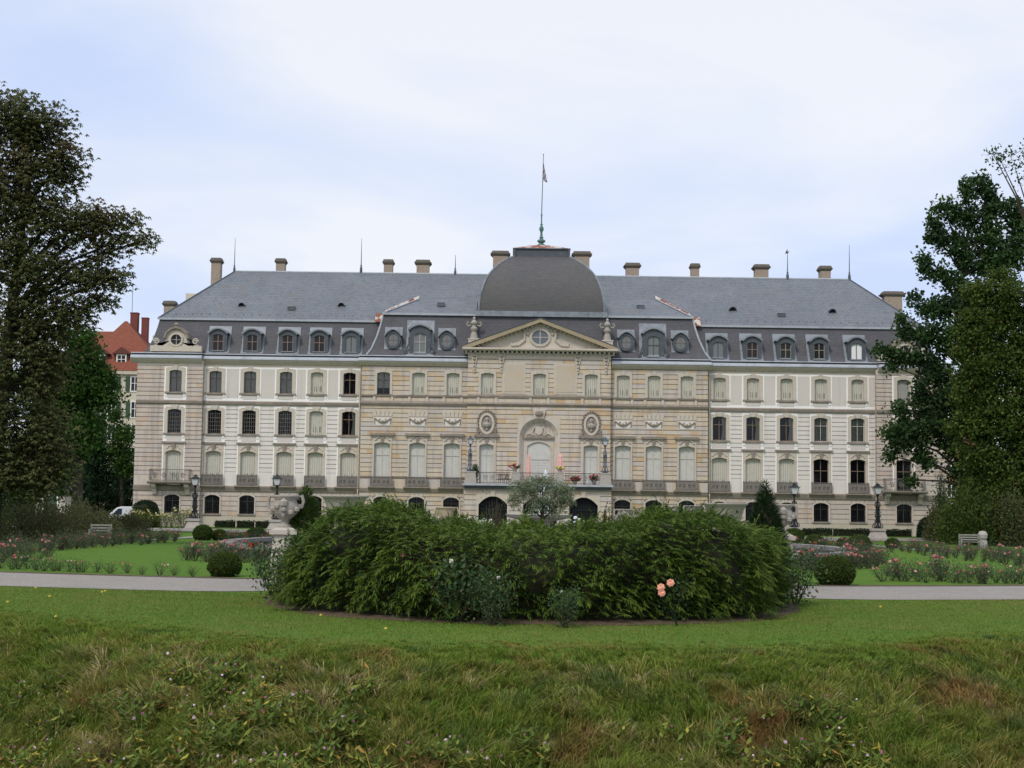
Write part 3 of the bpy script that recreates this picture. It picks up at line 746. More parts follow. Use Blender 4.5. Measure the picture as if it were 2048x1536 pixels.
# oval niches with busts
for p in (973.5, 1182.5):
    b = MB(); x = X(p, 848, PC); zc = Z(850)
    def oval(rx, rz, n=24): return [(rx * math.sin(2 * math.pi * i / n), rz * -math.cos(2 * math.pi * i / n)) for i in range(n + 1)]
    b.ring(oval(.52, .78), oval(.72, 1.0), -.14, .0, 0, 0)
    b.ring(oval(.72, 1.0), oval(.86, 1.16), -.08, .0, 1, 0)
    b.poly([(q, -.012, z) for q, z in oval(.53, .8)[:-1]], 2)
    for i in range(14):
        a = math.pi * (-.1 + 1.2 * i / 13); b.lathe([(.02, -.07), (.09, -.03), (.09, .05), (.02, .09)], (-.84 * math.cos(a), -.12, .25 + .98 * math.sin(a)), 6, 1)
    for s in (-1, 1): b.tube([(s * .95, -.08, -1.15), (s * .8, -.12, -.8), (s * .9, -.12, -.5), (s * .75, -.1, -.3)], [.12, .12, .08, .03], 6, 1)
    b.exx([(-.3, -1.28), (-.34, -1.12), (0, -1.12), (0, -1.34)], -1.1, 1.1, 2)
    o = b.build('medallion', [M['stoneC'], M['dirty'], M['panelD']], castle, (x, PC, zc))
    b = MB()
    b.lathe([(.10, -.62), (.14, -.55), (.06, -.45), (.16, -.38), (.34, -.22), (.38, -.05), (.26, .08), (.10, .14), (.09, .2), (.13, .26), (.165, .36), (.16, .48), (.10, .57), (.02, .6)], (0, -.16, 0), 12, 0, 1, .55)
    b.lathe([(.01, 0), (.035, .02), (.02, .08)], (0, -.27, .34), 5, 0)
    b.build('bust', M['marble'] if 'marble' in M else M['leadL'], o)
for p in (948.5, 1003, 1155.5, 1212):                   # hanging ornaments under the pediment
    x = X(p, 730, PC); b = MB()
    b.prism([(-.34, 0), (.34, 0), (.28, -.5), (.14, -1.1), (.1, -1.7), (0, -1.95), (-.1, -1.7), (-.14, -1.1), (-.28, -.5)][::-1], -.13, 0, 0)
    for k, (q, r) in enumerate(((-.25, .2), (-.6, .16), (-.95, .12), (-1.3, .1), (-1.6, .07))): b.lathe([(.01, -r), (r, -r * .3), (r * .8, r * .6), (.01, r)], (0, -.15, q), 7, 1)
    b.build('festoon', [M['stoneC'], M['panelD']], castle, (x, PC, Z(710)))
# ------------------------------------------------------------------ pediment
hwP = 7.33; zP = Z(706); zPt = Z(700.5); zA = Z(637, 138.1)
b = MB()
yf = PC - .75
b.exx([(yf + .35, zP), (yf, zP + .1), (yf, zPt), (PC + .3, zPt), (PC + .3, zP)], CX - hwP, CX + hwP)
for i in range(33):
    x = CX - hwP + .35 + (2 * hwP - .7) * i / 32; b.box(x - .085, x + .085, PC - .42, PC + .02, zP - .2, zP - .002, 1)
b.box(CX - hwP + .25, CX + hwP - .25, PC - .1, PC + .1, zP - .32, zP - .2, 0)
for s in (-1, 1):
    P = [(s * hwP, zPt + .002), (s * hwP, zPt + .14), (0, zA), (0, zA - .36), (s * (hwP - .8), zPt + .002)]
    P = [(CX + x, z) for x, z in P]
    if s > 0: P = P[::-1]
    b.prism(P[::-1] if s < 0 else P[::-1], yf, PC + .35, 2)
    P = [(CX + s * (hwP + .05), zPt + .142), (CX + s * (hwP + .05), zPt + .2), (CX, zA + .08), (CX, zA)]
    b.prism(P if s > 0 else P[::-1], yf - .05, 143.5, 3)
    for i in range(1, 17):
        t = i / 17.0; x = CX + s * (hwP - .75) * t; z = zA - .36 - (zA - .36 - zPt) * t
        b.box(x - .075, x + .075, PC - .42, PC + .1, z - .17, z - .01, 1)
b.poly([(CX - hwP + .6, PC + .02, zPt), (CX + hwP - .6, PC + .02, zPt), (CX, PC + .02, zA - .2)], 4)
# carved frame round the oval window
zo = Z(678) - .0
def oval(rx, rz, n=28): return [(CX + rx * math.sin(2 * math.pi * i / n), zo - rz * math.cos(2 * math.pi * i / n)) for i in range(n + 1)]
b.prism([(CX + x, z) for x, z in ((-3.0, zPt + .02), (3.0, zPt + .02), (2.9, zPt + .45), (2.1, zPt + .6), (1.6, zPt + 1.0), (1.5, zo + .7), (1.0, zo + 1.2), (0, zo + 1.5), (-1.0, zo + 1.2), (-1.5, zo + .7), (-1.6, zPt + 1.0), (-2.1, zPt + .6), (-2.9, zPt + .45))], PC - .12, PC + .02, 4)
b.ring(oval(.78, .66), oval(1.0, .88), PC - .26, PC - .10, 1, PC - .1)
for s in (-1, 1):
    b.tube([(CX + s * 1.3, PC - .14, zo + .9), (CX + s * 1.5, PC - .18, zo + .3), (CX + s * 1.45, PC - .18, zo - .3), (CX + s * 2.0, PC - .18, zo - .75), (CX + s * 2.7, PC - .16, zo - .8), (CX + s * 2.75, PC - .14, zo - .5)], [.1, .13, .12, .11, .13, .07], 6, 1)
for i in range(9):
    a = math.pi * (i + .5) / 9; b.lathe([(.02, -.12), (.13, -.04), (.12, .07), (.02, .14)], (CX - 1.18 * math.cos(a), PC - .2, zo + .1 + 1.08 * math.sin(a)), 6, 1)
ped = b.build('pediment', [M['stoneC'], M['stoneL'] if 'stoneL' in M else M['stoneC'], M['ochre'], M['leadD'], M['stoneC']], castle)
b = MB(); b.poly([(x, PC - .13, z) for x, z in oval(.8, .68)[:-1]], 0)
o = b.build('pane', M['glassD'], ped)
b = MB(); b.box(CX - .04, CX + .04, PC - .18, PC - .14, zo - .66, zo + .66); b.box(CX - .76, CX + .76, PC - .17, PC - .145, zo - .03, zo + .03)
b.build('sash', M['woodW'], ped)
# urns on the pediment's shoulders
for p in (948, 1214.5):
    b = MB(); x = X(p, 670, 139.3); z0 = Z(705, 139.3)
    b.taper((0, 0), (.62, .5), (.5, .45), 0, 1.1, 0); b.box(-.56, .56, -.5, .5, 1.1, 1.22, 0)
    b.lathe([(.44, 1.22), (.42, 1.4), (.30, 1.95), (.22, 2.1), (.26, 2.2), (.34, 2.35), (.35, 2.5), (.22, 2.6), (.2, 2.75), (.32, 2.9), (.34, 3.05), (.2, 3.2), (.12, 3.3), (.16, 3.42), (.1, 3.55), (.03, 3.62)], (0, 0, -.25), 14, 1)
    for s in (-1, 1): b.tube([(s * .3, 0, 2.5), (s * .58, 0, 2.45), (s * .7, 0, 2.65), (s * .6, 0, 2.85), (s * .45, -.05, 2.75)], [.08, .09, .08, .08, .05], 6, 1)
    b.build('stone_urn', [M['stoneC'], M['marble']], castle, (x, 139.3, z0), )

# ------------------------------------------------------------------ porch and terrace
yp = 135.0
xl, xr = X(927, 1000, yp), X(1222.5, 1000, yp)
A = [(X(985.5, 1020, yp), 1.31), (X(1080, 1020, yp), 1.55), (X(1167, 1020, yp), 1.31)]
zAr = W(1079, 991, yp)[1]
hs = [(x - h - .1, x + h + .1, -.1, zAr) for x, h in A]
zF = W(1079, 981, yp)[1]
wall(xl, xr, yp, [(0, .5, 'p', 0, 2, 3), (.5, zF, 'b', .46, 0, 3), (zF, zF + .1, 'p', 0, 5, 3)], hs, [M['stone'], M['white'], M['plinth'], M['joint'], M['dirty'], M['stoneC']], 'porch_wall')
for x, h in A:
    b = MB()
    inn = arch(h, 0, zAr - .12, .75, 15); inn = [(q, z if abs(q) < h * .999 else z) for q, z in inn]
    n = len(inn); ou = [(-h - .2, 0)] + [((h + .2) * (-1 + 2 * i / (n - 3)), zAr + .06) for i in range(n - 2)] + [(h + .2, 0)]
    b.ring(inn, ou, -.05, .5, 0, 0)
    b.prism([(-.16, zAr - .14), (.16, zAr - .14), (.24, zF - .02), (-.24, zF - .02)], -.12, 0, 0)
    o = b.build('arch', [M['stoneC']], castle, (x, yp, 0))
    b = MB(); b.box(-h - .05, h + .05, .47, .5, 0, zAr); b.build('painted_dark_backing', M['room'], o)  # black sheet paints the shade inside the arch
    b = MB()
    for i in range(1, 18): q = -h + 2 * h * i / 18; b.box(q - .018, q + .018, .38, .42, 0, zAr - .12 - .75 * (q / h) ** 2)
    for q in (.9, 2.0): b.box(-h, h, .36, .44, q, q + .06)
    b.build('gate', M['iron'], o)
b = MB()
xa, xb = X(924.5, 970, 134.4), X(1226.5, 972, 134.4)
b.exx([(134.4, zT - .18), (134.4, zT), (138.7, zT), (138.7, zT - .18)], xa, xb, 0)
b.exx([(134.7, zF + .1), (134.6, zT - .182), (138.6, zT - .182), (138.6, zF + .1)], xa + .15, xb - .15, 1)  # lower band in dark lead paints the shadow under the slab
ter = b.build('terrace', [M['leadL'], M['leadD']], castle)
zR = W(1079, 945.5, 134.7)[1]
pp = [X(941, 957, 134.7), X(1030, 957, 134.7), X(1119.5, 957, 134.7), X(1211, 957, 134.7)]
for i, x in enumerate(pp):
    b = MB(); h0 = .5 if i in (0, 3) else .36
    b.taper((0, 0), (h0 + .06, .34), (h0 - .06, .3), 0, zR - zT - .05); b.box(-h0, h0, -.33, .33, zR - zT - .05, zR - zT + .06)
    b.build('pedestal', M['panelS'], castle, (x, 134.85, zT + .001))
def railing(x0, x1, y, z0, z1, par, name='railing', step=.13, m='iron'):
    b = MB(); b.box(x0, x1, y - .03, y + .03, z1 - .05, z1); b.box(x0, x1, y - .02, y + .02, z0 + .06, z0 + .1)
    n = int((x1 - x0) / step)
    for i in range(1, n):
        q = x0 + (x1 - x0) * i / n; b.box(q - .012, q + .012, y - .012, y + .012, z0 + .1, z1 - .05)
    k = max(1, int((x1 - x0) / .55)); zc = (z0 + z1) / 2 + .03
    for i in range(k):
        q = x0 + (x1 - x0) * (i + .5) / k
        b.tube([(q + .2 * math.cos(t) * (1 - t / 13), y - .02, zc + .27 * math.sin(t) * (1 - t / 13)) for t in [j * .62 for j in range(16)]], .016, 4)
    return b.build(name, M[m], par)
for a, c in zip(pp, pp[1:]): railing(a + .4, c - .4, 134.75, zT, zR, ter)
b = MB()
# ------------------------------------------------------------------ pavilion balconies
for px_, pr in ((342.5, 351), (1810, 1806.5)):
    Yb = PP; x = X(pr, 770, Yb) - .1; z0 = Z(973)
    b = MB()
    b.exx([(-1.15, -.1), (-1.15, .02), (.0, .02), (.0, -.22), (-1.0, -.22)], -2.05, 2.05)
    o = b.build('balcony', M['dirty'], castle, (x, Yb, z0))
    for s in (-1, 1):
        b = MB(); b.exx([(-.85, -.23), (0, -.23), (0, -1.25), (-.2, -1.2), (-.35, -.75), (-.8, -.5)], s * 1.55 - .2, s * 1.55 + .2)
        b.build('bracket', M['stoneC'], o)
    b = MB(); h = Z(949) - z0; y = -1.05
    for (p, q) in (((-1.85, y), (1.85, y)), ((-1.85, y), (-1.85, -.02)), ((1.85, y), (1.85, -.02))):
        for zz_ in (h, .1): b.tube([(p[0], p[1], zz_), (q[0], q[1], zz_)], .03, 5)
        L_ = math.dist(p, q); n = int(L_ / .13)
        for i in range(n + 1):
            t = i / n; xx = p[0] + (q[0] - p[0]) * t; yy_ = p[1] + (q[1] - p[1]) * t
            bul = .1 * math.sin(t * 0 + math.pi * .5)
            b.tube([(xx, yy_, .1), (xx, yy_ - bul, .42), (xx, yy_, h)], .014, 4)
    for cx_ in (-1.3, -.45, .45, 1.3):
        for s in (-1, 1):
            b.tube([(cx_ + s * .05 + s * .2 * math.cos(t) * (1 - t / 13), y - .07, h * .5 + .28 * math.sin(t) * (1 - t / 13)) for t in [j * .62 for j in range(16)]], .022, 4)
    b.build('railing', M['ironG'], o)

# ------------------------------------------------------------------ cornices, gutters
def cornice(x0, x1, Y, endl=0, endr=0):
    b = MB()
    b.exx([(Y - .12, zCor - .25), (Y - .38, zCor), (Y - .42, Z(728.2)), (Y, Z(728.2)), (Y, zCor - .3)], x0, x1, 0)
    b.exx([(Y - .52, Z(728)), (Y - .5, Z(726)), (Y - .36, Z(721.6)), (Y, Z(721.6)), (Y, Z(728))], x0 - .0, x1, 1)
    b.exx([(Y - .12, Z(721.5)), (Y - .12, Z(718)), (Y + .5, Z(718)), (Y + .5, Z(721.5))], x0, x1, 2)  # dark strip paints the shadow line inside the gutter
    b.exx([(Y - .28, Z(718)), (Y - .25, Z(716.3)), (Y + .5, Z(715.5)), (Y + .5, Z(718))], x0, x1, 1)
    return b.build('cornice', [M['stoneC'], M['leadL'], M['leadD']], castle)
e = {k: X(k, 730, 140) for k in (275, 407, 724, 936, 1222, 1416, 1752, 1893)}
cornice(e[275] - .45, e[407], PP); cornice(e[407], e[724], PW); cornice(e[724] - .2, e[936], PMID); cornice(e[1222], e[1416] + .2, PMID); cornice(e[1416], e[1752], PW); cornice(e[1752], e[1893] + .45, PP)

# ------------------------------------------------------------------ roofs
zb = Z(716); yt = 141.5; ze = Z(647, yt)
def rowz(r, Y): return Z(r, Y)
ML0, ML1 = X(288, 702, 140), X(320, 641, 141.5)
MR0 = X(1893, 730, 140) - (ML0 - e[275]); MR1 = X(1848, 660, 141.5)
y0 = 139.85; yB = 156.3
def mansard(name, lo, hi, zl, zh, m):
    """lo/hi: (x0,x1,yf,yb) rectangles at the foot and the top"""
    b = MB(); a0, a1, af, ab = lo; c0, c1, cf, cb = hi
    rings = []
    for t, k in ((0, 0), (.16, .30), (.45, .62), (.75, .85), (1, 1)):
        f = k
        rings.append([(a0 + (c0 - a0) * f, af + (cf - af) * f), (a1 + (c1 - a1) * f, af + (cf - af) * f), (a1 + (c1 - a1) * f, ab + (cb - ab) * f), (a0 + (c0 - a0) * f, ab + (cb - ab) * f), zl + (zh - zl) * t])
    for r0, r1 in zip(rings, rings[1:]):
        for i in range(4):
            j = (i + 1) % 4
            b.quad((*r0[i], r0[4]), (*r0[j], r0[4]), (*r1[j], r1[4]), (*r1[i], r1[4]))
    return b.build(name, m, castle)
mansard('mansard', (ML0, MR0, y0, yB), (ML1, MR1, yt, yB - 1.5), zb, ze, M['slateD'])
yr = 148.1; zr = Z(551, yr)
RL, RR = X(470, 543, yr), X(1699, 557, yr)
b = MB(); ov = .16
E = [(ML1 - ov, yt - ov, ze), (MR1 + ov, yt - ov, ze), (MR1 + ov, yB - 1.5 + ov, ze), (ML1 - ov, yB - 1.5 + ov, ze)]
A_, B_ = (RL, yr, zr), (RR, yr, zr)
NS = 24
b.quad(E[0], E[1], B_, A_); b.quad(E[2], E[3], A_, B_); b.poly([E[1], E[2], B_]); b.poly([E[3], E[0], A_]); b.quad(E[3], E[2], E[1], E[0])
roof = b.build('roof', M['slate'], castle)
b = MB()
b.tube([A_, B_], .11, 6, 0)
for p, q in ((E[0], A_), (E[1], B_)): b.tube([p, q], .09, 5, 1)
b.box(E[0][0], E[1][0], yt - ov - .06, yt - ov + .02, ze - .13, ze + .06, 0)
for i in range(90):
    x = E[0][0] + .8 + (E[1][0] - E[0][0] - 1.6) * i / 89
    b.box(x - .02, x + .02, yt + .38, yt + .42, ze + .3, ze + .62, 1)
b.build('flashing', [M['leadL'], M['leadD']], roof)
sl = (zr - ze) / (yr - (yt - ov))
def zmain(y): return ze + (y - (yt - ov)) * sl
def on_main(px, py):
    d = ray(px, py); Y = yt
    for _ in range(4000):
        if EYE + d.z * Y / d.y <= zmain(Y) : return d.x * Y / d.y, Y, zmain(Y)
        Y += .004
    return d.x * Y / d.y, Y, zmain(Y)
def on_man(px, py, yb_, yt_, zh_):
    d = ray(px, py); best = None
    for k in range(400):
        t = k / 400; Y = yb_ + (yt_ - yb_) * t; z = zb + (zh_ - zb) * t
        e_ = abs(EYE + d.z * Y / d.y - z)
        if best is None or e_ < best[0]: best = (e_, d.x * Y / d.y, Y, z)
    return best[1:]
# raised mansards of the mid sections
zm = Z(631.5, 140.8); ymt = 140.8
for s, pb, ptp, pk, pin in ((-1, 733, 767, 838, 952), (1, 1421, 1385, 1311, 1208)):
    x0 = X(pb, 712, 139.2); x1 = X(ptp, 631.5 + .0135 * (ptp - 1079), ymt); xi = X(pin, 650, 140)
    b = MB(); q = [(0, 0), (.16, .3), (.45, .62), (.75, .85), (1, 1)]
    for (t0, k0), (t1, k1) in zip(q, q[1:]):
        P = lambda t, k: (x0 + (x1 - x0) * k, 139.15 + (ymt - 139.15) * k, zb + (zm - zb) * t)
        p, r = P(t0, k0), P(t1, k1)
        f = [p, (xi, p[1], p[2]), (xi, r[1], r[2]), r]; b.poly(f if s < 0 else f[::-1])
        f = [(p[0], 143.5, p[2]), p, r, (r[0], 143.5, r[2])]; b.poly(f if s < 0 else f[::-1])
    b.build('mansard', M['slateD'], castle)
    b = MB(); kx, ky, kz = on_main(pk, 600)
    ybk = yt - ov + (zm - ze) / sl
    f = [(x1, ymt - .15, zm), (xi, ymt - .15, zm), (xi, ky, kz + .04), (kx, ky, kz + .04)]; b.poly(f if s < 0 else f[::-1])
    f = [(x1, ymt - .15, zm), (kx, ky, kz + .04), (x1, ybk, zm)]; b.poly(f[::-1] if s < 0 else f)
    b.poly([(x1, ymt - .15, zm - .02), (x1, 143, zm - .02), (xi, 143, zm - .02), (xi, ymt - .15, zm - .02)])
    o = b.build('roof', M['slate'], castle)
    b = MB()
    a_, c_ = sorted((x1 - s * -.1, xi))
    b.box(a_, c_, ymt - .25, ymt - .14, zm - .12, zm + .08, 0)
    P0 = (x0, 139.1, zb); pts = [(x0 + (x1 - x0) * k, 139.1 + (ymt - 139.1) * k, zb + (zm - zb) * t) for t, k in q]
    b.tube(pts, .09, 5, 0)
    b.tube([(x1, ymt - .2, zm + .05), (kx, ky - .05, kz + .1)], .07, 5, 0)
    b.build('flashing', [M['leadL']], o)
    b = MB()                                             # rusty valley sheets
    def strip(p, q, w_):
        d = Vector(q) - Vector(p); u = Vector((0, .35, .42)) * w_
        b.quad(tuple(Vector(p)), tuple(Vector(q)), tuple(Vector(q) + u), tuple(Vector(p) + u))
    strip((x1 + s * -.1, ybk - .6, zm + .1), (kx, ky - .02, kz + .06), 1.0)
    xx0, xx1 = sorted((x1 + s * .15, x1 + s * .85))
    b.quad((xx0, yt - .5, ze - .1), (xx1, yt - .5, ze - .1), (xx1, yt + .5, ze + .85), (xx0, yt + .5, ze + .85))
    b.build('rusty_sheet', M['rust'], o)
# centre mansard and dome
dx, dyc = X(1081, 625, 146), 146.2
wb = X(1081 + 126.5, 625, 140.2) - X(1081, 625, 140.2)
zD = Z(628, 140.2)
mansard('mansard', (aC - .1, cC + .1, 138.9, 152), (dx - wb, dx + wb, 140.2, 152), zb - .2, zD, M['slateD'])
prof = [(628, 126.5), (613, 126.3), (600, 125), (585, 121.8), (570, 117), (555, 110), (543, 101), (532, 90), (523, 77), (516.5, 65), (513, 55)]
pz = []
for r, w_ in prof:
    wm = w_ / 21.0; wm = wm * (dyc - wm) / 140; pz.append((wm, Z(r, dyc - wm)))
pz[0] = (pz[0][0], zD)
def cr(p0, p1, p2, p3, t): return .5 * ((2 * p1) + (-p0 + p2) * t + (2 * p0 - 5 * p1 + 4 * p2 - p3) * t * t + (-p0 + 3 * p1 - 3 * p2 + p3) * t ** 3)
fine = []
for i in range(len(pz) - 1):
    P = [pz[max(i - 1, 0)], pz[i], pz[i + 1], pz[min(i + 2, len(pz) - 1)]]
    for k in range(4): fine.append(tuple(cr(*[p[j] for p in P], k / 4) for j in (0, 1)))
fine.append(pz[-1])
vv = []; ff = []
for w_, z in fine: vv += [(dx - w_, dyc - w_, z), (dx + w_, dyc - w_, z), (dx + w_, dyc + w_, z), (dx - w_, dyc + w_, z)]
vv2 = []; 
for sd_ in range(4):                                    # separate faces so that the hips stay sharp
    o_ = len(vv2)
    for i in range(len(fine)): vv2 += [vv[i * 4 + sd_], vv[i * 4 + (sd_ + 1) % 4]]
    ff += [(o_ + 2 * i, o_ + 2 * i + 1, o_ + 2 * i + 3, o_ + 2 * i + 2) for i in range(len(fine) - 1)]
dome = link('dome', np_mesh('dome', np.array(vv2), [np.array(ff)], M['slateB'], None, True), castle)
b = MB()
for i in (0, 1): b.tube([(vv[k * 4 + i][0], vv[k * 4 + i][1] - .03, vv[k * 4 + i][2]) for k in range(len(fine))], .1, 5, 0)
b.box(dx - wb - .2, dx + wb + .2, 139.85, 140.3, zD - .3, zD + .22, 0)
b.build('flashing', [M['lead']], dome)
b = MB(); wt = fine[-1][0]; zt = fine[-1][1]; zl = Z(498.5, dyc - wt)
b.box(dx - wt - .02, dx + wt + .02, dyc - wt - .02, dyc + wt + .02, zt - .1, zl, 0)
for s in (-1, 1): b.box(dx + s * wt - .12, dx + s * wt + .12, dyc - wt - .14, dyc - wt + .1, zt, zl, 0)
b.box(dx - wt - .16, dx + wt + .16, dyc - wt - .16, dyc + wt + .16, zl, zl + .1, 0)
lan = b.build('lantern_base', [M['leadD']], dome)
b = MB(); q = [(wt + .1, zl + .1), (wt * .62, zl + .46), (wt * .33, zl + .72), (.5, zl + .8)]
for (w0, z0), (w1, z1) in zip(q, q[1:]): b.taper((dx, dyc), (w0, w0), (w1, w1), z0, z1)
b.build('cap_roof', M['rust'], dome)
zf = zl + .75
b = MB()
s_ = 20.1
b.lathe([(.45, 0), (.42, .15), (.26, .25), (.2, .34), (.36, .42), (.42, .52), (.40, .62), (.22, .7), (.15, .82), (.24, .9), (.13, .98), (.11, 1.35), (.13, 1.5), (.22, 1.66), (.23, 1.85), (.13, 2.05), (.08, 2.15), (.16, 2.24), (.07, 2.32), (.06, 3.1), (.11, 3.2), (.06, 3.28), (.05, 3.42)], (dx, dyc, zf), 14)
fin = b.build('finial', M['copper'], castle, smooth=True)
b = MB(); zp1 = Z(309, dyc)
b.tube([(dx, dyc, zf + 3.4), (dx + .12, dyc, zp1)], [.05, .03], 6); b.lathe([(.01, -.08), (.07, 0), (.01, .08)], (dx + .12, dyc, zp1), 6)
b.build('flagpole', M['ironG'], fin)
b = MB(); zf1, zf0 = Z(326, dyc), Z(362, dyc)
n = 9; 
for i in range(n):
    t0, t1 = i / n, (i + 1) / n
    for k in range(3):
        f = lambda t, k: (dx + .1 + .02 + k / 3 * (.06 + .36 * t), dyc + .09 * math.sin(k * 2.4 + t * 3), zf1 + (zf0 - zf1) * t - .05 * k)
        b.quad(f(t0, k), f(t0, k + 1), f(t1, k + 1), f(t1, k), (i + k) % 3 % 2)
b.build('flag', [M['flagA'], M['flagB']], fin)

# chimneys
def chimney(px, hw, top, base, Y, capm='capstone'):
    x = X(px, top, Y); zt = W(px, top, Y)[1]; z0 = W(px, base, Y)[1] - 1.6; h = hw / 2940 * Y; d = min(h, .7)
    b = MB()
    b.box(-h * .74, h * .74, -d * .8, d * .8, z0 - zt, -.42, 0)
    b.taper((0, 0), (h * .76, d * .82), (h * 1.0, d), -.56, -.34, 1); b.box(-h, h, -d, d, -.34, -.26, 1); b.taper((0, 0), (h * .94, d * .95), (h * .80, d * .8), -.26, 0, 1)
    b.box(-h * .6, h * .6, -d * .55, d * .55, 0, .03, 2)
    b.build('chimney', [M['brick'], M[capm], M['room']], roof, (x, Y, zt))
for a in ((434, 12.5, 517, 575, 149.5), (341, 14, 603, 630, 146.5), (562.5, 12, 518, 541, 150.5), (777.5, 12, 520, 542, 150.5), (846.5, 17, 521, 542, 150.5), (1001, 20, 503, 548, 149),
          (1163.5, 20.5, 504, 552, 149), (1264.5, 17.5, 527, 551, 150.5), (1389.5, 11, 528, 553, 150.5), (1522, 18, 530, 553, 150.5), (1649, 14, 533, 556, 150.5), (1784, 24, 584, 630, 149.5)):
    chimney(*a)
for px, r0, r1, Y in ((470.5, 476, 543, yr), (723.5, 477, 542, yr), (911, 510, 549, yr), (1575, 498, 556, yr), (1698.5, 490, 557, yr)):
    x, z1 = W(px, r0, Y); z0 = W(px, r1, Y)[1]; b = MB()
    b.tube([(0, 0, z0 - .2), (0, 0, z0 + .3), (0, 0, z0 + .6), (0, 0, z1)], [.16, .13, .05, .018], 6)
    b.lathe([(.02, 0), (.12, .08), (.02, .16)], (0, 0, z0 + .5), 8)
    if px == 1575: b.prism([(-.25, z1 - .5), (.05, z1 - .45), (.2, z1 - .2), (0, z1 - .3), (-.1, z1 - .1)], -.02, .02)
    b.build('lightning_rod', M['leadD'], roof, (x, Y, 0))
# roof vents and hatches
for px, py, kind in ((484, 611, 0), (683, 611, 0), (1465, 620, 1), (1664, 624, 1)):
    x, Y, z = on_main(px, py); b = MB(); r = .38
    pr = [(-r, 0)] + [(-r * math.cos(math.pi * i / 10), r * .85 * math.sin(math.pi * i / 10)) for i in range(11)] + [(r, 0)]
    b.ring([(q * .75, z_ * .75) for q, z_ in pr], pr, -.25, 1.0, 0, 1.0); b.poly([(q * .8, -.1, z_ * .8) for q, z_ in pr[1:-1]][::-1], 1)
    b.build('roof_vent', [M['lead'] if not kind else M['leadD'], M['room']], roof, (x, Y - .1, z - .02))
for px, py, br in ((583, 619, 0), (882, 611, 1), (1281, 616, 1), (1563, 632, 0)):
    x, Y, z = on_main(px, py)
    if br:                                             # these two lie on the raised roofs of the mid sections
        d = ray(px, py); Y = ymt - .15
        while EYE + d.z * Y / d.y > zm + (Y - ymt + .15) * (kz + .04 - zm) / (ky - ymt + .15) and Y < ky: Y += .004
        x, z = d.x * Y / d.y, EYE + d.z * Y / d.y
    b = MB(); b.box(-.36, .36, -.2, .35, -.1, .28, 0); b.quad((-.28, -.21, .02), (.28, -.21, .02), (.28, .1, .32), (-.28, .1, .32), 1)
    b.build('roof_hatch', [M['leadD'], M['skyglass'] if br else M['lead']], roof, (x, Y, z))

# dormers
def dormer(px, row0, row1, hwo, hwb, arow, prow, ybase, ytop, zh, kind, scr=False):
    """window dormer; row0/row1: top and sill of the opening, arow: crown, prow: top of the lead apron"""
    x = X(px, 690, ybase); z0 = W(px, row1, ybase)[1]; h = W(px, row0, ybase)[1] - z0; H = W(px, arow, ybase)[1] - z0; hp = W(px, prow, ybase + 1)[1] - z0
    yf_ = .12
    b = MB(); rise = .2
    inn = arch(hwo, 0, h, rise); n = len(inn)
    ou = [(-hwb, -.25)] + [(hwb * (-1 + 2 * i / (n - 3)), H - .12 - .42 * (-1 + 2 * i / (n - 3)) ** 2) for i in range(n - 2)] + [(hwb, -.25)]
    b.ring(inn, ou, yf_, yf_ + .18, 0, 2.4)
    b.box(-hwb, hwb, yf_ + .001, .6, -.26, -.001, 0)
    c0 = arch(hwb - .02, H - .56, H - .1, .42); c1 = arch(hwb + .14, H - .52, H + .03, .44)
    b.ring(c0, c1, yf_ - .2, 2.3, 1, 2.3)
    b.box(-hwo - .1, hwo + .1, yf_ - .1, yf_ + .1, -.09, -.0, 1)
    if scr:
        for s in (-1, 1):
            b.tube([(s * (hwb + .05), yf_ + .05, H * .55), (s * (hwb + .02), yf_ + .05, h * .5), (s * (hwb + .2), yf_, h * .25), (s * (hwb + .38), yf_, h * .12), (s * (hwb + .3), yf_, -.05), (s * (hwb + .12), yf_, .05)], [.07, .08, .1, .12, .14, .1], 7, 0)
    def ms(z): # mansard slope depth at local z
        t = (z0 + z - zb) / (zh - zb)
        return float(np.interp(t, [0, .16, .45, .75, 1], [0, .3, .62, .85, 1])) * (ytop - ybase) - .04
    wA = hwb + (.22 if not scr else .32); zs_ = np.linspace(-.3, hp, 7)
    for a_, c_ in zip(zs_, zs_[1:]): b.quad((-wA, ms(a_), a_), (wA, ms(a_), a_), (wA, ms(c_), c_), (-wA, ms(c_), c_), 1)
    o = b.build('dormer', [M['leadD'], M['lead']], castle, (x, ybase, z0))
    b = MB(); fd = yf_ + .14
    b.poly([(q, fd, z) for q, z in inn][::-1], 0); b.build('pane', M[kind[0]], o)
    b = MB(); b.box(-.028, .028, fd - .06, fd - .01, 0, h - .02)
    if kind[1]:
        b.box(-hwo, hwo, fd - .065, fd - .015, h * .55 - .025, h * .55 + .025)
        for s in (-1, 1): b.box(s * (hwo - .03) - .03, s * (hwo - .03) + .03, fd - .06, fd - .01, 0, h - rise)
    b.build('sash', M[kind[1] or 'woodD'], o)
dk = ('glassK', 'wood2'); gy = ('paneG', None); wh = ('curtW', None); ye = ('glassK', 'woodY'); 
for px, k in zip((435, 503.6, 574.5, 638, 701.5), (dk, dk, dk, dk, gy)):
    a = .0135 * (px - 570); dormer(px, 669.5 + a, 702 + a, .52, .86, 657.5 + a, 653 + a, 139.85, yt, ze, k)
for px, k in zip((1436.6, 1505, 1572, 1639, 1713.7), (gy, dk, ye, ye, wh)):
    a = .0135 * (px - 1572); dormer(px, 685 + a, 717 + a, .52, .86, 671.5 + a, 667 + a, 139.85, yt, ze, k)
dormer(839.3, 666, 705.5, .57, 1.0, 648.5, 639.5, 139.15, ymt, zm, ('paneG', 'woodW'), True)
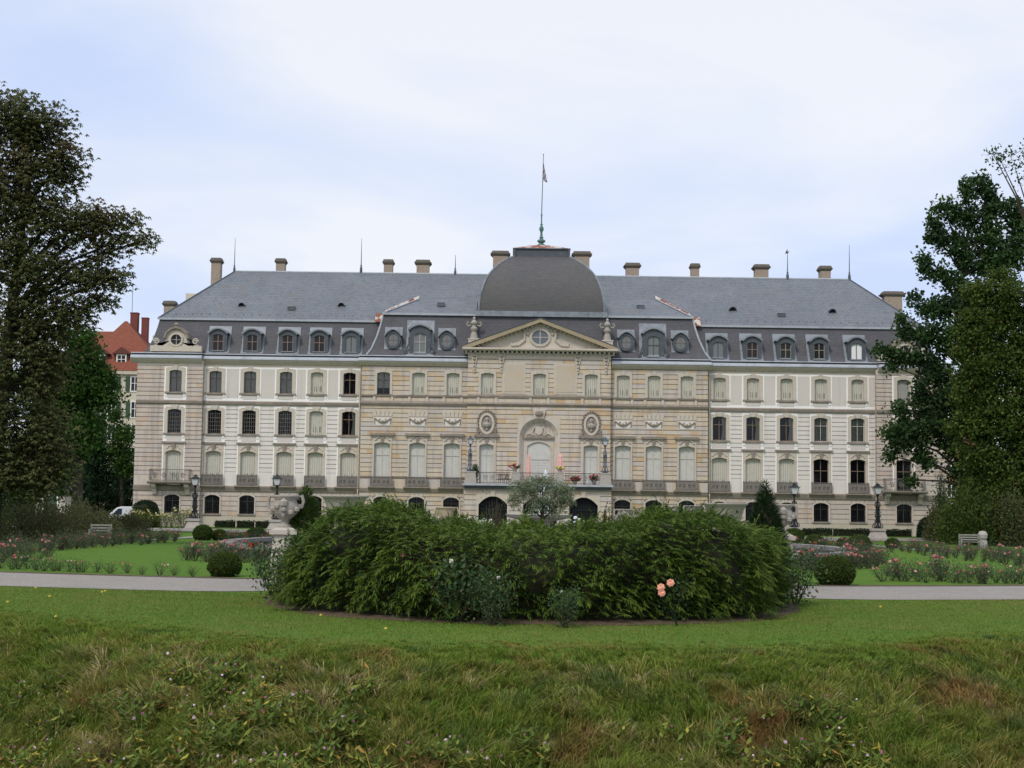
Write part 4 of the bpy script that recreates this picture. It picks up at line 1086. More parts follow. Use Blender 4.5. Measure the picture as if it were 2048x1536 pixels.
dormer(1307.5, 672, 712.5, .57, 1.0, 656, 646, 139.15, ymt, zm, ('paneG', 'woodD'), True)
for px, r in ((786, 679.5), (893.3, 681.5), (1252.8, 684.5), (1361, 686)):
    x, zc = W(px, r, 139.5); b = MB()
    def ov_(rx, rz, n=20, z=0): return [(rx * math.sin(2 * math.pi * i / n), z - rz * math.cos(2 * math.pi * i / n)) for i in range(n + 1)]
    b.ring(ov_(.48, .63), ov_(.76, .86), -.12, .0, 0, 1.6)
    top = [(-.86, .42), (-.8, .5), (-.55, .78), (-.25, .98), (0, 1.05), (.25, .98), (.55, .78), (.8, .5), (.86, .42)]
    b.ring([(q * .92, z - .1) for q, z in top], top, -.28, 1.7, 1, 1.7)
    for z_a, z_b in ((-.9, -.2), (-.2, .5), (.5, 1.32)):
        t = lambda z: float(np.interp((zc + z - zb) / (zm - zb), [0, .16, .45, .75, 1], [0, .3, .62, .85, 1])) * (ymt - 139.15) + 139.15 - 139.5 - .04
        b.quad((-.84, t(z_a), z_a), (.84, t(z_a), z_a), (.84, t(z_b), z_b), (-.84, t(z_b), z_b), 1)
    o = b.build('oval_dormer', [M['leadD'], M['lead']], castle, (x, 139.5, zc))
    b = MB(); b.poly([(q, -.02, z) for q, z in ov_(.5, .65)[:-1]]); b.build('pane', M['paneG'], o)
    b = MB(); b.box(-.03, .03, -.07, -.03, -.6, .6); b.box(-.46, .46, -.06, -.035, -.02, .02); b.build('sash', M['wood'], o)
# stone gables of the pavilions
for px, r in ((352, 679), (1808, 702)):
    x, zc = W(px, r, 139.3); zb_ = Z(714) - zc; b = MB()
    def disc(rad, n=20): return [(rad * math.sin(2 * math.pi * i / n), -rad * math.cos(2 * math.pi * i / n)) for i in range(n + 1)]
    b.box(-2.45, 2.45, -.1, .5, zb_, zb_ + .55, 0)
    side_ = [(2.1, zb_ + .55), (1.9, zb_ + .75), (1.5, -.75), (1.2, -.55), (1.05, -.2), (.98, .3), (.8, .68), (.45, .92), (0, 1.0)]
    hole = disc(.56, 16)
    full = [(-q, z) for q, z in side_] + side_[::-1][1:]
    n = len(full)
    # face between outline and the round hole
    hol = [(-.57 * math.cos(math.pi * (i / (n - 1)) * 1.5 - math.pi * .25), .57 * math.sin(math.pi * (i / (n - 1)) * 1.5 - math.pi * .25)) for i in range(n)]
    b.ring(hol, full, -.04, .3, 0, 2.2)
    b.poly([(hol[0][0], -.04, hol[0][1]), (full[0][0], -.04, full[0][1]), (full[-1][0], -.04, full[-1][1]), (hol[-1][0], -.04, hol[-1][1]), (.2, -.04, -.54), (-.2, -.04, -.54)], 0)
    b.ring(disc(.5), disc(.68), -.14, .2, 0, -.04)
    b.ring([(-1.0, .12), (-.85, .6), (-.45, .95), (0, 1.05), (.45, .95), (.85, .6), (1.0, .12)], [(-1.2, .1), (-1.0, .72), (-.52, 1.12), (0, 1.22), (.52, 1.12), (1.0, .72), (1.2, .1)], -.3, 1.5, 1, 1.8)
    b.lathe([(.2, 0), (.14, .1), (.24, .2), (.2, .3), (.05, .42)], (0, -.1, 1.2), 8, 1)
    for s in (-1, 1):
        b.tube([(s * (1.85 + .3 * math.cos(t) * (1 - t / 12)), -.12, zb_ + .95 + .3 * math.sin(t) * (1 - t / 12)) for t in [j * .6 for j in range(16)]], .07, 5, 0)
    o = b.build('stone_dormer', [M['stoneC'], M['dirty']], castle, (x, 139.4, zc))
    b = MB(); b.poly([(q, .12, z) for q, z in disc(.55)[:-1]]); b.build('pane', M['glassK'], o)
    b = MB(); b.box(-.025, .025, .04, .08, -.5, .5); b.box(-.5, .5, .045, .075, -.02, .02); b.build('sash', M['woodW'], o)
# rainwater pipes
for px in (723.5, 1416.5):
    x = X(px, 740, 139.4) + (-.05 if px < 1000 else .05); b = MB()
    b.tube([(x, 139.7, Z(733)), (x, 139.72, Z(738)), (x + (-.12 if px < 1000 else .12), 139.75, Z(752)), (x + (-.12 if px < 1000 else .12), 139.75, Z(981)), (x + (-.12 if px < 1000 else .12), 139.6, Z(986)), (x + (-.12 if px < 1000 else .12), 139.6, .05)], .075, 6)
    b.box(x - .17, x + .17, 139.5, 139.9, Z(738), Z(732.5))
    b.build('drainpipe', M['pipe'], castle)
# ------------------------------------------------------------------ vegetation tools
def unit(a): return a / np.maximum(np.linalg.norm(a, axis=-1, keepdims=True), 1e-9)
def rdir(n): return unit(rng.normal(size=(n, 3)))
def cards(C, Dn, S, l, w_, fold=.15):
    """diamond leaves"""
    n = len(C); l = np.broadcast_to(l, n)[:, None]; w_ = np.broadcast_to(w_, n)[:, None]
    Nn = unit(np.cross(Dn, S))
    V = np.stack([C, C + Dn * l * .5 + S * w_ * .5 + Nn * w_ * fold, C + Dn * l, C + Dn * l * .5 - S * w_ * .5 + Nn * w_ * fold], 1).reshape(-1, 3)
    return V, (np.arange(n * 4).reshape(n, 4))
def leaf_mat(name, cols, noise=None, rough=.7, trans=.25, attr=None):
    def f(m, t, b, tcn, src):
        o = t.nodes['Material Output']; tl = t.nodes.new('ShaderNodeBsdfTranslucent'); ms = t.nodes.new('ShaderNodeMixShader'); ms.inputs[0].default_value = trans
        t.links.new(src, tl.inputs[0]); t.links.new(b.outputs[0], ms.inputs[1]); t.links.new(tl.outputs[0], ms.inputs[2]); t.links.new(ms.outputs[0], o.inputs[0])
    return mat(name, island=cols, attr=attr, rough=rough, spec=.12, noise=noise, build=f)
M['chest'] = leaf_mat('horse_chestnut_leaves', [(0, (.075, .095, .035)), (.5, (.11, .135, .05)), (.8, (.14, .15, .065)), (1, (.16, .115, .065))], [(.13, (.14, .09, .05), .52, .68), (.5, (.075, .09, .035), .5, .8)], trans=.42)
M['maple'] = leaf_mat('maple_leaves', [(0, (.035, .08, .018)), (.6, (.055, .12, .025)), (1, (.08, .15, .03))], [(.2, (.025, .055, .016), .45, .75)], trans=.35)
M['tulip'] = leaf_mat('tulip_tree_leaves', [(0, (.035, .075, .028)), (.6, (.055, .11, .036)), (1, (.08, .14, .045))], [(.3, (.026, .05, .024), .45, .75)], trans=.35)
M['yellowt'] = leaf_mat('yellow_green_leaves', [(0, (.045, .085, .018)), (.5, (.075, .125, .026)), (.85, (.12, .16, .035)), (1, (.17, .16, .045))], [(.25, (.04, .07, .016), .45, .75)], trans=.35)
M['spruce'] = leaf_mat('dark_conifer_needles', [(0, (.010, .026, .012)), (1, (.02, .045, .02))], [(.5, (.012, .03, .012), .4, .8)])
M['shrub'] = leaf_mat('shrub_leaves', [(0, (.05, .068, .028)), (.5, (.075, .095, .036)), (.85, (.10, .11, .046)), (1, (.13, .10, .055))], [(.4, (.085, .06, .038), .5, .7)])
M['box'] = leaf_mat('boxwood_leaves', [(0, (.035, .06, .014)), (.6, (.055, .09, .018)), (1, (.09, .12, .025))], None)
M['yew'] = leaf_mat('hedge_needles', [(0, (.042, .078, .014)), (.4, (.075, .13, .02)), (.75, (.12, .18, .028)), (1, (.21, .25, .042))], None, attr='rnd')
M['yewc'] = leaf_mat('conifer_needles', [(0, (.03, .07, .016)), (.6, (.06, .12, .02)), (1, (.10, .16, .03))])
M['cone'] = leaf_mat('dwarf_conifer_needles', [(0, (.015, .045, .018)), (1, (.04, .085, .025))], None)
M['rosel'] = leaf_mat('rose_leaves', [(0, (.035, .075, .028)), (.6, (.06, .11, .045)), (.9, (.11, .155, .08)), (1, (.10, .07, .04))], None)
M['roseg'] = leaf_mat('grey_rose_leaves', [(0, (.055, .075, .042)), (.6, (.085, .105, .06)), (.9, (.12, .13, .08)), (1, (.11, .07, .05))], None)
M['olive'] = leaf_mat('olive_leaves', [(0, (.13, .17, .10)), (.5, (.20, .24, .15)), (1, (.30, .34, .23))], None)
M['balsam'] = leaf_mat('balsam_leaves', [(0, (.085, .14, .025)), (.5, (.14, .20, .04)), (.75, (.20, .26, .06)), (.88, (.42, .38, .07)), (1, (.30, .10, .05))], None)
M['yherb'] = leaf_mat('yellow_border_leaves', [(0, (.05, .09, .02)), (.7, (.10, .15, .03)), (1, (.24, .26, .05))], None)
M['twig'] = mat('twig', color=(.06, .05, .035), rough=1)
M['inner'] = mat('painted_foliage_shade', color=(.018, .022, .01), rough=1, noise=[(6, (.03, .025, .015), .4, .7)])  # solid filler; the shade inside foliage is put into its colour
pink = {}
for k, c in (('pink', (.66, .19, .25)), ('salmon', (.74, .36, .30)), ('red', (.56, .07, .06)), ('pale', (.80, .55, .50)), ('white', (.82, .80, .74)), ('peach', (.85, .45, .33)), ('yellow', (.74, .62, .13)), ('orange', (.75, .38, .12)), ('mauve', (.55, .22, .40)), ('lilac', (.72, .55, .70))):
    pink[k] = mat(k + '_petals', color=c, rough=.7, noise=[(40, tuple(min(1, v * 1.25) for v in c), .45, .7)])

def blob_world(bl, Y):
    px, py, rx, ry = bl[:4]; x, z = W(px, py, Y); return np.array([x, Y, z]), rx * Y / F, ry * Y / F
def make_tree(name, label, cat, blobs, Y, trunk, lmat, leaf=(.2, .11), dens=1.0, hand=False, group=None, trunk_r=.35, spread=.55, droop=0.0, per=26, bark='bark', upright=0):
    """blobs: crown masses (px, py, rx, ry[, depth offset]); trunk: (px at the ground)"""
    xt = W(trunk, 1050, Y)[0]; zg = float(tz(xt, Y)); root = empty(name, (xt, Y, zg), label, cat, group)
    B = []
    for bl in blobs:
        c, rx, rz = blob_world(bl, Y + (bl[4] if len(bl) > 4 else 0)); B.append((c, rx, rz, (rx + rz) / 2))
    ztop = max(c[2] + rz for c, rx, rz, ry in B)
    tb = MB(); cen = np.mean([b[0] for b in B], 0)
    tx = [(0, 0, 0), (.1, 0, (ztop - zg) * .2), (np.clip((cen[0] - xt) * .25, -1.5, 1.5), 0, (ztop - zg) * .45), (np.clip((cen[0] - xt) * .5, -2.5, 2.5), 0, (ztop - zg) * .75)]
    tb.tube(tx, [trunk_r * 1.25, trunk_r, trunk_r * .75, trunk_r * .3], 8)
    CP = []; 
    for c, rx, rz, ry in B:
        lc = c - np.array([xt, Y, zg])
        h = max(.12, min(.72, (lc[2] - abs(lc[0]) * .55 - rz * .4) / (ztop - zg)))
        q = np.array([np.interp(h, [0, .2, .45, .75], [p[i] for p in tx]) for i in (0, 1)] + [h * (ztop - zg)])
        mid = (q + lc) / 2 + np.array([0, 0, .1 * np.linalg.norm(lc - q)])
        r0 = trunk_r * .45 * (1 - h * .5); tb.tube([tuple(q), tuple(mid), tuple(lc)], [r0, r0 * .6, r0 * .25], 6)
        vol = rx * rz * ry; ncl = int(21 * dens * vol ** .68) + 5
        u = rdir(ncl) * (rng.random((ncl, 1)) ** .42); P = c + u * np.array([rx, ry, rz])
        for p in P[::7]:
            lp = p - np.array([xt, Y, zg]); s = lc + (lp - lc) * .15
            tb.tube([tuple(s), tuple((s + lp) / 2 + rng.normal(size=3) * .15), tuple(lp)], [r0 * .22, r0 * .14, .012], 4, cap=False)
        CP.append(P)
    CP = np.concatenate(CP)
    tr = tb.build('trunk', M[bark], root, smooth=True)
    n = len(CP); k = per
    cs = spread * (.6 + .8 * rng.random((n, 1, 1)))
    ball = rng.normal(size=(n, k, 3)); ball /= np.linalg.norm(ball, axis=2, keepdims=True); ball *= rng.random((n, k, 1)) ** .45
    pts = CP[:, None, :] + ball * cs * np.array([1, 1, .62 + upright]) * 1.15
    pts = pts.reshape(-1, 3); m = len(pts)
    if hand:
        q = 6; ang = 2 * math.pi * np.arange(q) / q + rng.random((m, 1)) * 6.28
        rad = unit(np.stack([np.cos(ang), np.sin(ang), np.full_like(ang, -.55 - .3)], -1) + rng.normal(size=(m, 1, 3)) * .25)
        C = np.repeat(pts[:, None, :], q, 1).reshape(-1, 3); Dn = rad.reshape(-1, 3)
        S = unit(np.cross(Dn, np.array([0, 0, 1.0]))); ll = leaf[0] * (.7 + .6 * rng.random(m * q))
        V, Fq = cards(C, Dn, S, ll, leaf[1] * (.8 + .4 * rng.random(m * q)))
    else:
        Dn = unit(rng.normal(size=(m, 3)) + np.array([0, 0, -droop + upright])); S = unit(np.cross(Dn, unit(rng.normal(size=(m, 3)) * .7 + np.array([0, 0, 1]))))
        V, Fq = cards(pts, Dn, S, leaf[0] * (.7 + .6 * rng.random(m)), leaf[1] * (.7 + .6 * rng.random(m)))
    V = V - np.array([xt, Y, zg])
    link('crown', np_mesh('crown', V, [Fq], M[lmat]), root)
    return root
make_tree('horse_chestnut_tree', 'tall browning horse chestnut tree filling the left edge of the picture', 'tree',
    [(10, 240, 75, 75), (85, 262, 66, 52), (55, 350, 95, 75), (125, 330, 42, 50), (10, 450, 90, 90), (120, 440, 72, 60), (190, 440, 42, 36), (245, 445, 34, 24), (278, 482, 24, 18), (215, 490, 42, 30), (70, 540, 90, 65),
     (175, 550, 55, 38), (230, 555, 30, 22), (205, 600, 28, 18), (50, 640, 95, 70), (145, 620, 50, 40), (30, 760, 95, 90), (90, 730, 50, 60), (30, 890, 95, 80), (95, 860, 48, 60), (20, 960, 95, 45), (100, 935, 42, 45),
     (-110, 300, 90, 130), (-120, 600, 110, 160), (-110, 850, 90, 120)], 70, -20, 'chest', (.21, .075), 1.5, True, None, .42, .8, per=13)
make_tree('maple_tree', 'green leafy maple between the chestnut and the castle', 'tree',
    [(160, 690, 40, 42), (200, 748, 26, 22), (150, 760, 70, 60), (205, 790, 36, 30), (125, 850, 70, 70), (165, 860, 40, 60), (90, 940, 70, 60), (100, 760, 60, 70)], 108, 150, 'maple', (.3, .2), 1.25, trunk_r=.4, spread=.8, per=30)
make_tree('small_tree', 'light green young tree beside the left corner of the castle', 'tree', [(245, 870, 24, 26), (238, 905, 30, 26), (250, 935, 24, 22), (228, 830, 16, 14)], 150, 240, 'maple', (.3, .2), 1.1, trunk_r=.2, spread=.8, per=26)
for i, (px, top, bot, hw, Y, lb) in enumerate(((190, 840, 1035, 62, 150, 'dark broad conifer behind the white van'), (140, 900, 1030, 48, 142, 'dark conifer behind the little outbuilding'), (245, 900, 1030, 36, 160, 'slim dark conifer against the left end of the castle'), (40, 880, 1030, 75, 145, 'dark conifer deep behind the left rose beds'),
        (1965, 900, 1040, 60, 146, 'dark conifer behind the right bench'), (2040, 850, 1040, 60, 140, 'dark conifer at the right edge'))):
    bl = []; n = 6
    for k in range(n): t = (k + .5) / n; bl.append((px, top + (bot - top) * t, hw * (.2 + .8 * t), (bot - top) / n * .75))
    make_tree('conifer', lb, 'tree', bl, Y, px, 'spruce', (.4, .12), 1.3, trunk_r=.3, spread=.9, droop=.8, per=34)
make_tree('tulip_tree', 'tall dark green tulip tree standing before the right end of the castle', 'tree',
    [(1935, 378, 9, 32), (1941, 430, 15, 34), (1960, 370, 14, 26), (1977, 386, 9, 20), (1985, 420, 24, 34), (1972, 470, 32, 40), (1998, 520, 34, 40), (1962, 520, 18, 40), (2035, 430, 22, 34), (2040, 490, 30, 50),
     (1888, 413, 12, 17), (1906, 430, 16, 24), (1868, 440, 8, 22), (1864, 470, 8, 20), (1885, 475, 20, 24), (1913, 490, 18, 28), (1930, 525, 12, 30), (1848, 520, 10, 13), (1851, 545, 8, 20), (1875, 545, 15, 20), (1905, 560, 22, 20),
     (1832, 598, 8, 13), (1854, 620, 17, 17), (1880, 618, 26, 24), (1920, 608, 34, 28), (1950, 590, 28, 34), (1804, 642, 8, 15), (1814, 665, 13, 18), (1848, 672, 25, 24), (1895, 680, 38, 34), (1960, 670, 50, 50),
     (1758, 700, 10, 8), (1783, 705, 17, 11), (1805, 718, 15, 12), (1830, 715, 20, 17), (1783, 732, 7, 5), (1868, 742, 32, 34), (1848, 790, 28, 28), (1798, 818, 20, 17), (1784, 868, 23, 25), (1782, 912, 13, 13), (1820, 870, 28, 38),
     (1860, 850, 34, 48), (1848, 920, 20, 22), (1824, 960, 10, 10), (1900, 800, 38, 50), (1902, 880, 28, 40), (1950, 800, 40, 70), (1930, 950, 30, 40)], 120, 1965, 'tulip', (.32, .25), 1.25, trunk_r=.38, spread=.6, per=20, upright=.25)
make_tree('linden_tree', 'broad yellow green tree at the right edge in front of the tulip tree', 'tree',
    [(1985, 600, 50, 48), (2035, 620, 50, 60), (1955, 660, 44, 44), (1965, 740, 52, 56), (2030, 730, 60, 70), (1990, 830, 64, 56), (1950, 850, 34, 40), (2035, 860, 50, 70), (1965, 915, 46, 46), (2010, 960, 60, 56), (1965, 985, 48, 40), (2030, 1010, 50, 44), (1945, 1020, 30, 34), (1935, 640, 12, 14), (1920, 700, 14, 20), (1925, 790, 16, 26), (1908, 850, 12, 16), (1950, 585, 20, 18), (2010, 555, 30, 18), (1945, 760, 24, 60), (2110, 700, 80, 140), (2110, 900, 80, 110)], 113, 2030, 'yellowt', (.28, .18), 1.15, trunk_r=.3, spread=.85, per=34)
make_tree('birch_tree', 'thin airy treetop reaching in at the upper right edge', 'tree', [(2000, 318, 20, 10), (2030, 335, 24, 13), (2050, 365, 18, 20), (1985, 306, 8, 6), (2045, 300, 22, 8), (2080, 380, 30, 60), (2085, 480, 40, 60)], 44, 2120, 'tulip', (.11, .07), .75, trunk_r=.14, spread=.3, per=12)

# shrub masses
def shrub(name, label, px, base, hw_px, top, lmat, leaf=(.07, .04), n=3000, depth=None, group=None, sticks=True, Y=None, cat='shrub'):
    x, Yg, zg = G(px, base) if Y is None else (W(px, base, Y)[0], Y, float(tz(W(px, base, Y)[0], Y)))
    h = W(px, top, Yg)[1] - zg; r = hw_px * Yg / F; dpt = depth or r
    root = empty(name, (x, Yg + dpt * .6, zg), label, cat, group)
    u = rdir(n) * rng.random((n, 1)) ** .3; u[:, 2] = np.abs(u[:, 2])
    bump = 1 + .18 * np.sin(u[:, :1] * 7 + px) * np.cos(u[:, 1:2] * 6) + .14 * rng.normal(size=(n, 1))
    P = u * bump * np.array([r, dpt, h * .95]); P[:, 2] = np.maximum(P[:, 2], .03)
    Dn = unit(u + rng.normal(size=(n, 3)) * .8 + np.array([0, 0, .5])); S = unit(np.cross(Dn, rdir(n)))
    V, Fq = cards(P, Dn, S, leaf[0] * (.6 + .8 * rng.random(n)), leaf[1] * (.7 + .6 * rng.random(n)))
    link('foliage', np_mesh('foliage', V, [Fq], M[lmat]), root)
    if sticks:
        b = MB()
        for i in range(26):
            a = rnd.uniform(0, 6.28); q = rnd.uniform(.2, .95); t = (math.cos(a) * r * q, math.sin(a) * dpt * q, h * (1.08 - .5 * q * q))
            b.tube([(t[0] * .15, t[1] * .15, 0), (t[0] * .6, t[1] * .6, t[2] * .55), t], [.03, .02, .006], 4)
        b.build('stems', M['twig'], root)
    return root
for i, (px, base, hw, top, lb) in enumerate(((25, 1085, 70, 1000, 'wide brownish shrub at the left edge behind the roses'), (120, 1078, 65, 1005, 'dense brownish green shrub in the left shrub border'), (163, 1074, 34, 1026, 'low shrub left of the white bench'), (232, 1066, 30, 1032, 'low reddish shrub in front of the white van'))):
    shrub('shrub', lb, px, base, hw, top, 'shrub', (.16, .09), 7000, 5)
for px, hw, top, lb, lm, n, Ys in ((1903, 24, 1014, 'brownish shrub beside the clipped block right', 'shrub', 7000, 117), (1962, 56, 978, 'tall green shrub behind the right bench', 'box', 12000, 110), (2036, 50, 990, 'brownish shrub at the right edge behind the roses', 'shrub', 10000, 108), (1893, 17, 945, 'airy grey shrub at the right corner of the castle', 'rosel', 1500, 128)):
    shrub('shrub', lb, px, 1080, hw, top, lm, (.22, .13), n, 4 if n > 2000 else 2, Y=Ys)
# clipped block shrubs by the castle corners
def clipped(label, px, base, hw, top, Y, dp=1.4):
    x, z0 = W(px, base, Y); z0 = float(tz(x, Y)); h = W(px, top, Y)[1] - z0; r = hw * Y / F
    root = empty('clipped_shrub', (x, Y, z0), label, 'shrub')
    n = 5000; u = rdir(n); u[:, 2] = np.abs(u[:, 2]); q = np.abs(u) ** 3.2; s = (q.sum(1, keepdims=True)) ** (-1 / 3.2)
    P = u * s * np.array([r, dp, h]) * (1 + .02 * rng.normal(size=(n, 1)))
    Dn = unit(rng.normal(size=(n, 3))); V, Fq = cards(P, Dn, unit(np.cross(Dn, rdir(n))), .13, .08)
    link('foliage', np_mesh('foliage', V, [Fq], M['spruce']), root)
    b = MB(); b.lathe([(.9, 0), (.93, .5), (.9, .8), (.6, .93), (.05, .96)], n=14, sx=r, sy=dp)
    o = b.build('dark_core', M['inner'], root); o.scale = (1, 1, h)
clipped('dark clipped round block at the left corner of the castle', 290, 1050, 26, 1003, 134)
clipped('dark clipped round block at the right corner of the castle', 1864, 1077, 26, 1036, 134)
# boxwood balls
def ball_proto():
    root = empty('boxwood_ball', (0, 0, 0), 'x', 'boxwood', 'boxwood balls in the rose garden')
    n = 8000; u = rdir(n); P = u * (1 + .035 * rng.normal(size=(n, 1)) + .03 * np.sin(u[:, :1] * 9) * np.sin(u[:, 2:3] * 8)); P[:, 2] = P[:, 2] * .82 + .72
    P = P[P[:, 2] > .0]; n = len(P); Dn = unit(u[:n] * .6 + rng.normal(size=(n, 3))); V, Fq = cards(P, Dn, unit(np.cross(Dn, rdir(n))), .11, .07)
    f = link('foliage', np_mesh('foliage', V, [Fq], M['box']), root)
    b = MB(); b.lathe([(.5, .02), (.8, .3), (.9, .72), (.75, 1.15), (.4, 1.42), (.05, 1.48)], n=14); t = b.build('dark_core', M['inner'], root)
    return root, [f, t]
bp, bk = ball_proto(); first = True
for px, base, hw, lb in ((445, 1154, 32, 'largest boxwood ball on the left lawn beside the gravel path'), (1675, 1171, 38, 'largest boxwood ball on the right lawn beside the gravel path'), (403, 1081, 19, 'boxwood ball at the left end of the far left rose bed'), (437, 1081, 15, 'small boxwood ball half hidden in the far left rose bed'),
        (510, 1085, 20, 'boxwood ball among red roses left of the big stone vase'), (1632, 1100, 20, 'boxwood ball right of the red roses behind the fountain rim'), (1690, 1098, 15, 'small boxwood ball in the middle of the far right rose bed'), (1722, 1102, 22, 'boxwood ball in front of the right lamp pedestal'), (1787, 1097, 14, 'low boxwood ball at the end of the long right rose bed'), (1590, 1085, 20, 'boxwood ball half hidden beside the right stone vase')):
    x, Y, z = G(px, base); s = hw * Y / F
    if first: bp.location = (x, Y + s * .6, z - .02); bp.scale = (s,) * 3; bp['label'] = lb; first = False
    else: place_copy(bk, bp, (x, Y + s * .6, z - .02), rnd.uniform(0, 6), (s, s, s * rnd.uniform(.9, 1.05)), lb)
# low clipped hedges under the facade
def low_hedge(label, p0, p1, base, group):
    Y = 136.5; x0, x1 = X(p0, base, Y), X(p1, base, Y); h = .62; n = int((x1 - x0) * 260)
    root = empty('low_hedge', ((x0 + x1) / 2, Y, 0), label, 'low hedge', group)
    u = rng.random((n, 3)) * np.array([x1 - x0, .9, h]) - np.array([(x1 - x0) / 2, .45, 0]); f = rng.integers(0, 3, n)
    u[f == 0, 2] = h + .04 * np.sin(u[f == 0, 0] * 2.2); u[f == 1, 1] = -.45
    Dn = rdir(n); V, Fq = cards(u, Dn, unit(np.cross(Dn, rdir(n))), .13, .08)
    link('foliage', np_mesh('foliage', V, [Fq], M['spruce']), root)
    b = MB(); b.box(-(x1 - x0) / 2 + .05, (x1 - x0) / 2 - .05, -.4, .4, 0, h - .04); b.build('dark_core', M['inner'], root)
for p0, p1, lb in ((430, 470, 'first short low hedge left under the castle wall'), (474, 508, 'second short low hedge left under the castle wall'), (511, 545, 'third short low hedge left under the castle wall'), (1600, 1664, 'low dark hedge under the two barred windows right'),
                   (1667, 1745, 'low dark hedge left of the right lamp pedestal'), (1772, 1797, 'short low hedge right of the right lamp pedestal'), (1799, 1822, 'last short low hedge under the right balcony')):
    low_hedge(lb, p0, p1, 1060, 'low hedges along the castle wall')

# the great hedge of feathery evergreen
def hedge_h(x): 
    t = (x - HX) / HA
    return 1.58 + .08 * np.sin(x * 2.1 + .5) + .07 * np.sin(x * 5.3) + .14 * np.exp(-((t + .62) / .16) ** 2) + .13 * np.exp(-((t - .45) / .2) ** 2) - .25 * np.exp(-((t - .03) / .30) ** 2)
def hedge_pts(n, side):
    a = rng.random(n) * 2 * math.pi
    fa = rng.random(n) < .78; a = np.where(fa, math.pi + rng.random(n) * math.pi, a)
    ca, sa = np.cos(a), np.sin(a); b_ = np.where(sa < 0, HBF, HBB)
    ex = .82; cx_ = np.sign(ca) * np.abs(ca) ** ex; sy_ = np.sign(sa) * np.abs(sa) ** ex
    if side:
        q = rng.random(n) ** .9; rr = 1 + .022 * np.sin(a * 7 + 1.2) + .018 * np.sin(a * 11 + 3 + 2 * q) - .05 * q ** 4 - np.where(ca < 0, .085, .02) * q ** 1.2 * np.abs(ca) ** 3 - .03 * (1 - q) + .024 * np.sin(a * 17 + q * 5) + .022 * np.sin(a * 31 - q * 9) + .014 * rng.normal(size=n)
    else:
        q = np.ones(n); rr = (.93 - np.where(ca < 0, .085, .03) * np.abs(ca) ** 3) * np.sqrt(rng.random(n))
    x = HX + HA * cx_ * rr; y = HY + b_ * sy_ * rr
    top = (hedge_h(x) + .07 * np.sin(x * 2.9 + y * 1.7) * np.sin(y * 3.1 - x * 1.3) + .04 * np.sin(x * 7.1 + y * 3)) * (1 - (.11 * rr ** 8 if not side else .07))
    z = tz(x, y) + .12 + (top - .12) * q if side else tz(x, y) + top + .05 * rng.normal(size=n)
    nrm = np.stack([cx_ / HA * 5, sy_ / b_ * 5, (q ** 3 * .7 if side else np.full(n, .55))], -1)
    if not side: nrm[:, :2] = np.stack([cx_, sy_], -1) * rr[:, None] * 1.0 + rng.normal(size=(n, 2)) * .6
    return np.stack([x, y, z], -1), unit(nrm)
def sprays(P, O, Ln, leaflet, stations=8, down=.45):
    n = len(P); Ln = Ln[:, None]
    S = unit(np.cross(O, np.array([0, 0, 1.0])) + rng.normal(size=(n, 3)) * .2)
    def at(t): return P + O * Ln * t + np.array([0, 0, -1.0]) * Ln * down * t * t
    V = []; T = []; Qd = []
    off = 0
    ts = np.linspace(0, 1, 4); wv = S * .012
    vs_ = []
    for t in ts: vs_ += [at(t) + wv * (1 - t * .8), at(t) - wv * (1 - t * .8)]
    vs_ = np.stack(vs_, 1); k = vs_.shape[1]
    base = (np.arange(n) * k)[:, None]
    Qd = np.concatenate([base + np.array([[2 * i, 2 * i + 1, 2 * i + 3, 2 * i + 2]]) for i in range(3)], 0)
    V.append(vs_.reshape(-1, 3)); off = n * k
    for i in range(stations):
        t = .12 + .85 * i / stations
        for s in (-1, 1):
            a = at(t); b_ = at(t + .07); ll = leaflet * (1.15 - t) * (.8 + .4 * rng.random((n, 1)))
            tip = a + (O * .75 + S * s) * ll * .8 + np.array([0, 0, -1.0]) * ll * (.25 + .3 * rng.random((n, 1)))
            vv_ = np.stack([a, b_, tip], 1); V.append(vv_.reshape(-1, 3)); T.append((np.arange(n * 3).reshape(n, 3)) + off); off += n * 3
    return np.concatenate(V), Qd, np.concatenate(T)
hroot = empty('hedge', (HX, HY, float(tz(HX, HY))), 'big rounded feathery green hedge in the middle of the lawn before the castle', 'hedge')
def fronds(P, O, Lf, nsub, seed=0):
    # arching flat fronds with side sprays; returns sprays' bases, directions, lengths and colour values
    n = len(P); O = unit(O); S = unit(np.cross(O, np.array([0, 0, 1.0])) + rng.normal(size=(n, 3)) * .18)
    dn = .12 + .45 * rng.random((n, 1)) ** 1.5; L1 = Lf[:, None]; tone = rng.random(n)
    bp_, bo, bl, bt = [], [], [], []
    for i in range(nsub):
        t = (i + .6) / nsub; s = 1 if i % 2 else -1
        base = P + O * L1 * t + np.array([0, 0, -1.0]) * L1 * dn * t * t
        tan = unit(O + np.array([0, 0, -2.0]) * dn * t)
        d = unit(tan * (.75 + .5 * t) + S * s * (.95 - .5 * t) + rng.normal(size=(n, 3)) * .10)
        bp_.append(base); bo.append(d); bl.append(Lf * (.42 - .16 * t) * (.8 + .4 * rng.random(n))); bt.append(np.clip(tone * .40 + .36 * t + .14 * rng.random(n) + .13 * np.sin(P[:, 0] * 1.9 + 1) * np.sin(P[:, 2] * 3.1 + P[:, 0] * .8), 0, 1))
    return np.concatenate(bp_), np.concatenate(bo), np.concatenate(bl), np.concatenate(bt)
Ps, Os = hedge_pts(6800, True); Pt, Ot = hedge_pts(6800, False); Pw, Ow = hedge_pts(260, False)
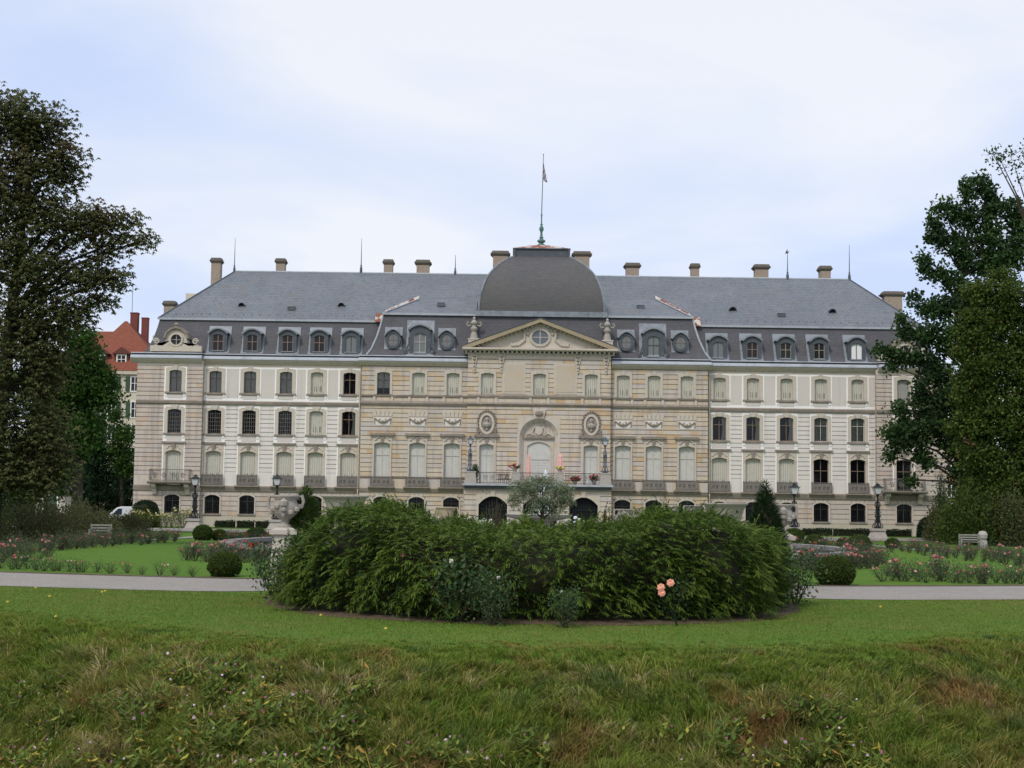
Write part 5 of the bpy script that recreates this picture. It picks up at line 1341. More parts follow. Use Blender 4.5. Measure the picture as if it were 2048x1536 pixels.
Os = unit(Os + rng.normal(size=Os.shape) * np.array([.75, .5, .32]) + np.array([0, 0, .2])); Ot = unit(Ot * np.array([1, 1, .5]) + rng.normal(size=Ot.shape) * .35 + np.array([0, -.25, .22])); Ow = unit(Ow * np.array([.6, .6, .2]) + np.array([0, 0, 1.0]))
P = np.concatenate([Ps - Os * .10, Pt - Ot * .05, Pw]); O = np.concatenate([Os, Ot, Ow])
Ln = np.concatenate([.12 + .26 * rng.random(len(Ps)) ** 1.5, .12 + .18 * rng.random(len(Pt)), .14 + .24 * rng.random(len(Pw))])
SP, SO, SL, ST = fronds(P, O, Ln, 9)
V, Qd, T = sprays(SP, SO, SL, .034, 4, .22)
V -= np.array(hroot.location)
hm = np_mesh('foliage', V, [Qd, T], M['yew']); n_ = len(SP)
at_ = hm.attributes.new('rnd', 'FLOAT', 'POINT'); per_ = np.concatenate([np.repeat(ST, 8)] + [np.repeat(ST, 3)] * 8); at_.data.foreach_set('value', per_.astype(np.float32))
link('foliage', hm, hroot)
vv = []; ff = []; na, nq = 72, 7                        # solid core, painted dark for the shade between the fronds
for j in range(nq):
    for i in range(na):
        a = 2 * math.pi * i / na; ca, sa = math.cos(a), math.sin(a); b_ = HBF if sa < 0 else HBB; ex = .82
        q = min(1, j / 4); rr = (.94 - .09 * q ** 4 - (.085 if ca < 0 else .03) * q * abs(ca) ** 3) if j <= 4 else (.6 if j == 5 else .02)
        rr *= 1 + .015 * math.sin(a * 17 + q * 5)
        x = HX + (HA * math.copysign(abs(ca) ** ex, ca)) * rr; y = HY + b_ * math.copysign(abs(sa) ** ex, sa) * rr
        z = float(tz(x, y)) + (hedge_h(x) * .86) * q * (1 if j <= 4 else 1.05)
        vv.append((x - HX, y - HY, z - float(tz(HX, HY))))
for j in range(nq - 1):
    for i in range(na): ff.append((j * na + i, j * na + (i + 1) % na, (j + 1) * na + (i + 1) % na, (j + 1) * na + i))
link('dark_core', np_mesh('dark_core', np.array(vv), [np.array(ff)], M['inner'], None, True), hroot)
# two small cone conifers at the hedge's ends
for px, top, base, hw, Y, lb, lm in ((613, 972, 1100, 36, 34.5, 'pointed green conifer rising over the left end of the hedge', 'yewc'), (1531, 962, 1110, 30, 35, 'dark pointed conifer rising over the right end of the hedge', 'cone')):
    x, zt_ = W(px, top, Y); z0 = float(tz(x, Y)); h = zt_ - z0; r = hw * Y / F * 1.5; n = 8500
    root = empty('cone_conifer', (x, Y, z0), lb, 'conifer')
    t = 1 - np.sqrt(rng.random(n)); a = rng.random(n) * 6.283; rr = r * (1 - t ** 1.5) ** .9 * (1 + .12 * np.sin(a * 5 + t * 20) + .05 * rng.normal(size=n))
    P = np.stack([rr * np.cos(a), rr * np.sin(a), t * h], -1); O = unit(np.stack([np.cos(a), np.sin(a), .9 + 0 * a], -1) + rng.normal(size=(n, 3)) * .25)
    V, Qd, T = sprays(P, O, .10 + .08 * rng.random(n), .04, 5, .1); link('foliage', np_mesh('foliage', V, [Qd, T], M[lm]), root)
    b = MB(); b.lathe([(r * .85, .02), (r * .8, h * .3), (r * .55, h * .65), (.02, h * .94)], n=12); b.build('dark_core', M['inner'], root)

# ------------------------------------------------------------------ roses
def flower_mesh(key):
    b = MB(); r = .05
    for lay, (rad, z, up) in enumerate(((1.0, 0, .2), (.86, .010, .35), (.62, .022, .55), (.36, .034, .8))):
        for i in range(7):
            a = 2 * math.pi * (i + lay * .45) / 7; c, s = math.cos(a), math.sin(a); p, q = -s, c
            R0 = r * rad
            b.poly([(0, 0, z - .01), (c * R0 * .6 + p * R0 * .5, s * R0 * .6 + q * R0 * .5, z + up * R0 * .5), (c * R0, s * R0, z + up * R0), (c * R0 * .6 - p * R0 * .5, s * R0 * .6 - q * R0 * .5, z + up * R0 * .5)])
    b.lathe([(.003, -.025), (.016, -.01), (.012, .02), (.004, .03)], n=6)
    me = bpy.data.meshes.new('flower'); me.from_pydata(b.v, [], b.f); me.materials.append(pink[key]); return me
FM = {k: flower_mesh(k) for k in pink}
def rose_proto(seed, cols, nf, h=.7, r=.44, nl=420, lm='rosel', leaf=.05, name='rose_bush', fs=1.0):
    rr = random.Random(seed); root = empty(name, (0, -500, 0), 'x', 'rose bush')
    b = MB(); tips = []
    for i in range(9):
        a = rr.uniform(0, 6.28); q = rr.uniform(.2, 1) * r; hh = h * rr.uniform(.65, 1.0)
        t = (math.cos(a) * q, math.sin(a) * q, hh); tips.append(t)
        b.tube([(math.cos(a) * .04, math.sin(a) * .04, 0), (t[0] * .6, t[1] * .6, hh * .5), t], [.012, .008, .004], 4)
    st = b.build('stems', M['twig'], root)
    n = nl; k = rng.integers(0, len(tips), n); T_ = np.array(tips)[k]; f = rng.random((n, 1)) ** .6
    P = T_ * f + rng.normal(size=(n, 3)) * .11; P[:, 2] = np.abs(P[:, 2]) + .03
    Dn = unit(rng.normal(size=(n, 3)) + np.array([0, 0, -.2])); S = unit(np.cross(Dn, unit(rng.normal(size=(n, 3)) * .6 + np.array([0, 0, 1]))))
    V, Fq = cards(P, Dn, S, leaf * (.7 + .6 * rng.random(n)), leaf * .6)
    fo = link('foliage', np_mesh('foliage', V, [Fq], M[lm]), root)
    fl = []
    for i in range(nf):
        t = tips[i % len(tips)]; key = cols[i % len(cols)]
        o = link('flower', FM[key], root, (t[0] + rr.uniform(-.05, .05), t[1] - abs(rr.uniform(0, .05)), t[2] + rr.uniform(0, .04)))
        s = fs * rr.uniform(.8, 1.25); o.scale = (s, s, s); o.rotation_euler = (rr.uniform(.2, 1.1), rr.uniform(-.4, .4), rr.uniform(0, 6)); fl.append(o)
    return root, [st, fo] + fl
protos = {}
for key, cols, nf, lm, h in (('pinkN', ['pink', 'salmon', 'pale'], 3, 'rosel', .55), ('pinkB', ['pink', 'salmon', 'pale', 'pink', 'salmon'], 5, 'roseg', .55), ('paleN', ['pale', 'white', 'salmon'], 3, 'rosel', .5), ('redF', ['red', 'salmon', 'pink'], 4, 'rosel', .42),
                             ('greyF', ['pink', 'pale'], 1, 'roseg', .6), ('greenN', ['pink'], 1, 'rosel', .42), ('white', ['white'], 9, 'rosel', .7), ('yellow', ['yellow', 'white'], 8, 'yherb', .9)):
    protos[key] = rose_proto(len(protos) * 17 + 3, cols, nf, h, .45, 300 if key in ('pinkN', 'greenN', 'paleN') else 620, lm)
used = set()
def rose(key, px, base, sc, label, group, Yoff=0, zoff=0):
    x, Y, z = G(px, base) if not Yoff else (W(px, base, Yoff)[0], Yoff, float(tz(W(px, base, Yoff)[0], Yoff)))
    root, kids = protos[key]
    if key in ('pinkN', 'greenN', 'paleN'): sc *= .74
    if key not in used:
        used.add(key); root.location = (x, Y, z + zoff); root.scale = (sc,) * 3; root.rotation_euler = (0, 0, rnd.uniform(0, 6)); root['label'] = label; root['group'] = group
    else: place_copy(kids, root, (x, Y, z + zoff), rnd.uniform(0, 6), sc * rnd.uniform(.9, 1.12), label, group)
def bed(keys, pts, jitter, sc, label, group):
    for i, (px, base) in enumerate(pts): rose(keys[i % len(keys)], px + rnd.uniform(-jitter, jitter), base + rnd.uniform(-2, 2), sc * rnd.uniform(.85, 1.15), label, group)
lin = lambda x0, y0, x1, y1, n: [(x0 + (x1 - x0) * i / (n - 1), y0 + (y1 - y0) * i / (n - 1)) for i in range(n)]
bed(['pinkN', 'greenN', 'pinkN', 'paleN', 'greenN'], lin(4, 1138, 170, 1144, 11), 5, .85, 'pink rose bush in the row beside the left gravel path near the picture edge', 'roses along the left gravel path')
bed(['greenN', 'greenN', 'pinkN', 'greenN', 'paleN'], lin(190, 1146, 380, 1152, 7), 6, .75, 'sparse rose bush on the lawn edge beside the left gravel path', 'sparse roses along the left gravel path')
bed(['pinkB', 'greyF', 'greyF', 'pinkN'], lin(0, 1125, 100, 1116, 5), 4, 1.0, 'grey green rose bush in the dense band under the left shrubs', 'roses of the dense left band')
bed(['greyF', 'pinkB', 'greyF', 'greyF'], lin(0, 1110, 200, 1092, 11), 4, 1.0, 'grey green rose bush in the dense band under the left shrubs', 'roses of the dense left band')
bed(['greyF', 'greyF', 'pinkB', 'greyF'], lin(100, 1103, 350, 1083, 15), 4, .95, 'grey green rose bush in the dense band under the left shrubs', 'roses of the dense left band')
bed(['greyF', 'redF', 'greyF'], lin(200, 1088, 350, 1080, 10), 4, 1.2, 'grey green rose bush in the dense band under the left shrubs', 'roses of the dense left band')
bed(['greyF', 'pinkB', 'greyF', 'pinkB'], lin(376, 1122, 530, 1124, 10), 4, .8, 'rose bush in the bed between the left boxwood ball and the fountain rim', 'roses of the left fountain bed')
bed(['pinkB', 'paleN', 'pinkB'], lin(380, 1112, 500, 1112, 7), 4, .85, 'rose bush in the bed between the left boxwood ball and the fountain rim', 'roses of the left fountain bed')
bed(['redF'], lin(425, 1078, 548, 1084, 12), 3, 1.2, 'red rose bush in the far left bed before the castle path', 'red roses of the far left bed')
bed(['redF', 'greyF'], lin(455, 1086, 545, 1090, 7), 3, 1.2, 'red rose bush in the far left bed before the castle path', 'red roses of the far left bed')
bed(['pinkN', 'greenN', 'pinkB', 'pinkN', 'greenN'], lin(1765, 1162, 2044, 1168, 17), 5, .95, 'pink rose bush in the row beside the right gravel path', 'roses along the right gravel path')
bed(['greenN', 'pinkN', 'paleN'], lin(1780, 1152, 2040, 1158, 11), 6, .95, 'pink rose bush in the row beside the right gravel path', 'roses along the right gravel path')
bed(['greyF', 'pinkB', 'pinkB', 'greyF'], lin(1608, 1144, 1756, 1136, 10), 4, 1.0, 'pink rose bush in the bed around the right side of the fountain', 'roses of the right fountain bed')
bed(['pinkB', 'pinkB', 'greyF'], lin(1690, 1128, 1768, 1128, 6), 4, 1.05, 'pink rose bush in the bed around the right side of the fountain', 'roses of the right fountain bed')
bed(['redF', 'pinkB', 'greyF'], lin(1588, 1100, 1735, 1102, 11), 4, 1.15, 'red and pink rose bush in the far right bed behind the lawn', 'roses of the far right bed')
bed(['pinkB', 'greyF', 'pinkB', 'greyF'], lin(1785, 1102, 2046, 1134, 17), 4, .9, 'grey green rose bush in the long band under the right shrubs', 'roses of the long right band')
bed(['greyF', 'pinkB', 'greyF'], lin(1800, 1098, 2046, 1120, 14), 4, 1.0, 'grey green rose bush in the long band under the right shrubs', 'roses of the long right band')
bed(['white'], lin(868, 1080, 1010, 1090, 6), 5, 1.9, 'white rose bush looking over the middle of the hedge', 'white roses behind the hedge')
bed(['white'], lin(1125, 1086, 1205, 1086, 4), 5, 1.9, 'white rose bush looking over the hedge beside the person', 'white roses behind the hedge near the person')
for px in np.linspace(268, 376, 11): rose('yellow', px, 1058 - .013 * (px - 320), 1.7 * rnd.uniform(.7, 1.15), 'yellow flowering plant in the border at the left corner of the castle', 'yellow border flowers', 131 + rnd.uniform(0, 3))
# leafy rose bushes leaning against the front of the hedge
big = [rose_proto(90 + i, c, k, .85, .48, 800, 'rosel', .062, fs=1.0) for i, (c, k) in enumerate(((['white'], 1), (['pink', 'orange', 'salmon'], 3), (['red'], 2)))]
ub = set()
def hedge_rose(i, px, base, sc, label):
    x, Y, z = G(px, base + 3); Y -= .25; z = float(tz(x, Y)); sc *= 1.25; root, kids = big[i]
    if i not in ub:
        ub.add(i); root.location = (x, Y, z); root.scale = (sc,) * 3; root['label'] = label; return root
    return place_copy(kids, root, (x, Y, z), rnd.uniform(0, 6), sc, label)
for i, px, base, sc, lb in ((2, 556, 1196, 1.0, 'leafy rose bush with red blooms at the left tip of the hedge'), (0, 600, 1204, 1.1, 'bluish leafy rose bush near the left end of the hedge'), (0, 668, 1212, 1.25, 'tall bluish rose bush against the left front of the hedge'), (0, 735, 1220, 1.05, 'low bluish rose bush left of the pink bloom'),
        (1, 815, 1230, 1.0, 'rose bush with pink and orange blooms at the left front of the hedge'), (0, 915, 1240, 1.05, 'bluish rose bush at the front of the hedge left of the middle'), (0, 985, 1246, .8, 'low rose bush at the foot of the hedge near the middle'), (0, 1130, 1250, .6, 'small low rose shoot at the foot of the hedge right of the middle'),
        (0, 1330, 1238, .75, 'leafy rose bush carrying the three big peach blooms'), (0, 1412, 1230, .9, 'bluish rose bush right of the peach blooms'), (0, 1520, 1216, 1.1, 'tall bluish rose bush near the right end of the hedge'), (2, 1586, 1204, .95, 'rose bush with dark red blooms at the right tip of the hedge')):
    hedge_rose(i, px, base, sc, lb)
# the three big peach roses
rb = empty('tall_rose', (0, 0, 0), 'long rose stem with three big peach blooms before the hedge', 'rose')
x0_, Y0_, z0_ = G(1335, 1238); Yr = 24.0; rb.location = (x0_, Yr, float(tz(x0_, Yr))); b = MB()
base_ = Vector(rb.location)
for px, py in ((1322, 1175), (1323, 1186), (1341, 1166)):
    x, z = W(px, py, Yr - .35); p = Vector((x, Yr - .35, z)) - base_
    b.tube([(0, 0, 0), (p.x * .4, .05, p.z * .5), (p.x, p.y + .03, p.z - .02)], [.01, .008, .005], 5)
    o = link('flower', FM['peach'], rb, p); s = 1.35; o.scale = (s, s, s); o.rotation_euler = (1.25, .1, rnd.uniform(-.2, .2))
b.build('stems', M['spruce'], rb)
# ------------------------------------------------------------------ grass
M['grassB'] = leaf_mat('long_grass', [(0, (.125, .205, .025)), (.3, (.165, .225, .034)), (.5, (.225, .25, .055)), (.66, (.31, .28, .075)), (.82, (.38, .30, .14)), (1, (.56, .48, .29))], [(.8, (.27, .15, .06), .52, .70), (1.3, (.06, .115, .03), .53, .70)], trans=.3, attr='rnd')
M['grassL'] = leaf_mat('lawn_blades', [(0, (.11, .165, .026)), (.6, (.155, .21, .036)), (1, (.24, .27, .065))], [(.35, (.24, .215, .07), .44, .66), (1.8, (.09, .16, .025), .52, .75)], trans=.3)
def blades(x, y, h, wd, lean, bend, name, m, label=None):
    n = len(x); z = tz(x, y) - .01; P = np.stack([x, y, z], -1)
    az = rng.random(n) * 6.283; S = np.stack([np.cos(az), np.sin(az), 0 * az], -1) * wd[:, None]
    up = np.array([0, 0, 1.0]); 
    mid = P + up * (h * .55)[:, None] + lean * (h * .28)[:, None]
    tip = P + up * (h * (1 - bend))[:, None] + lean * (h * (.35 + bend))[:, None]
    V = np.stack([P - S, P + S, mid + S * .7, mid - S * .7, tip], 1).reshape(-1, 3); i = (np.arange(n) * 5)[:, None]
    o = link(name, np_mesh(name, V, [i + np.array([[0, 1, 2, 3]]), i + np.array([[3, 2, 4]])], M[m]))
    tag(o, label, 'grass', kind='stuff')
def region(n, x0, x1, y0, y1): return x0 + (x1 - x0) * rng.random(n), y0 + (y1 - y0) * rng.random(n)
def tufts(n, x, y, s, per, name, label):
    nt = len(x)
    f1 = np.sin(x * 1.3 + 1.9 * np.sin(y * 1.1 + .5)) * np.sin(y * 1.7 + 1.3 * np.sin(x * .9)); f2 = np.sin(x * 3.7 + 2 * np.sin(y * 2.3)) * np.sin(y * 4.1 + x * 1.7)
    f3 = np.sin(x * .8 - y * 1.9 + 2.0) * np.sin(x * 2.1 + y * .7)
    tone = np.clip(.36 + .18 * f1 + .13 * f2 + .20 * rng.normal(size=nt) + .10 * np.clip(s, 0, 1) * (f3 > .15), 0, 1)
    tone = tone * np.clip(.55 + .35 * (s + .8), .6, 1)
    H = np.clip(.05 + .10 * np.clip(s + .9, 0, 2.6) ** .9 + .05 * f2 * np.clip(s, 0, 1), .05, .36) * (.65 + .6 * rng.random(nt))
    th = 2.0 * np.sin(x * 1.1 + y * .8) + 1.2 * np.sin(x * 3.1 - y * 2.3) - 1.57
    X_ = np.repeat(x, per); Y_ = np.repeat(y, per); m = len(X_)
    a = rng.random(m) * 6.283; q = rng.random(m) ** .5 * .055
    X_ = X_ + np.cos(a) * q; Y_ = Y_ + np.sin(a) * q
    h = np.repeat(H, per) * (.45 + .75 * rng.random(m)); t2 = np.repeat(th, per); k_ = .55 + .5 * rng.random(m)
    lx = np.cos(a) * .8 + np.cos(t2) * .55; ly = np.sin(a) * .8 + np.sin(t2) * .4 - .3
    lean = np.stack([lx, ly, -.12 + 0 * lx], -1) * k_[:, None]
    z = tz(X_, Y_) - .01; P = np.stack([X_, Y_, z], -1); az = a + 1.57 + rng.normal(size=m) * .6; wd = .0035 + .0045 * rng.random(m)
    S = np.stack([np.cos(az), np.sin(az), 0 * az], -1) * wd[:, None]; up = np.array([0, 0, 1.0]); bend = .1 + .5 * rng.random(m) ** 1.5
    m1 = P + up * (h * .5)[:, None] + lean * (h * .22)[:, None]; m2 = P + up * (h * (.85 - bend * .35))[:, None] + lean * (h * .6)[:, None]; tip = P + up * (h * (1 - bend))[:, None] + lean * (h * (.75 + bend * .5))[:, None]
    V = np.stack([P - S, P + S, m1 + S * .9, m1 - S * .9, m2 + S * .6, m2 - S * .6, tip], 1).reshape(-1, 3); i = (np.arange(m) * 7)[:, None]
    me = np_mesh(name, V, [np.concatenate([i + np.array([[0, 1, 2, 3]]), i + np.array([[3, 2, 4, 5]])]), i + np.array([[5, 4, 6]])], M['grassB'])
    tv = np.clip(np.repeat(tone, per) + .10 * rng.normal(size=m), 0, 1); at_ = me.attributes.new('rnd', 'FLOAT', 'POINT'); at_.data.foreach_set('value', np.repeat(tv, 7).astype(np.float32))
    tag(link(name, me), label, 'grass', kind='stuff')
n = 21000; x, y = region(n, -9.8, 9.8, 14.8, 26.5); s = crest(x) - y
k = (s > -1.6 + .9 * rng.random(n)) & (s < 5.2) & (np.abs(x) < y * .37); x, y, s = x[k], y[k], s[k]
tufts(n, x, y, s, 20, 'long_grass', 'long rough green and straw coloured grass on the river bank')
n = 240000; x, y = region(n, -11.5, 11.5, 18.3, 32.5); s = crest(x) - y
e_ = ((x - HX) / (HA + .35)) ** 2 + ((y - HY) / (HBF + .4)) ** 2
k = (s < .35) & (y < 30.42 + .012 * x * x + .14 * rng.random(n) ** 2) & (e_ > 1 + .03 * np.sin(x * 9)) & (np.abs(x) < y * .37); x, y = x[k], y[k]
h = (.028 + .03 * rng.random(len(x))) * (1 + .5 * np.clip(1 - (y - crest(x)), 0, 1)); th = rng.random(len(x)) * 6.28
blades(x, y, h, .0035 + .003 * rng.random(len(x)), np.stack([np.cos(th), np.sin(th), 0 * th], -1), .1 + .3 * rng.random(len(x)), 'lawn_grass', 'grassL', 'short mown green grass between bank, hedge and gravel path')

# flowering plants of the bank
def balsam_proto(seed, h, fcols, nf, nl, lm='balsam'):
    r_ = random.Random(seed); root = empty('balsam_plant', (0, -500, 0), 'x', 'wild plant', 'wild balsam plants on the bank'); b = MB(); tips = []; P = []; Dn = []
    for i in range(4):
        a = r_.uniform(0, 6.28); q = r_.uniform(.03, .22); hh = h * r_.uniform(.6, 1); t = Vector((math.cos(a) * q, math.sin(a) * q, hh)); tips.append(t)
        b.tube([(0, 0, 0), (t.x * .5, t.y * .5, hh * .55), tuple(t)], [.008, .006, .003], 4)
        for k in range(nl):
            f = .3 + .7 * k / nl; az = k * 2.4 + r_.random(); p = t * f
            P.append(tuple(p)); Dn.append((math.cos(az), math.sin(az), r_.uniform(-.9, .9)))
    st = b.build('stems', M['balsam'], root)
    P = np.array(P); Dn = unit(np.array(Dn)); n = len(P); S = unit(np.cross(Dn, np.array([0, 0, 1.0])) + rng.normal(size=(n, 3)) * .25)
    V, Fq = cards(P, Dn, S, .09 + .06 * rng.random(n), .03 + .014 * rng.random(n)); fo = link('foliage', np_mesh('foliage', V, [Fq], M[lm]), root); ks = [st, fo]
    for i in range(nf):
        t = tips[i % 4] + Vector((r_.uniform(-.06, .06), r_.uniform(-.06, .03), r_.uniform(-.08, .03)))
        o = link('flower', FM[fcols[i % len(fcols)]], root, t); s = r_.uniform(.2, .36); o.scale = (s, s, s * 1.4); o.rotation_euler = (r_.uniform(.6, 1.5), r_.uniform(-.5, .5), 0); ks.append(o)
    return root, ks
bps = [balsam_proto(1, .42, ['mauve', 'lilac', 'mauve'], 3, 12), balsam_proto(2, .36, ['lilac', 'mauve', 'white'], 2, 13), balsam_proto(3, .36, ['mauve'], 1, 15, 'yherb'), balsam_proto(4, .3, ['mauve', 'lilac'], 1, 11)]
ubp = set(); glb = ['wild plant with mauve and lilac blooms growing in the long bank grass', 'wild plant with pale lilac blooms growing in the long bank grass', 'leafy yellowing wild plant growing in the long bank grass', 'low wild plant with few mauve blooms in the bank grass']
ggp = ['mauve balsam on the bank', 'lilac balsam on the bank', 'yellowing herbs on the bank', 'low balsam on the bank']
spots = []
for _ in range(1500):
    px, py = rnd.uniform(-10, 2058), rnd.uniform(1360, 1640); f = 0
    if px < 760: f = .8 * min(1, max(0, (py - 1370 + (120 if 280 < px < 480 else 0) + (40 if px < 60 else 0)) / 90))
    elif px < 1080: f = .35 * (py > 1500)
    elif px < 1440: f = .12 * (py > 1470)
    elif px < 1760: f = .85 * min(1, max(0, (py - 1400) / 70)) * math.exp(-((px - 1600) / 140) ** 2)
    if rnd.random() < f * .42: spots.append((px, py))
spots = spots[:165]
for i, (px, py) in enumerate(spots):
    x, Y, z = G(px, py); k = rnd.choice([0, 1, 2, 3, 0, 2]); root, kids = bps[k]; sc = rnd.uniform(.75, 1.4)
    if k not in ubp: ubp.add(k); root.location = (x, Y, z); root['label'] = glb[k]; root['group'] = ggp[k]
    else: place_copy(kids, root, (x, Y, z), rnd.uniform(0, 6.28), sc, glb[k], ggp[k])

# ------------------------------------------------------------------ lamps
M['lampglass'] = mat('frosted_lamp_glass', color=(.62, .64, .68), rough=.25, spec=.5)
M['ironB'] = mat('blue_grey_iron', color=(.06, .085, .12), rough=.6, noise=[(6, (.12, .14, .17), .5, .8)])
def lamp(label, px, top, base, Y, m, ped=True, slim=False, zbase=None):
    x, zt_ = W(px, top, Y); z0 = float(tz(x, Y)) if zbase is None else zbase
    root = empty('street_lamp', (x, Y, z0), label, 'street lamp'); H = zt_ - z0; hb = 0
    if ped:
        b = MB(); hb = .98
        b.box(-.72, .72, -.72, .72, 0, .22); b.taper((0, 0), (.66, .66), (.44, .44), .22, .78); b.box(-.56, .56, -.56, .56, .78, .98)
        b.build('pedestal', M['panelS'], root)
    b = MB(); lh = 1.0 if not slim else .82; zl = H - lh; r = .085 if not slim else .07
    b.lathe([(r * 2.6, hb), (r * 2.4, hb + .12), (r * 1.2, hb + .3), (r, hb + .5), (r, hb + (zl - hb) * .55), (r * 1.7, hb + (zl - hb) * .58), (r * 1.8, hb + (zl - hb) * .64), (r * .9, hb + (zl - hb) * .7), (r * .8, zl - .15), (r * 1.6, zl - .08), (r * 1.1, zl)], n=10)
    n = 4
    for k in range(n):                                 # scrolled brackets
        a = math.pi / 4 + k * math.pi / 2 if not slim else k * math.pi / 2; c, s = math.cos(a), math.sin(a)
        def pt(q, z): return (c * q, s * q, z)
        u = 1 if not slim else .6
        b.tube([pt(.1, hb + 1.35), pt(.24 * u, hb + 1.1), pt(.16, hb + .8), pt(.22 * u, hb + .5), pt(.42 * u, hb + .3), pt(.5 * u, hb + .12), pt(.36 * u, hb + .02), pt(.26 * u, hb + .14), pt(.34 * u, hb + .22)], [.03, .035, .035, .035, .045, .045, .04, .035, .02], 5)
        z = hb + (zl - hb) * .6
        b.tube([pt(.06, z + .55), pt(.22 * u, z + .45), pt(.26 * u, z + .2), pt(.14, z), pt(.22 * u, z - .25), pt(.1, z - .4)], [.025, .03, .035, .035, .03, .02], 5)
        for q in range(3):
            b.lathe([(.01, -.05), (.055, 0), (.01, .06)], pt(.26 * u, hb + .6 + q * .35), 5)
    post = b.build('post', m, root)
    b = MB(); w0, w1 = (.2, .34) if not slim else (.15, .27); za, zb_ = zl + .06, zl + .58 * lh
    b.taper((0, 0), (w0, w0), (w1, w1), za, zb_, 0); o = b.build('lamp_glass', M['lampglass'], root)
    b = MB()
    for s in (-1, 1):
        for t in (-1, 1): b.tube([(s * w0, t * w0, za), (s * w1, t * w1, zb_)], .028, 4)
        b.tube([(s * w0 * 0, t * 0, zl - .02), (s * w0, -w0, za)], .02, 4)
    b.box(-w0 - .03, w0 + .03, -w0 - .03, w0 + .03, za - .04, za + .01)
    b.taper((0, 0), (w1 + .07, w1 + .07), (w1 * .55, w1 * .55), zb_, zb_ + .17 * lh); b.taper((0, 0), (w1 * .5, w1 * .5), (w1 * .36, w1 * .36), zb_ + .17 * lh, zb_ + .28 * lh)
    b.lathe([(w1 * .5, zb_ + .28 * lh), (w1 * .25, zb_ + .33 * lh), (.03, zb_ + .36 * lh), (.05, zb_ + .39 * lh), (.012, zb_ + .42 * lh)], n=8)
    for s in (-1, 1):
        for t in (-1, 1): b.tube([(s * w1, t * w1, zb_), (s * (w1 + .08), t * (w1 + .08), zb_ + .1)], .025, 4)
    b.build('lantern_frame', m, root)
    return root
lamp('black ornate lamp on a stone pedestal left, beside the left balcony', 391.5, 948, 1057, 125, M['iron'])
lamp('black lamp rising behind the big left stone vase', 555, 948, 1060, 125, M['iron'])
lamp('black ornate lamp left of the two right ones, next to the pointed conifer', 1588.5, 965, 1075, 121, M['iron'])
lamp('black ornate lamp on a stone pedestal right, beside the right balcony', 1755, 965, 1080, 121, M['iron'])
lamp('tall blue grey lamp at the left end of the terrace', 941, 871, 945, 134.85, M['ironB'], False, True, zR + .061)
lamp('tall blue grey lamp at the right end of the terrace', 1210.5, 874, 947, 134.85, M['ironB'], False, True, zR + .061)

# ------------------------------------------------------------------ stone vases
def vase(label, px, rim, hwpx, Y, fancy, handles=True, m='marble'):
    x, zt_ = W(px, rim, Y); z0 = float(tz(x, Y)); r = hwpx * Y / F; H = zt_ - z0; hv = min(H * .55, r * 2.0)
    root = empty('stone_vase', (x, Y, z0), label, 'stone vase')
    b = MB(); q = H - hv; rp = min(r * .8, .5)
    b.box(-rp * 1.15, rp * 1.15, -rp * 1.15, rp * 1.15, 0, .12); b.taper((0, 0), (rp, rp), (rp * .8, rp * .8), .12, q - .16); b.box(-rp * 1.05, rp * 1.05, -rp * 1.05, rp * 1.05, q - .16, q - .06); b.taper((0, 0), (rp * .95, rp * .95), (rp * .6, rp * .6), q - .06, q)
    b.build('pedestal', M['stoneL'], root)
    b = MB(); P = [(.50, 0), (.46, .05), (.26, .12), (.24, .2), (.5, .3), (.74, .42), (.84, .55), (.82, .68), (.70, .80), (.68, .86), (.86, .94), (.88, 1.0), (.76, 1.0), (.66, .93)] if fancy else [(.4, 0), (.36, .08), (.2, .2), (.22, .3), (.5, .42), (.72, .6), (.78, .78), (.9, .93), (1.0, .97), (1.0, 1.0), (.88, 1.0), (.8, .95)]
    b.lathe([(a * r, c * hv + q) for a, c in P], n=24, wob=(lambda t, z: 1 + .03 * math.sin(t * 12)) )
    b.build('bowl', M[m], root, smooth=True)
    b = MB()
    if fancy:
        for k in range(12):                            # garland of carved knobs and masks
            a = 2 * math.pi * k / 12; dz = .07 * math.cos(3 * a)
            b.lathe([(.01, -.06), (.07, -.03), (.075, .03), (.01, .07)], (math.cos(a) * r * .84, math.sin(a) * r * .84, q + hv * (.55 + dz * 1.3)), 6)
        b.lathe([(.02, -.1), (.09, -.05), (.1, .05), (.02, .12)], (0, -r * .8, q + hv * .74), 8)
        b.lathe([(.01, -.09), (.05, -.03), (.055, .04), (.01, .08)], (0, -r * .72, q + hv * .40), 8)
    for s in (-1, 1):
        if handles: b.tube([(s * r * .74, 0, q + hv * .58), (s * r * 1.02, 0, q + hv * .62), (s * r * 1.1, 0, q + hv * .8), (s * r * 1.0, 0, q + hv * .97), (s * r * .84, 0, q + hv * .93)], [.035, .04, .04, .045, .03], 6)
    if len(b.v): b.build('carving' if fancy else 'handle', M[m], root)
vase('large carved stone vase on a pedestal at the left end of the hedge', 572, 990, 32, 34.2, True)
vase('carved stone vase half hidden behind the right conifer', 1562, 1008, 29, 36, True)
vase('wide pale stone vase behind the hedge near the left conifer', 690, 991, 48, 41, False, False)
vase('wide pale stone vase behind the hedge near the right conifer', 1450, 1006, 46, 41, False, False)
vase('small stone vase over the hedge in front of the left barred windows', 797, 1010, 17, 60, True, False)
vase('yellowish stone vase over the hedge left of the porch', 893, 1014, 21, 60, False, True, 'ochre2')
vase('stone vase over the hedge just right of the porch', 1248, 1018, 18, 60, True, True)
vase('stone vase with a flat rim left of the framed one', 1346, 1013, 17, 60, True, False)
vase('stone vase with looped handles right behind the hedge', 1386, 1011, 17, 56, False, True)

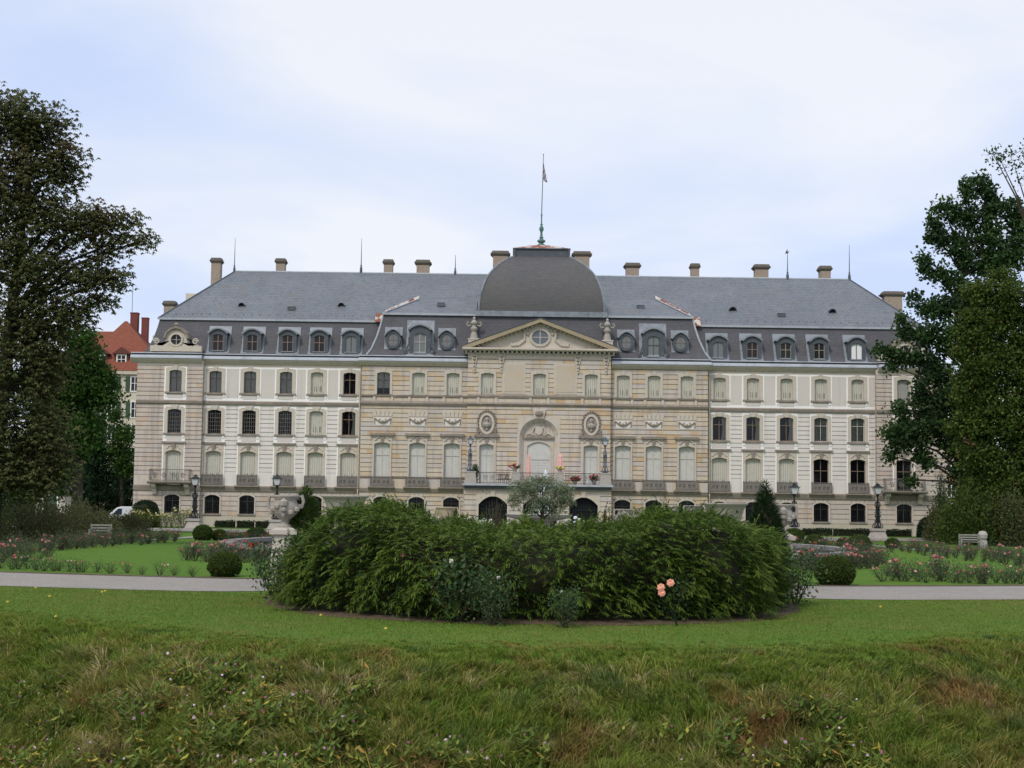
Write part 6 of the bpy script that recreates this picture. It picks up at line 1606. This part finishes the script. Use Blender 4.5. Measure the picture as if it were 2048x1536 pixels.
# ------------------------------------------------------------------ fountain
cxF, cyF, rF = 1.1, 57.0, 11.9; zw = float(tz(cxF, cyF)); fr = empty('fountain', (cxF, cyF, zw), 'round stone fountain basin with thin white jets behind the hedge', 'fountain')
b = MB(); b.lathe([(rF - .05, -.3), (rF - .05, .34), (rF + .12, .36), (rF + .12, .50), (rF - .42, .50), (rF - .42, .36), (rF - .35, .2)], n=96); b.build('basin_rim', M['basin'], fr)
b = MB(); b.poly([((rF - .4) * math.cos(2 * math.pi * i / 64), (rF - .4) * math.sin(2 * math.pi * i / 64), .3) for i in range(64)]); b.build('water', M['water'], fr)
b = MB(); b.lathe([(.9, .0), (.8, .7), (.4, .9), (.3, 1.3), (1.2, 1.5), (1.3, 1.62), (.2, 1.6)], (0, 0, 0), 24); b.build('centre_bowl', M['stoneL'], fr)
for k, (px, top) in enumerate(((1090, 944), (1080, 972), (1098, 990), (1072, 1006), (1102, 1010), (1084, 1000))):
    x, zt_ = W(px, top, cyF); b = MB(); zt_ -= zw; x -= cxF
    for i in range(46):
        t = rnd.random(); z = .3 + (zt_ - .3) * t; s = rnd.uniform(.012, .03) * (1.4 if t > .85 else 1); b.lathe([(.002, -s * 3), (s, 0), (.002, s * 4)], (x * (.6 + .4 * t) + rnd.gauss(0, .03 + .05 * t), rnd.gauss(0, .04), z), 5)
    b.tube([(x * .6, 0, .3), (x * .85, 0, zt_ * .6), (x, 0, zt_)], [.03, .02, .012], 5)
    b.build('water_jet', M['jet'], fr)
# olive tree over the hedge
make_tree('olive_tree', 'silvery olive tree rising over the middle of the hedge', 'tree', [(1085, 985, 56, 26), (1045, 980, 30, 24), (1125, 985, 28, 26), (1085, 965, 48, 12), (1030, 1000, 14, 14), (1140, 1003, 14, 14), (1075, 1015, 34, 20), (1110, 1020, 24, 20)], 42, 1083, 'olive', (.085, .018), 14, trunk_r=.09, spread=.13, per=32)
shrub('shrub', 'loose green shrub with arching shoots before the left porch arch', 985, 1080, 34, 1008, 'box', (.06, .025), 900, .5, Y=38)
shrub('shrub', 'small dark green shrub before the right pillar of the porch', 1215, 1085, 18, 1020, 'cone', (.06, .03), 1600, .3, Y=38)

# ------------------------------------------------------------------ terrace things
for px, lb in ((1057.5, 'slim folded pink parasol left of the terrace door'), (1120.5, 'wider folded pink parasol right of the terrace door')):
    x, zt_ = W(px, 907, 136.6); h = zt_ - zT; root = empty('parasol', (x, 136.6, zT), lb, 'parasol'); wd = .2 if px < 1100 else .34
    b = MB(); b.lathe([(wd, .75 if px < 1100 else .3), (wd * .95, h * .5), (wd * .7, h * .78), (wd * .55, h * .86), (wd * .6, h * .9), (.05, h * .99)], n=20, wob=lambda t, z: 1 + .16 * math.sin(t * 8)); b.build('canopy', M['pinkcloth'], root)
    b = MB(); b.tube([(0, 0, 0), (0, 0, h)], .03, 6); b.lathe([(.3, 0), (.28, .06), (.05, .1)], n=12); b.lathe([(.01, -.05), (.06, 0), (.01, .07)], (0, 0, h), 8); b.build('pole', M['woodW'], root)
def potted(label, px, hw, top, Y, z0, cols, lm, lr=.05, n=420, pot=.22):
    x, zt_ = W(px, top, Y); root = empty('flower_pot', (x, Y, z0), label, 'flower pot'); h = zt_ - z0
    b = MB(); b.lathe([(pot * .65, 0), (pot, pot * 1.4), (pot * 1.08, pot * 1.5), (pot * .9, pot * 1.45)], n=12); b.build('pot', M['panelS'], root)
    r = hw * Y / F; u = rdir(n) * rng.random((n, 1)) ** .4; zc = (h + pot * 1.4) / 2; P = u * np.array([r, r * .8, max(.1, (h - pot * 1.4) / 2)]) + np.array([0, 0, zc]); Dn = rdir(n)
    V, Fq = cards(P, Dn, unit(np.cross(Dn, rdir(n))), .13, .07); link('foliage', np_mesh('foliage', V, [Fq], M[lm]), root)
    for i in range(9 if cols else 0):
        a = rdir(1)[0] * np.array([r, -abs(r) * .7, (h - pot * 1.4) / 2]); a[1] = -abs(a[1]); o = link('flower', FM[cols[i % len(cols)]], root, tuple(a + np.array([0, 0, zc]))); o.scale = (2.6,) * 3; o.rotation_euler = (1.2, 0, i)
potted('pot of dark red and white flowers on the left middle terrace pedestal', 1030, 12, 929, 134.85, zR + .061, ['red', 'white', 'red'], 'rosel')
potted('pot of pale yellow flowers on the right middle terrace pedestal', 1120, 10, 934, 134.85, zR + .061, ['yellow', 'white'], 'maple')
potted('green potted tree standing behind the left terrace lamp', 951, 8, 927, 136.0, zT, None, 'maple', n=700, pot=.3)
potted('red flowering pot behind the terrace railing right of the parasols', 1150, 9, 953, 135.4, zT, ['red', 'pink'], 'shrub')
potted('red flowering pot behind the terrace railing near the right lamp', 1188, 9, 950, 135.4, zT, ['red', 'salmon'], 'shrub')
def chair(label, px):
    x = X(px, 960, 135.8); root = empty('chair', (x, 135.8, zT), label, 'chair', rz=rnd.uniform(-.6, .6))
    for sx in (-.21, .21):
        for sy in (-.2, .2):
            b = MB(); b.tube([(sx, sy, 0), (sx, sy, .45)], .018, 5); b.build('leg', M['iron'], root)
    b = MB(); b.box(-.24, .24, -.23, .23, .45, .49); b.build('seat', M['iron'], root)
    b = MB()
    for k in range(6): b.tube([(-.22 + .088 * k, .22, .48), (-.22 + .088 * k, .27, .92)], .014, 5)
    b.tube([(-.24, .27, .92), (.24, .27, .92)], .02, 5); b.build('backrest', M['iron'], root)
chair('black terrace chair behind the railing left of the flower pot', 1003); chair('black terrace chair nearest the left middle pedestal', 1015)

# ------------------------------------------------------------------ person
def person(label, px, headtop, Y, hgt=1.66):
    x, zt_ = W(px, headtop, Y); z0 = float(tz(x, Y)); root = empty('person', (x, Y, z0), label, 'person', rz=.35); s = (zt_ - z0) / 1.74
    J = {'pel': (0, 0, .95, .15, .11), 'wai': (0, .01, 1.1, .135, .10), 'che': (0, .02, 1.3, .165, .12), 'nek': (0, .0, 1.47, .06, .06), 'hd0': (0, -.02, 1.56, .075, .085), 'hd1': (0, -.02, 1.66, .082, .09),
         'shl': (-.18, .01, 1.4, .06, .06), 'ell': (-.25, -.03, 1.13, .045, .045), 'wrl': (-.2, -.22, 1.0, .032, .032), 'hal': (-.17, -.3, .99, .038, .02), 'shr': (.18, .01, 1.4, .06, .06), 'elr': (.25, .0, 1.13, .045, .045), 'wrr': (.24, -.08, .9, .032, .032), 'har': (.24, -.1, .82, .038, .022),
         'hil': (-.09, 0, .88, .09, .09), 'knl': (-.1, -.02, .49, .062, .062), 'anl': (-.1, .02, .09, .042, .042), 'tol': (-.11, -.13, .03, .038, .028), 'hir': (.09, 0, .88, .09, .09), 'knr': (.1, -.02, .49, .062, .062), 'anr': (.1, .02, .09, .042, .042), 'tor': (.11, -.13, .03, .038, .028)}
    E = [('pel', 'wai'), ('wai', 'che'), ('che', 'nek'), ('nek', 'hd0'), ('hd0', 'hd1'), ('che', 'shl'), ('shl', 'ell'), ('ell', 'wrl'), ('wrl', 'hal'), ('che', 'shr'), ('shr', 'elr'), ('elr', 'wrr'), ('wrr', 'har'), ('pel', 'hil'), ('hil', 'knl'), ('knl', 'anl'), ('anl', 'tol'), ('pel', 'hir'), ('hir', 'knr'), ('knr', 'anr'), ('anr', 'tor')]
    ks = list(J); vs_ = [J[k][:3] for k in ks]; es = [(ks.index(a), ks.index(c)) for a, c in E]; rad = [J[k][3:] for k in ks]
    for h_ in ('hal', 'har'):                          # five short fingers each
        hx, hy, hz = J[h_][:3]; dv = Vector((0, -.9, -.3)) if h_ == 'hal' else Vector((0, -.2, -1))
        for f, (off, ln) in enumerate(((-.026, .07), (-.009, .08), (.009, .075), (.026, .06), (.045, .05))):
            a = len(vs_); vs_ += [(hx + off, hy + dv.y * .03, hz + dv.z * .03), tuple(Vector((hx + off * 1.2, hy, hz)) + dv * (.03 + ln))]; rad += [(.009, .009), (.007, .007)]; es += [(ks.index(h_), a), (a, a + 1)]
    me = bpy.data.meshes.new('body'); me.from_pydata(vs_, es, []); me.materials.append(M['cloth']); o = link('body', me, root); o.scale = (s,) * 3
    mod = o.modifiers.new('skin', 'SKIN'); sub = o.modifiers.new('sub', 'SUBSURF'); sub.levels = 1; sub.render_levels = 1
    for i, v_ in enumerate(me.skin_vertices[0].data): v_.radius = rad[i]
    me.skin_vertices[0].data[0].use_root = True
    b = MB(); b.lathe([(.105, -.03), (.115, .03), (.105, .09), (.07, .14), (.02, .155)], (0, 0, 1.64), 16, 0, 1, 1.1); b.lathe([(.17, 0), (.115, .035), (.1, .03)], (0, -.01, 1.64), 16)
    h_ = b.build('sun_hat', M['hat'], root, smooth=True); h_.scale = (s,) * 3
    b = MB(); b.lathe([(.0795, 0), (.083, .07), (.07, .11)], (0, -.035, 1.54), 12, 0, .9, 1.0); b.lathe([(.004, -.02), (.016, 0), (.006, .02)], (0, -.122, 1.6), 6)
    f_ = b.build('face', M['skin'], root, smooth=True); f_.scale = (s,) * 3
    b = MB(); b.lathe([(.21, .78), (.19, 1.0), (.18, 1.15), (.2, 1.35), (.15, 1.46), (.075, 1.49)], n=16, sy=.72); c_ = b.build('coat', M['coat'], root, smooth=True); c_.scale = (s,) * 3
person('person in a pale blue hat and coat standing behind the hedge', 1151, 1034, 92)

# ------------------------------------------------------------------ benches
def bench(label, px, base, Y, wm=1.5):
    x = W(px, base, Y)[0]; z0 = float(tz(x, Y)); root = empty('park_bench', (x, Y, z0), label, 'bench')
    for s in (-1, 1):
        b = MB(); b.box(s * wm / 2 - .04, s * wm / 2 + .04, -.25, -.18, 0, .66); b.box(s * wm / 2 - .04, s * wm / 2 + .04, .2, .27, 0, .98); b.box(s * wm / 2 - .04, s * wm / 2 + .04, -.27, .24, .62, .67); b.build('leg', M['bench'], root)
    b = MB()
    for k in range(4): b.box(-wm / 2, wm / 2, -.24 + .115 * k, -.15 + .115 * k, .42, .45)
    b.build('seat', M['bench'], root)
    b = MB()
    for z in (.6, .76, .92): b.box(-wm / 2, wm / 2, .2, .23, z - .055, z + .03)
    b.build('backrest', M['bench'], root)
bench('weathered pale wooden bench among the left shrubs', 200, 1073, 86, 1.15)
bench('weathered pale wooden bench under the right trees', 1940, 1093, 101, 1.3)
x_, Yq, zq = (W(1958, 1080, 102)[0], 102, 0); b = MB(); b.taper((0, 0), (.28, .28), (.22, .22), 0, .55); b.lathe([(.2, .55), (.3, .7), (.34, .95), (.22, 1.15), (.05, 1.2)], n=12)
tag(b.build('stone_post', M['panelS'], None, (x_ + .1, 101.5, float(tz(x_, 101.5)))), 'short grey stone post beside the right bench', 'stone post')

# ------------------------------------------------------------------ vehicles
def vehicle(name, label, cat, x, Y, prof, wins, body, hw, axles, wr=.3):
    """side profile in xz facing left, extruded across; slightly narrowed at the roof"""
    z0 = float(tz(x, Y)); root = empty(name, (x, Y, z0), label, cat, rz=R(12))
    b = MB(); n = len(prof); zt_ = max(z for _, z in prof)
    def tw(z): return hw * (1 - .10 * max(0, (z - .85) / (zt_ - .85)) ** 1.2)
    v = [(x_, -tw(z), z) for x_, z in prof] + [(x_, tw(z), z) for x_, z in prof]
    b.add(v, [tuple(range(n))] + [tuple(range(2 * n - 1, n - 1, -1))] + [(i, i + n, (i + 1) % n + n, (i + 1) % n) for i in range(n)])
    o = b.build('body', M[body], root); mb = o.modifiers.new('bevel', 'BEVEL'); mb.width = .05; mb.segments = 2
    for pts, nm in wins:
        b = MB()
        if nm == 'windscreen':
            (xa, za), (xb_, zb_) = pts; off = .02
            b.quad((xa - off, -tw(za) + .12, za + off), (xa - off, tw(za) - .12, za + off), (xb_ - off, tw(zb_) - .12, zb_ + off), (xb_ - off, -tw(zb_) + .12, zb_ + off))
        else:
            for s in (-1, 1):
                q = [(x_, s * (tw(z) + .008), z) for x_, z in pts]; b.poly(q if s < 0 else q[::-1])
        b.build(nm, M['carglass'], root)
    for ax in axles:
        for s in (-1, 1):
            b = MB(); b.tube([(ax, s * (hw - .18), wr), (ax, s * (hw + .01), wr)], wr, 20); w_ = b.build('wheel', M['tyre'], root)
            b = MB(); b.tube([(ax, s * (hw - .1), wr), (ax, s * (hw + .02), wr)], wr * .58, 14); b.build('rim', M['lead'], w_)
    for s in (-1, 1):
        b = MB(); b.lathe([(.02, -.06), (.13, 0), (.12, .04), (.02, .06)], (prof[1][0] + .04, s * hw * .72, .66), 10, 0, .5, 1.2); b.build('headlight', M['lampglass'], root)
        b = MB(); b.box(prof[0][0] + 1.25, prof[0][0] + 1.4, s * (hw + .02) - (.1 if s < 0 else 0), s * (hw + .02) + (.1 if s > 0 else 0), .98, 1.14); b.build('mirror', M['tyre'], root)
    return root
vehicle('delivery_van', 'small white delivery van parked under the dark conifer left of the castle', 'van', X(247, 1024, 137), 137,
    [(-2.1, .25), (-2.15, .6), (-2.05, .85), (-1.9, .95), (-1.25, 1.1), (-.55, 1.72), (-.2, 1.82), (1.9, 1.82), (2.05, 1.6), (2.1, .5), (2.05, .25)], [(((-1.22, 1.12), (-.58, 1.68)), 'windscreen'), (((-.95, 1.1), (-.1, 1.08), (-.1, 1.62), (-.45, 1.62)), 'side_window')], 'vanwhite', .85, (-1.35, 1.3))
vehicle('parked_car', 'dark blue car whose roof shows over the left shrubs', 'car', X(158, 1020, 126), 126,
    [(-2.0, .25), (-2.05, .55), (-1.95, .75), (-1.1, .9), (-.5, 1.4), (.8, 1.42), (1.6, .95), (2.0, .9), (2.05, .4), (2.0, .25)], [(((-1.05, .94), (-.53, 1.36)), 'windscreen'), (((-.8, .92), (1.2, .92), (.75, 1.34), (-.42, 1.33)), 'side_window')], 'carblue', .82, (-1.3, 1.3))

# ------------------------------------------------------------------ other buildings
def hip_roof(b, x0, x1, y0_, y1_, ze_, zr_, inl, inr, m):
    ym = (y0_ + y1_) / 2; A = (x0 + inl, ym, zr_); B_ = (x1 - inr, ym, zr_)
    b.quad((x0, y0_, ze_), (x1, y0_, ze_), B_, A, m); b.quad((x1, y1_, ze_), (x0, y1_, ze_), A, B_, m); b.poly([(x1, y0_, ze_), (x1, y1_, ze_), B_], m); b.poly([(x0, y1_, ze_), (x0, y0_, ze_), A], m); b.poly([(x0, y0_, ze_), (x0, y1_, ze_), (x1, y1_, ze_), (x1, y0_, ze_)], m)
def hwindow(par, x, y, z, w_, h, shut=None, frame='white'):
    b = MB(); b.box(-w_ - .1, w_ + .1, -.06, .06, -.1, h + .1, 0)
    b.box(-.03, .03, -.09, -.0, 0, h, 0); b.box(-w_, w_, -.085, 0, h * .55 - .03, h * .55 + .03, 0)
    o = b.build('window', M[frame], par, (x, y, z))
    for s in (-1, 1):
        for lo, hi in ((.04, h * .55 - .04), (h * .55 + .04, h - .04)):
            b = MB(); xa, xb_ = sorted((s * .05, s * (w_ - .04))); b.box(xa, xb_, -.075, -.06, lo, hi); b.build('pane', M['glassK'], o)
        if shut:
            b = MB(); c = s * (w_ * 1.62 + .12); b.box(c - w_ * .55, c + w_ * .55, -.12, -.07, -.05, h + .05)
            for k in range(8): b.box(c - w_ * .45, c + w_ * .45, -.15, -.12, .05 + h * k / 8, .05 + h * k / 8 + h * .07)
            b.build('shutter', M[shut], o)
Yh = 176.0; s = Yh / F; hx0, hx1 = X(150, 740, Yh), X(325, 740, Yh); zE, zA2 = W(245, 741, Yh)[1], W(247, 641, Yh + 5)[1]
house = empty('red_roof_house', ((hx0 + hx1) / 2, Yh, 0), 'cream house with a steep red tiled roof and green shutters left of the castle', 'house'); ox = (hx0 + hx1) / 2
b = MB(); b.box(hx0 - ox, hx1 - ox, .3, 11, 0, zE); b.build('wall', M['creamwall'], house)
b = MB(); hip_roof(b, hx0 - ox - .4, hx1 - ox + .4, -.1, 11.4, zE, zA2, X(247, 641, Yh + 5) - hx0 + .4, hx1 - X(247, 641, Yh + 5) + .1, 0); hr = b.build('roof', M['tile'], house)
b = MB(); b.box(hx0 - ox - .3, hx1 - ox + .3, -.05, .5, zE - .45, zE - .02); b.build('cornice', M['stoneC'], house)
for px, tp, hw in ((270, 628, 7.5), (291, 638, 6.5)):
    x, zt_ = W(px, tp, Yh + 6); b = MB(); h = hw * s; b.box(-h, h, -h, h, -4.5, 0); b.box(-h * 1.1, h * 1.1, -h * 1.1, h * 1.1, 0, .15); b.build('chimney', M['brickred'], hr, (x - ox, 6, zt_))
x, zt_ = W(266, 570, Yh + 6); b = MB(); b.tube([(0, 0, -4), (0, 0, 0)], .035, 5); b.build('antenna', M['leadD'], hr, (x - ox, 6, zt_))
for px in (238.5, 196):
    x, z = W(px, 727, Yh); b = MB(); b.box(-.85, .85, -.0, 2.5, -.3, 1.3, 0); b.prism([(-1.15, 1.25), (1.15, 1.25), (0, 2.1)], -.3, 3.2, 1); o = b.build('dormer', [M['tileD'], M['tileD']], hr, (x - ox, 1.0, z)); hwindow(house, x - ox, .93, z - .05, .5, 1.15)
for row, hh in ((782, 1.7), (835, 1.9)):
    for px in (269, 245, 222, 205, 180):
        if row == 835 and px in (245, 205): continue
        if row == 782 and px in (245, 205): continue
        x, z = W(px, row, Yh + .2); hwindow(house, x - ox, .28, z, .45, hh, 'greenshut')
for row in (880, 925, 970):
    for px in (269, 222, 180): x, z = W(px, row, Yh + .2); hwindow(house, x - ox, .28, z, .45, 1.8, 'greenshut')
b = MB(); x0_, x1_ = X(130, 690, 192), X(235, 690, 192); zz0 = W(190, 745, 192)[1]; zz1 = W(190, 655, 192)[1]; c0 = (x0_ + x1_) / 2
h2 = empty('far_house', (c0, 192, 0), 'house with a dull red roof behind the red roofed one', 'house')
b.box(x0_ - c0, x1_ - c0, 0, 9, 0, zz0); b.build('wall', M['creamwall'], h2); b = MB(); hip_roof(b, x0_ - c0 - .4, x1_ - c0 + .4, -.4, 9.4, zz0, zz1, 3.2, 1.5, 0); b.build('roof', M['tile'], h2)
hwindow(h2, 0, -.02, zz0 - 2.4, .5, 1.6)
# stepped gable building peeping over the roof
Yg = 185; gx, gz = W(385, 587, Yg); g = empty('gabled_building', (gx, Yg, 0), 'pale stepped gable showing over the left slope of the castle roof', 'building'); b = MB(); st = .75
P = [(-6.5, 0)]; 
for k in range(6): P += [(-.85 - (5 - k) * 1.0, gz - (5 - k) * 1.35 - .01), (-.85 - (4.0 - k if k < 5 else 0) * 1.0, gz - (5 - k) * 1.35)]
P = P + [(-x_, z_) for x_, z_ in P[::-1]]; b.prism(P[::-1], 0, .7); b.build('gable_wall', M['creamwall'], g)
b = MB(); b.prism([(-6.3, 0), (6.3, 0), (6.3, gz - 7.4), (0, gz - 1.0), (-6.3, gz - 7.4)], .7, 14); b.build('roof', M['tile'], g)
hwindow(g, 0, -.05, gz - 4.6, .5, 1.4)
# salmon house on the right
Yr_ = 168; rx0, rx1 = X(1885, 950, Yr_), X(1990, 950, Yr_); rc = (rx0 + rx1) / 2; zt_ = W(1900, 905, Yr_)[1]
hs_ = empty('salmon_house', (rc, Yr_, 0), 'salmon coloured house with white windows right of the castle', 'house')
b = MB(); b.box(rx0 - rc, rx1 - rc, 0, 10, 0, zt_); b.build('wall', M['salmonwall'], hs_); b = MB(); hip_roof(b, rx0 - rc - .5, rx1 - rc + .5, -.6, 10.6, zt_, zt_ + 4.2, 3, 3, 0); b.build('roof', M['tileD'], hs_)
b = MB(); b.box(rx0 - rc - .02, rx1 - rc + .02, -.05, -.001, W(1900, 925, Yr_)[1] - 4.4, W(1900, 975, Yr_)[1] - 1.5); b.box(rx0 - rc, rx1 - rc, -.06, -.01, W(1900, 973, Yr_)[1], W(1900, 969, Yr_)[1]); b.build('trim', M['stoneC'], hs_)
for row in (944, 994, 1030):
    for px in (1902, 1932, 1962): x, z = W(px, row, Yr_); hwindow(hs_, x - rc, -.08, z, .5, 1.35 if row > 960 else 1.3, 'tileD')
# little outbuilding left
Yo = 124; ox0, ox1 = X(72, 1000, Yo), X(131, 1000, Yo); oc = (ox0 + ox1) / 2; zt_ = W(100, 984, Yo)[1]
ob = empty('garden_pavilion', (oc, Yo, 0), 'small pale stone outbuilding with an arched door behind the left shrubs', 'outbuilding'); hwid = (ox1 - ox0) / 2
b = MB(); b.box(-hwid, hwid, 0, 4, 0, zt_)
for k in range(7): b.box(-hwid - .02, hwid + .02, -.03, .0, zt_ * k / 7 + .03, zt_ * (k + 1) / 7)
b.build('wall', M['stoneL'], ob)
b = MB(); hip_roof(b, -hwid - .35, hwid + .35, -.4, 4.4, zt_, zt_ + 1.7, 1.3, 1.3, 0); b.build('roof', M['slateD'], ob)
b = MB(); b.poly([(q, -.05, z) for q, z in arch(.55, 0, zt_ - .3, .2)][::-1]); b.build('door', M['greenshut'], ob)
b = MB(); b.ring(arch(.55, 0, zt_ - .3, .2), arch(.68, 0, zt_ - .17, .22), -.09, 0); b.build('door_frame', M['white'], ob)

for i, (px, py) in enumerate(((70, 1183), (98, 1201), (203, 1192), (209, 1190), (14, 1213), (110, 1243), (640, 1240), (770, 1268), (1480, 1230), (1760, 1222))):
    x, Y, z = G(px, py); root = empty('dandelion', (x, Y, z), 'small yellow dandelion bloom in the mown lawn', 'wild flower', 'dandelions in the lawn')
    b = MB(); b.tube([(0, 0, 0), (.01, 0, .07)], .003, 4); b.build('stem', M['balsam'], root); o = link('flower', FM['yellow'], root, (.01, 0, .075)); o.scale = (.5,) * 3; o.rotation_euler = (.5, 0, 0)
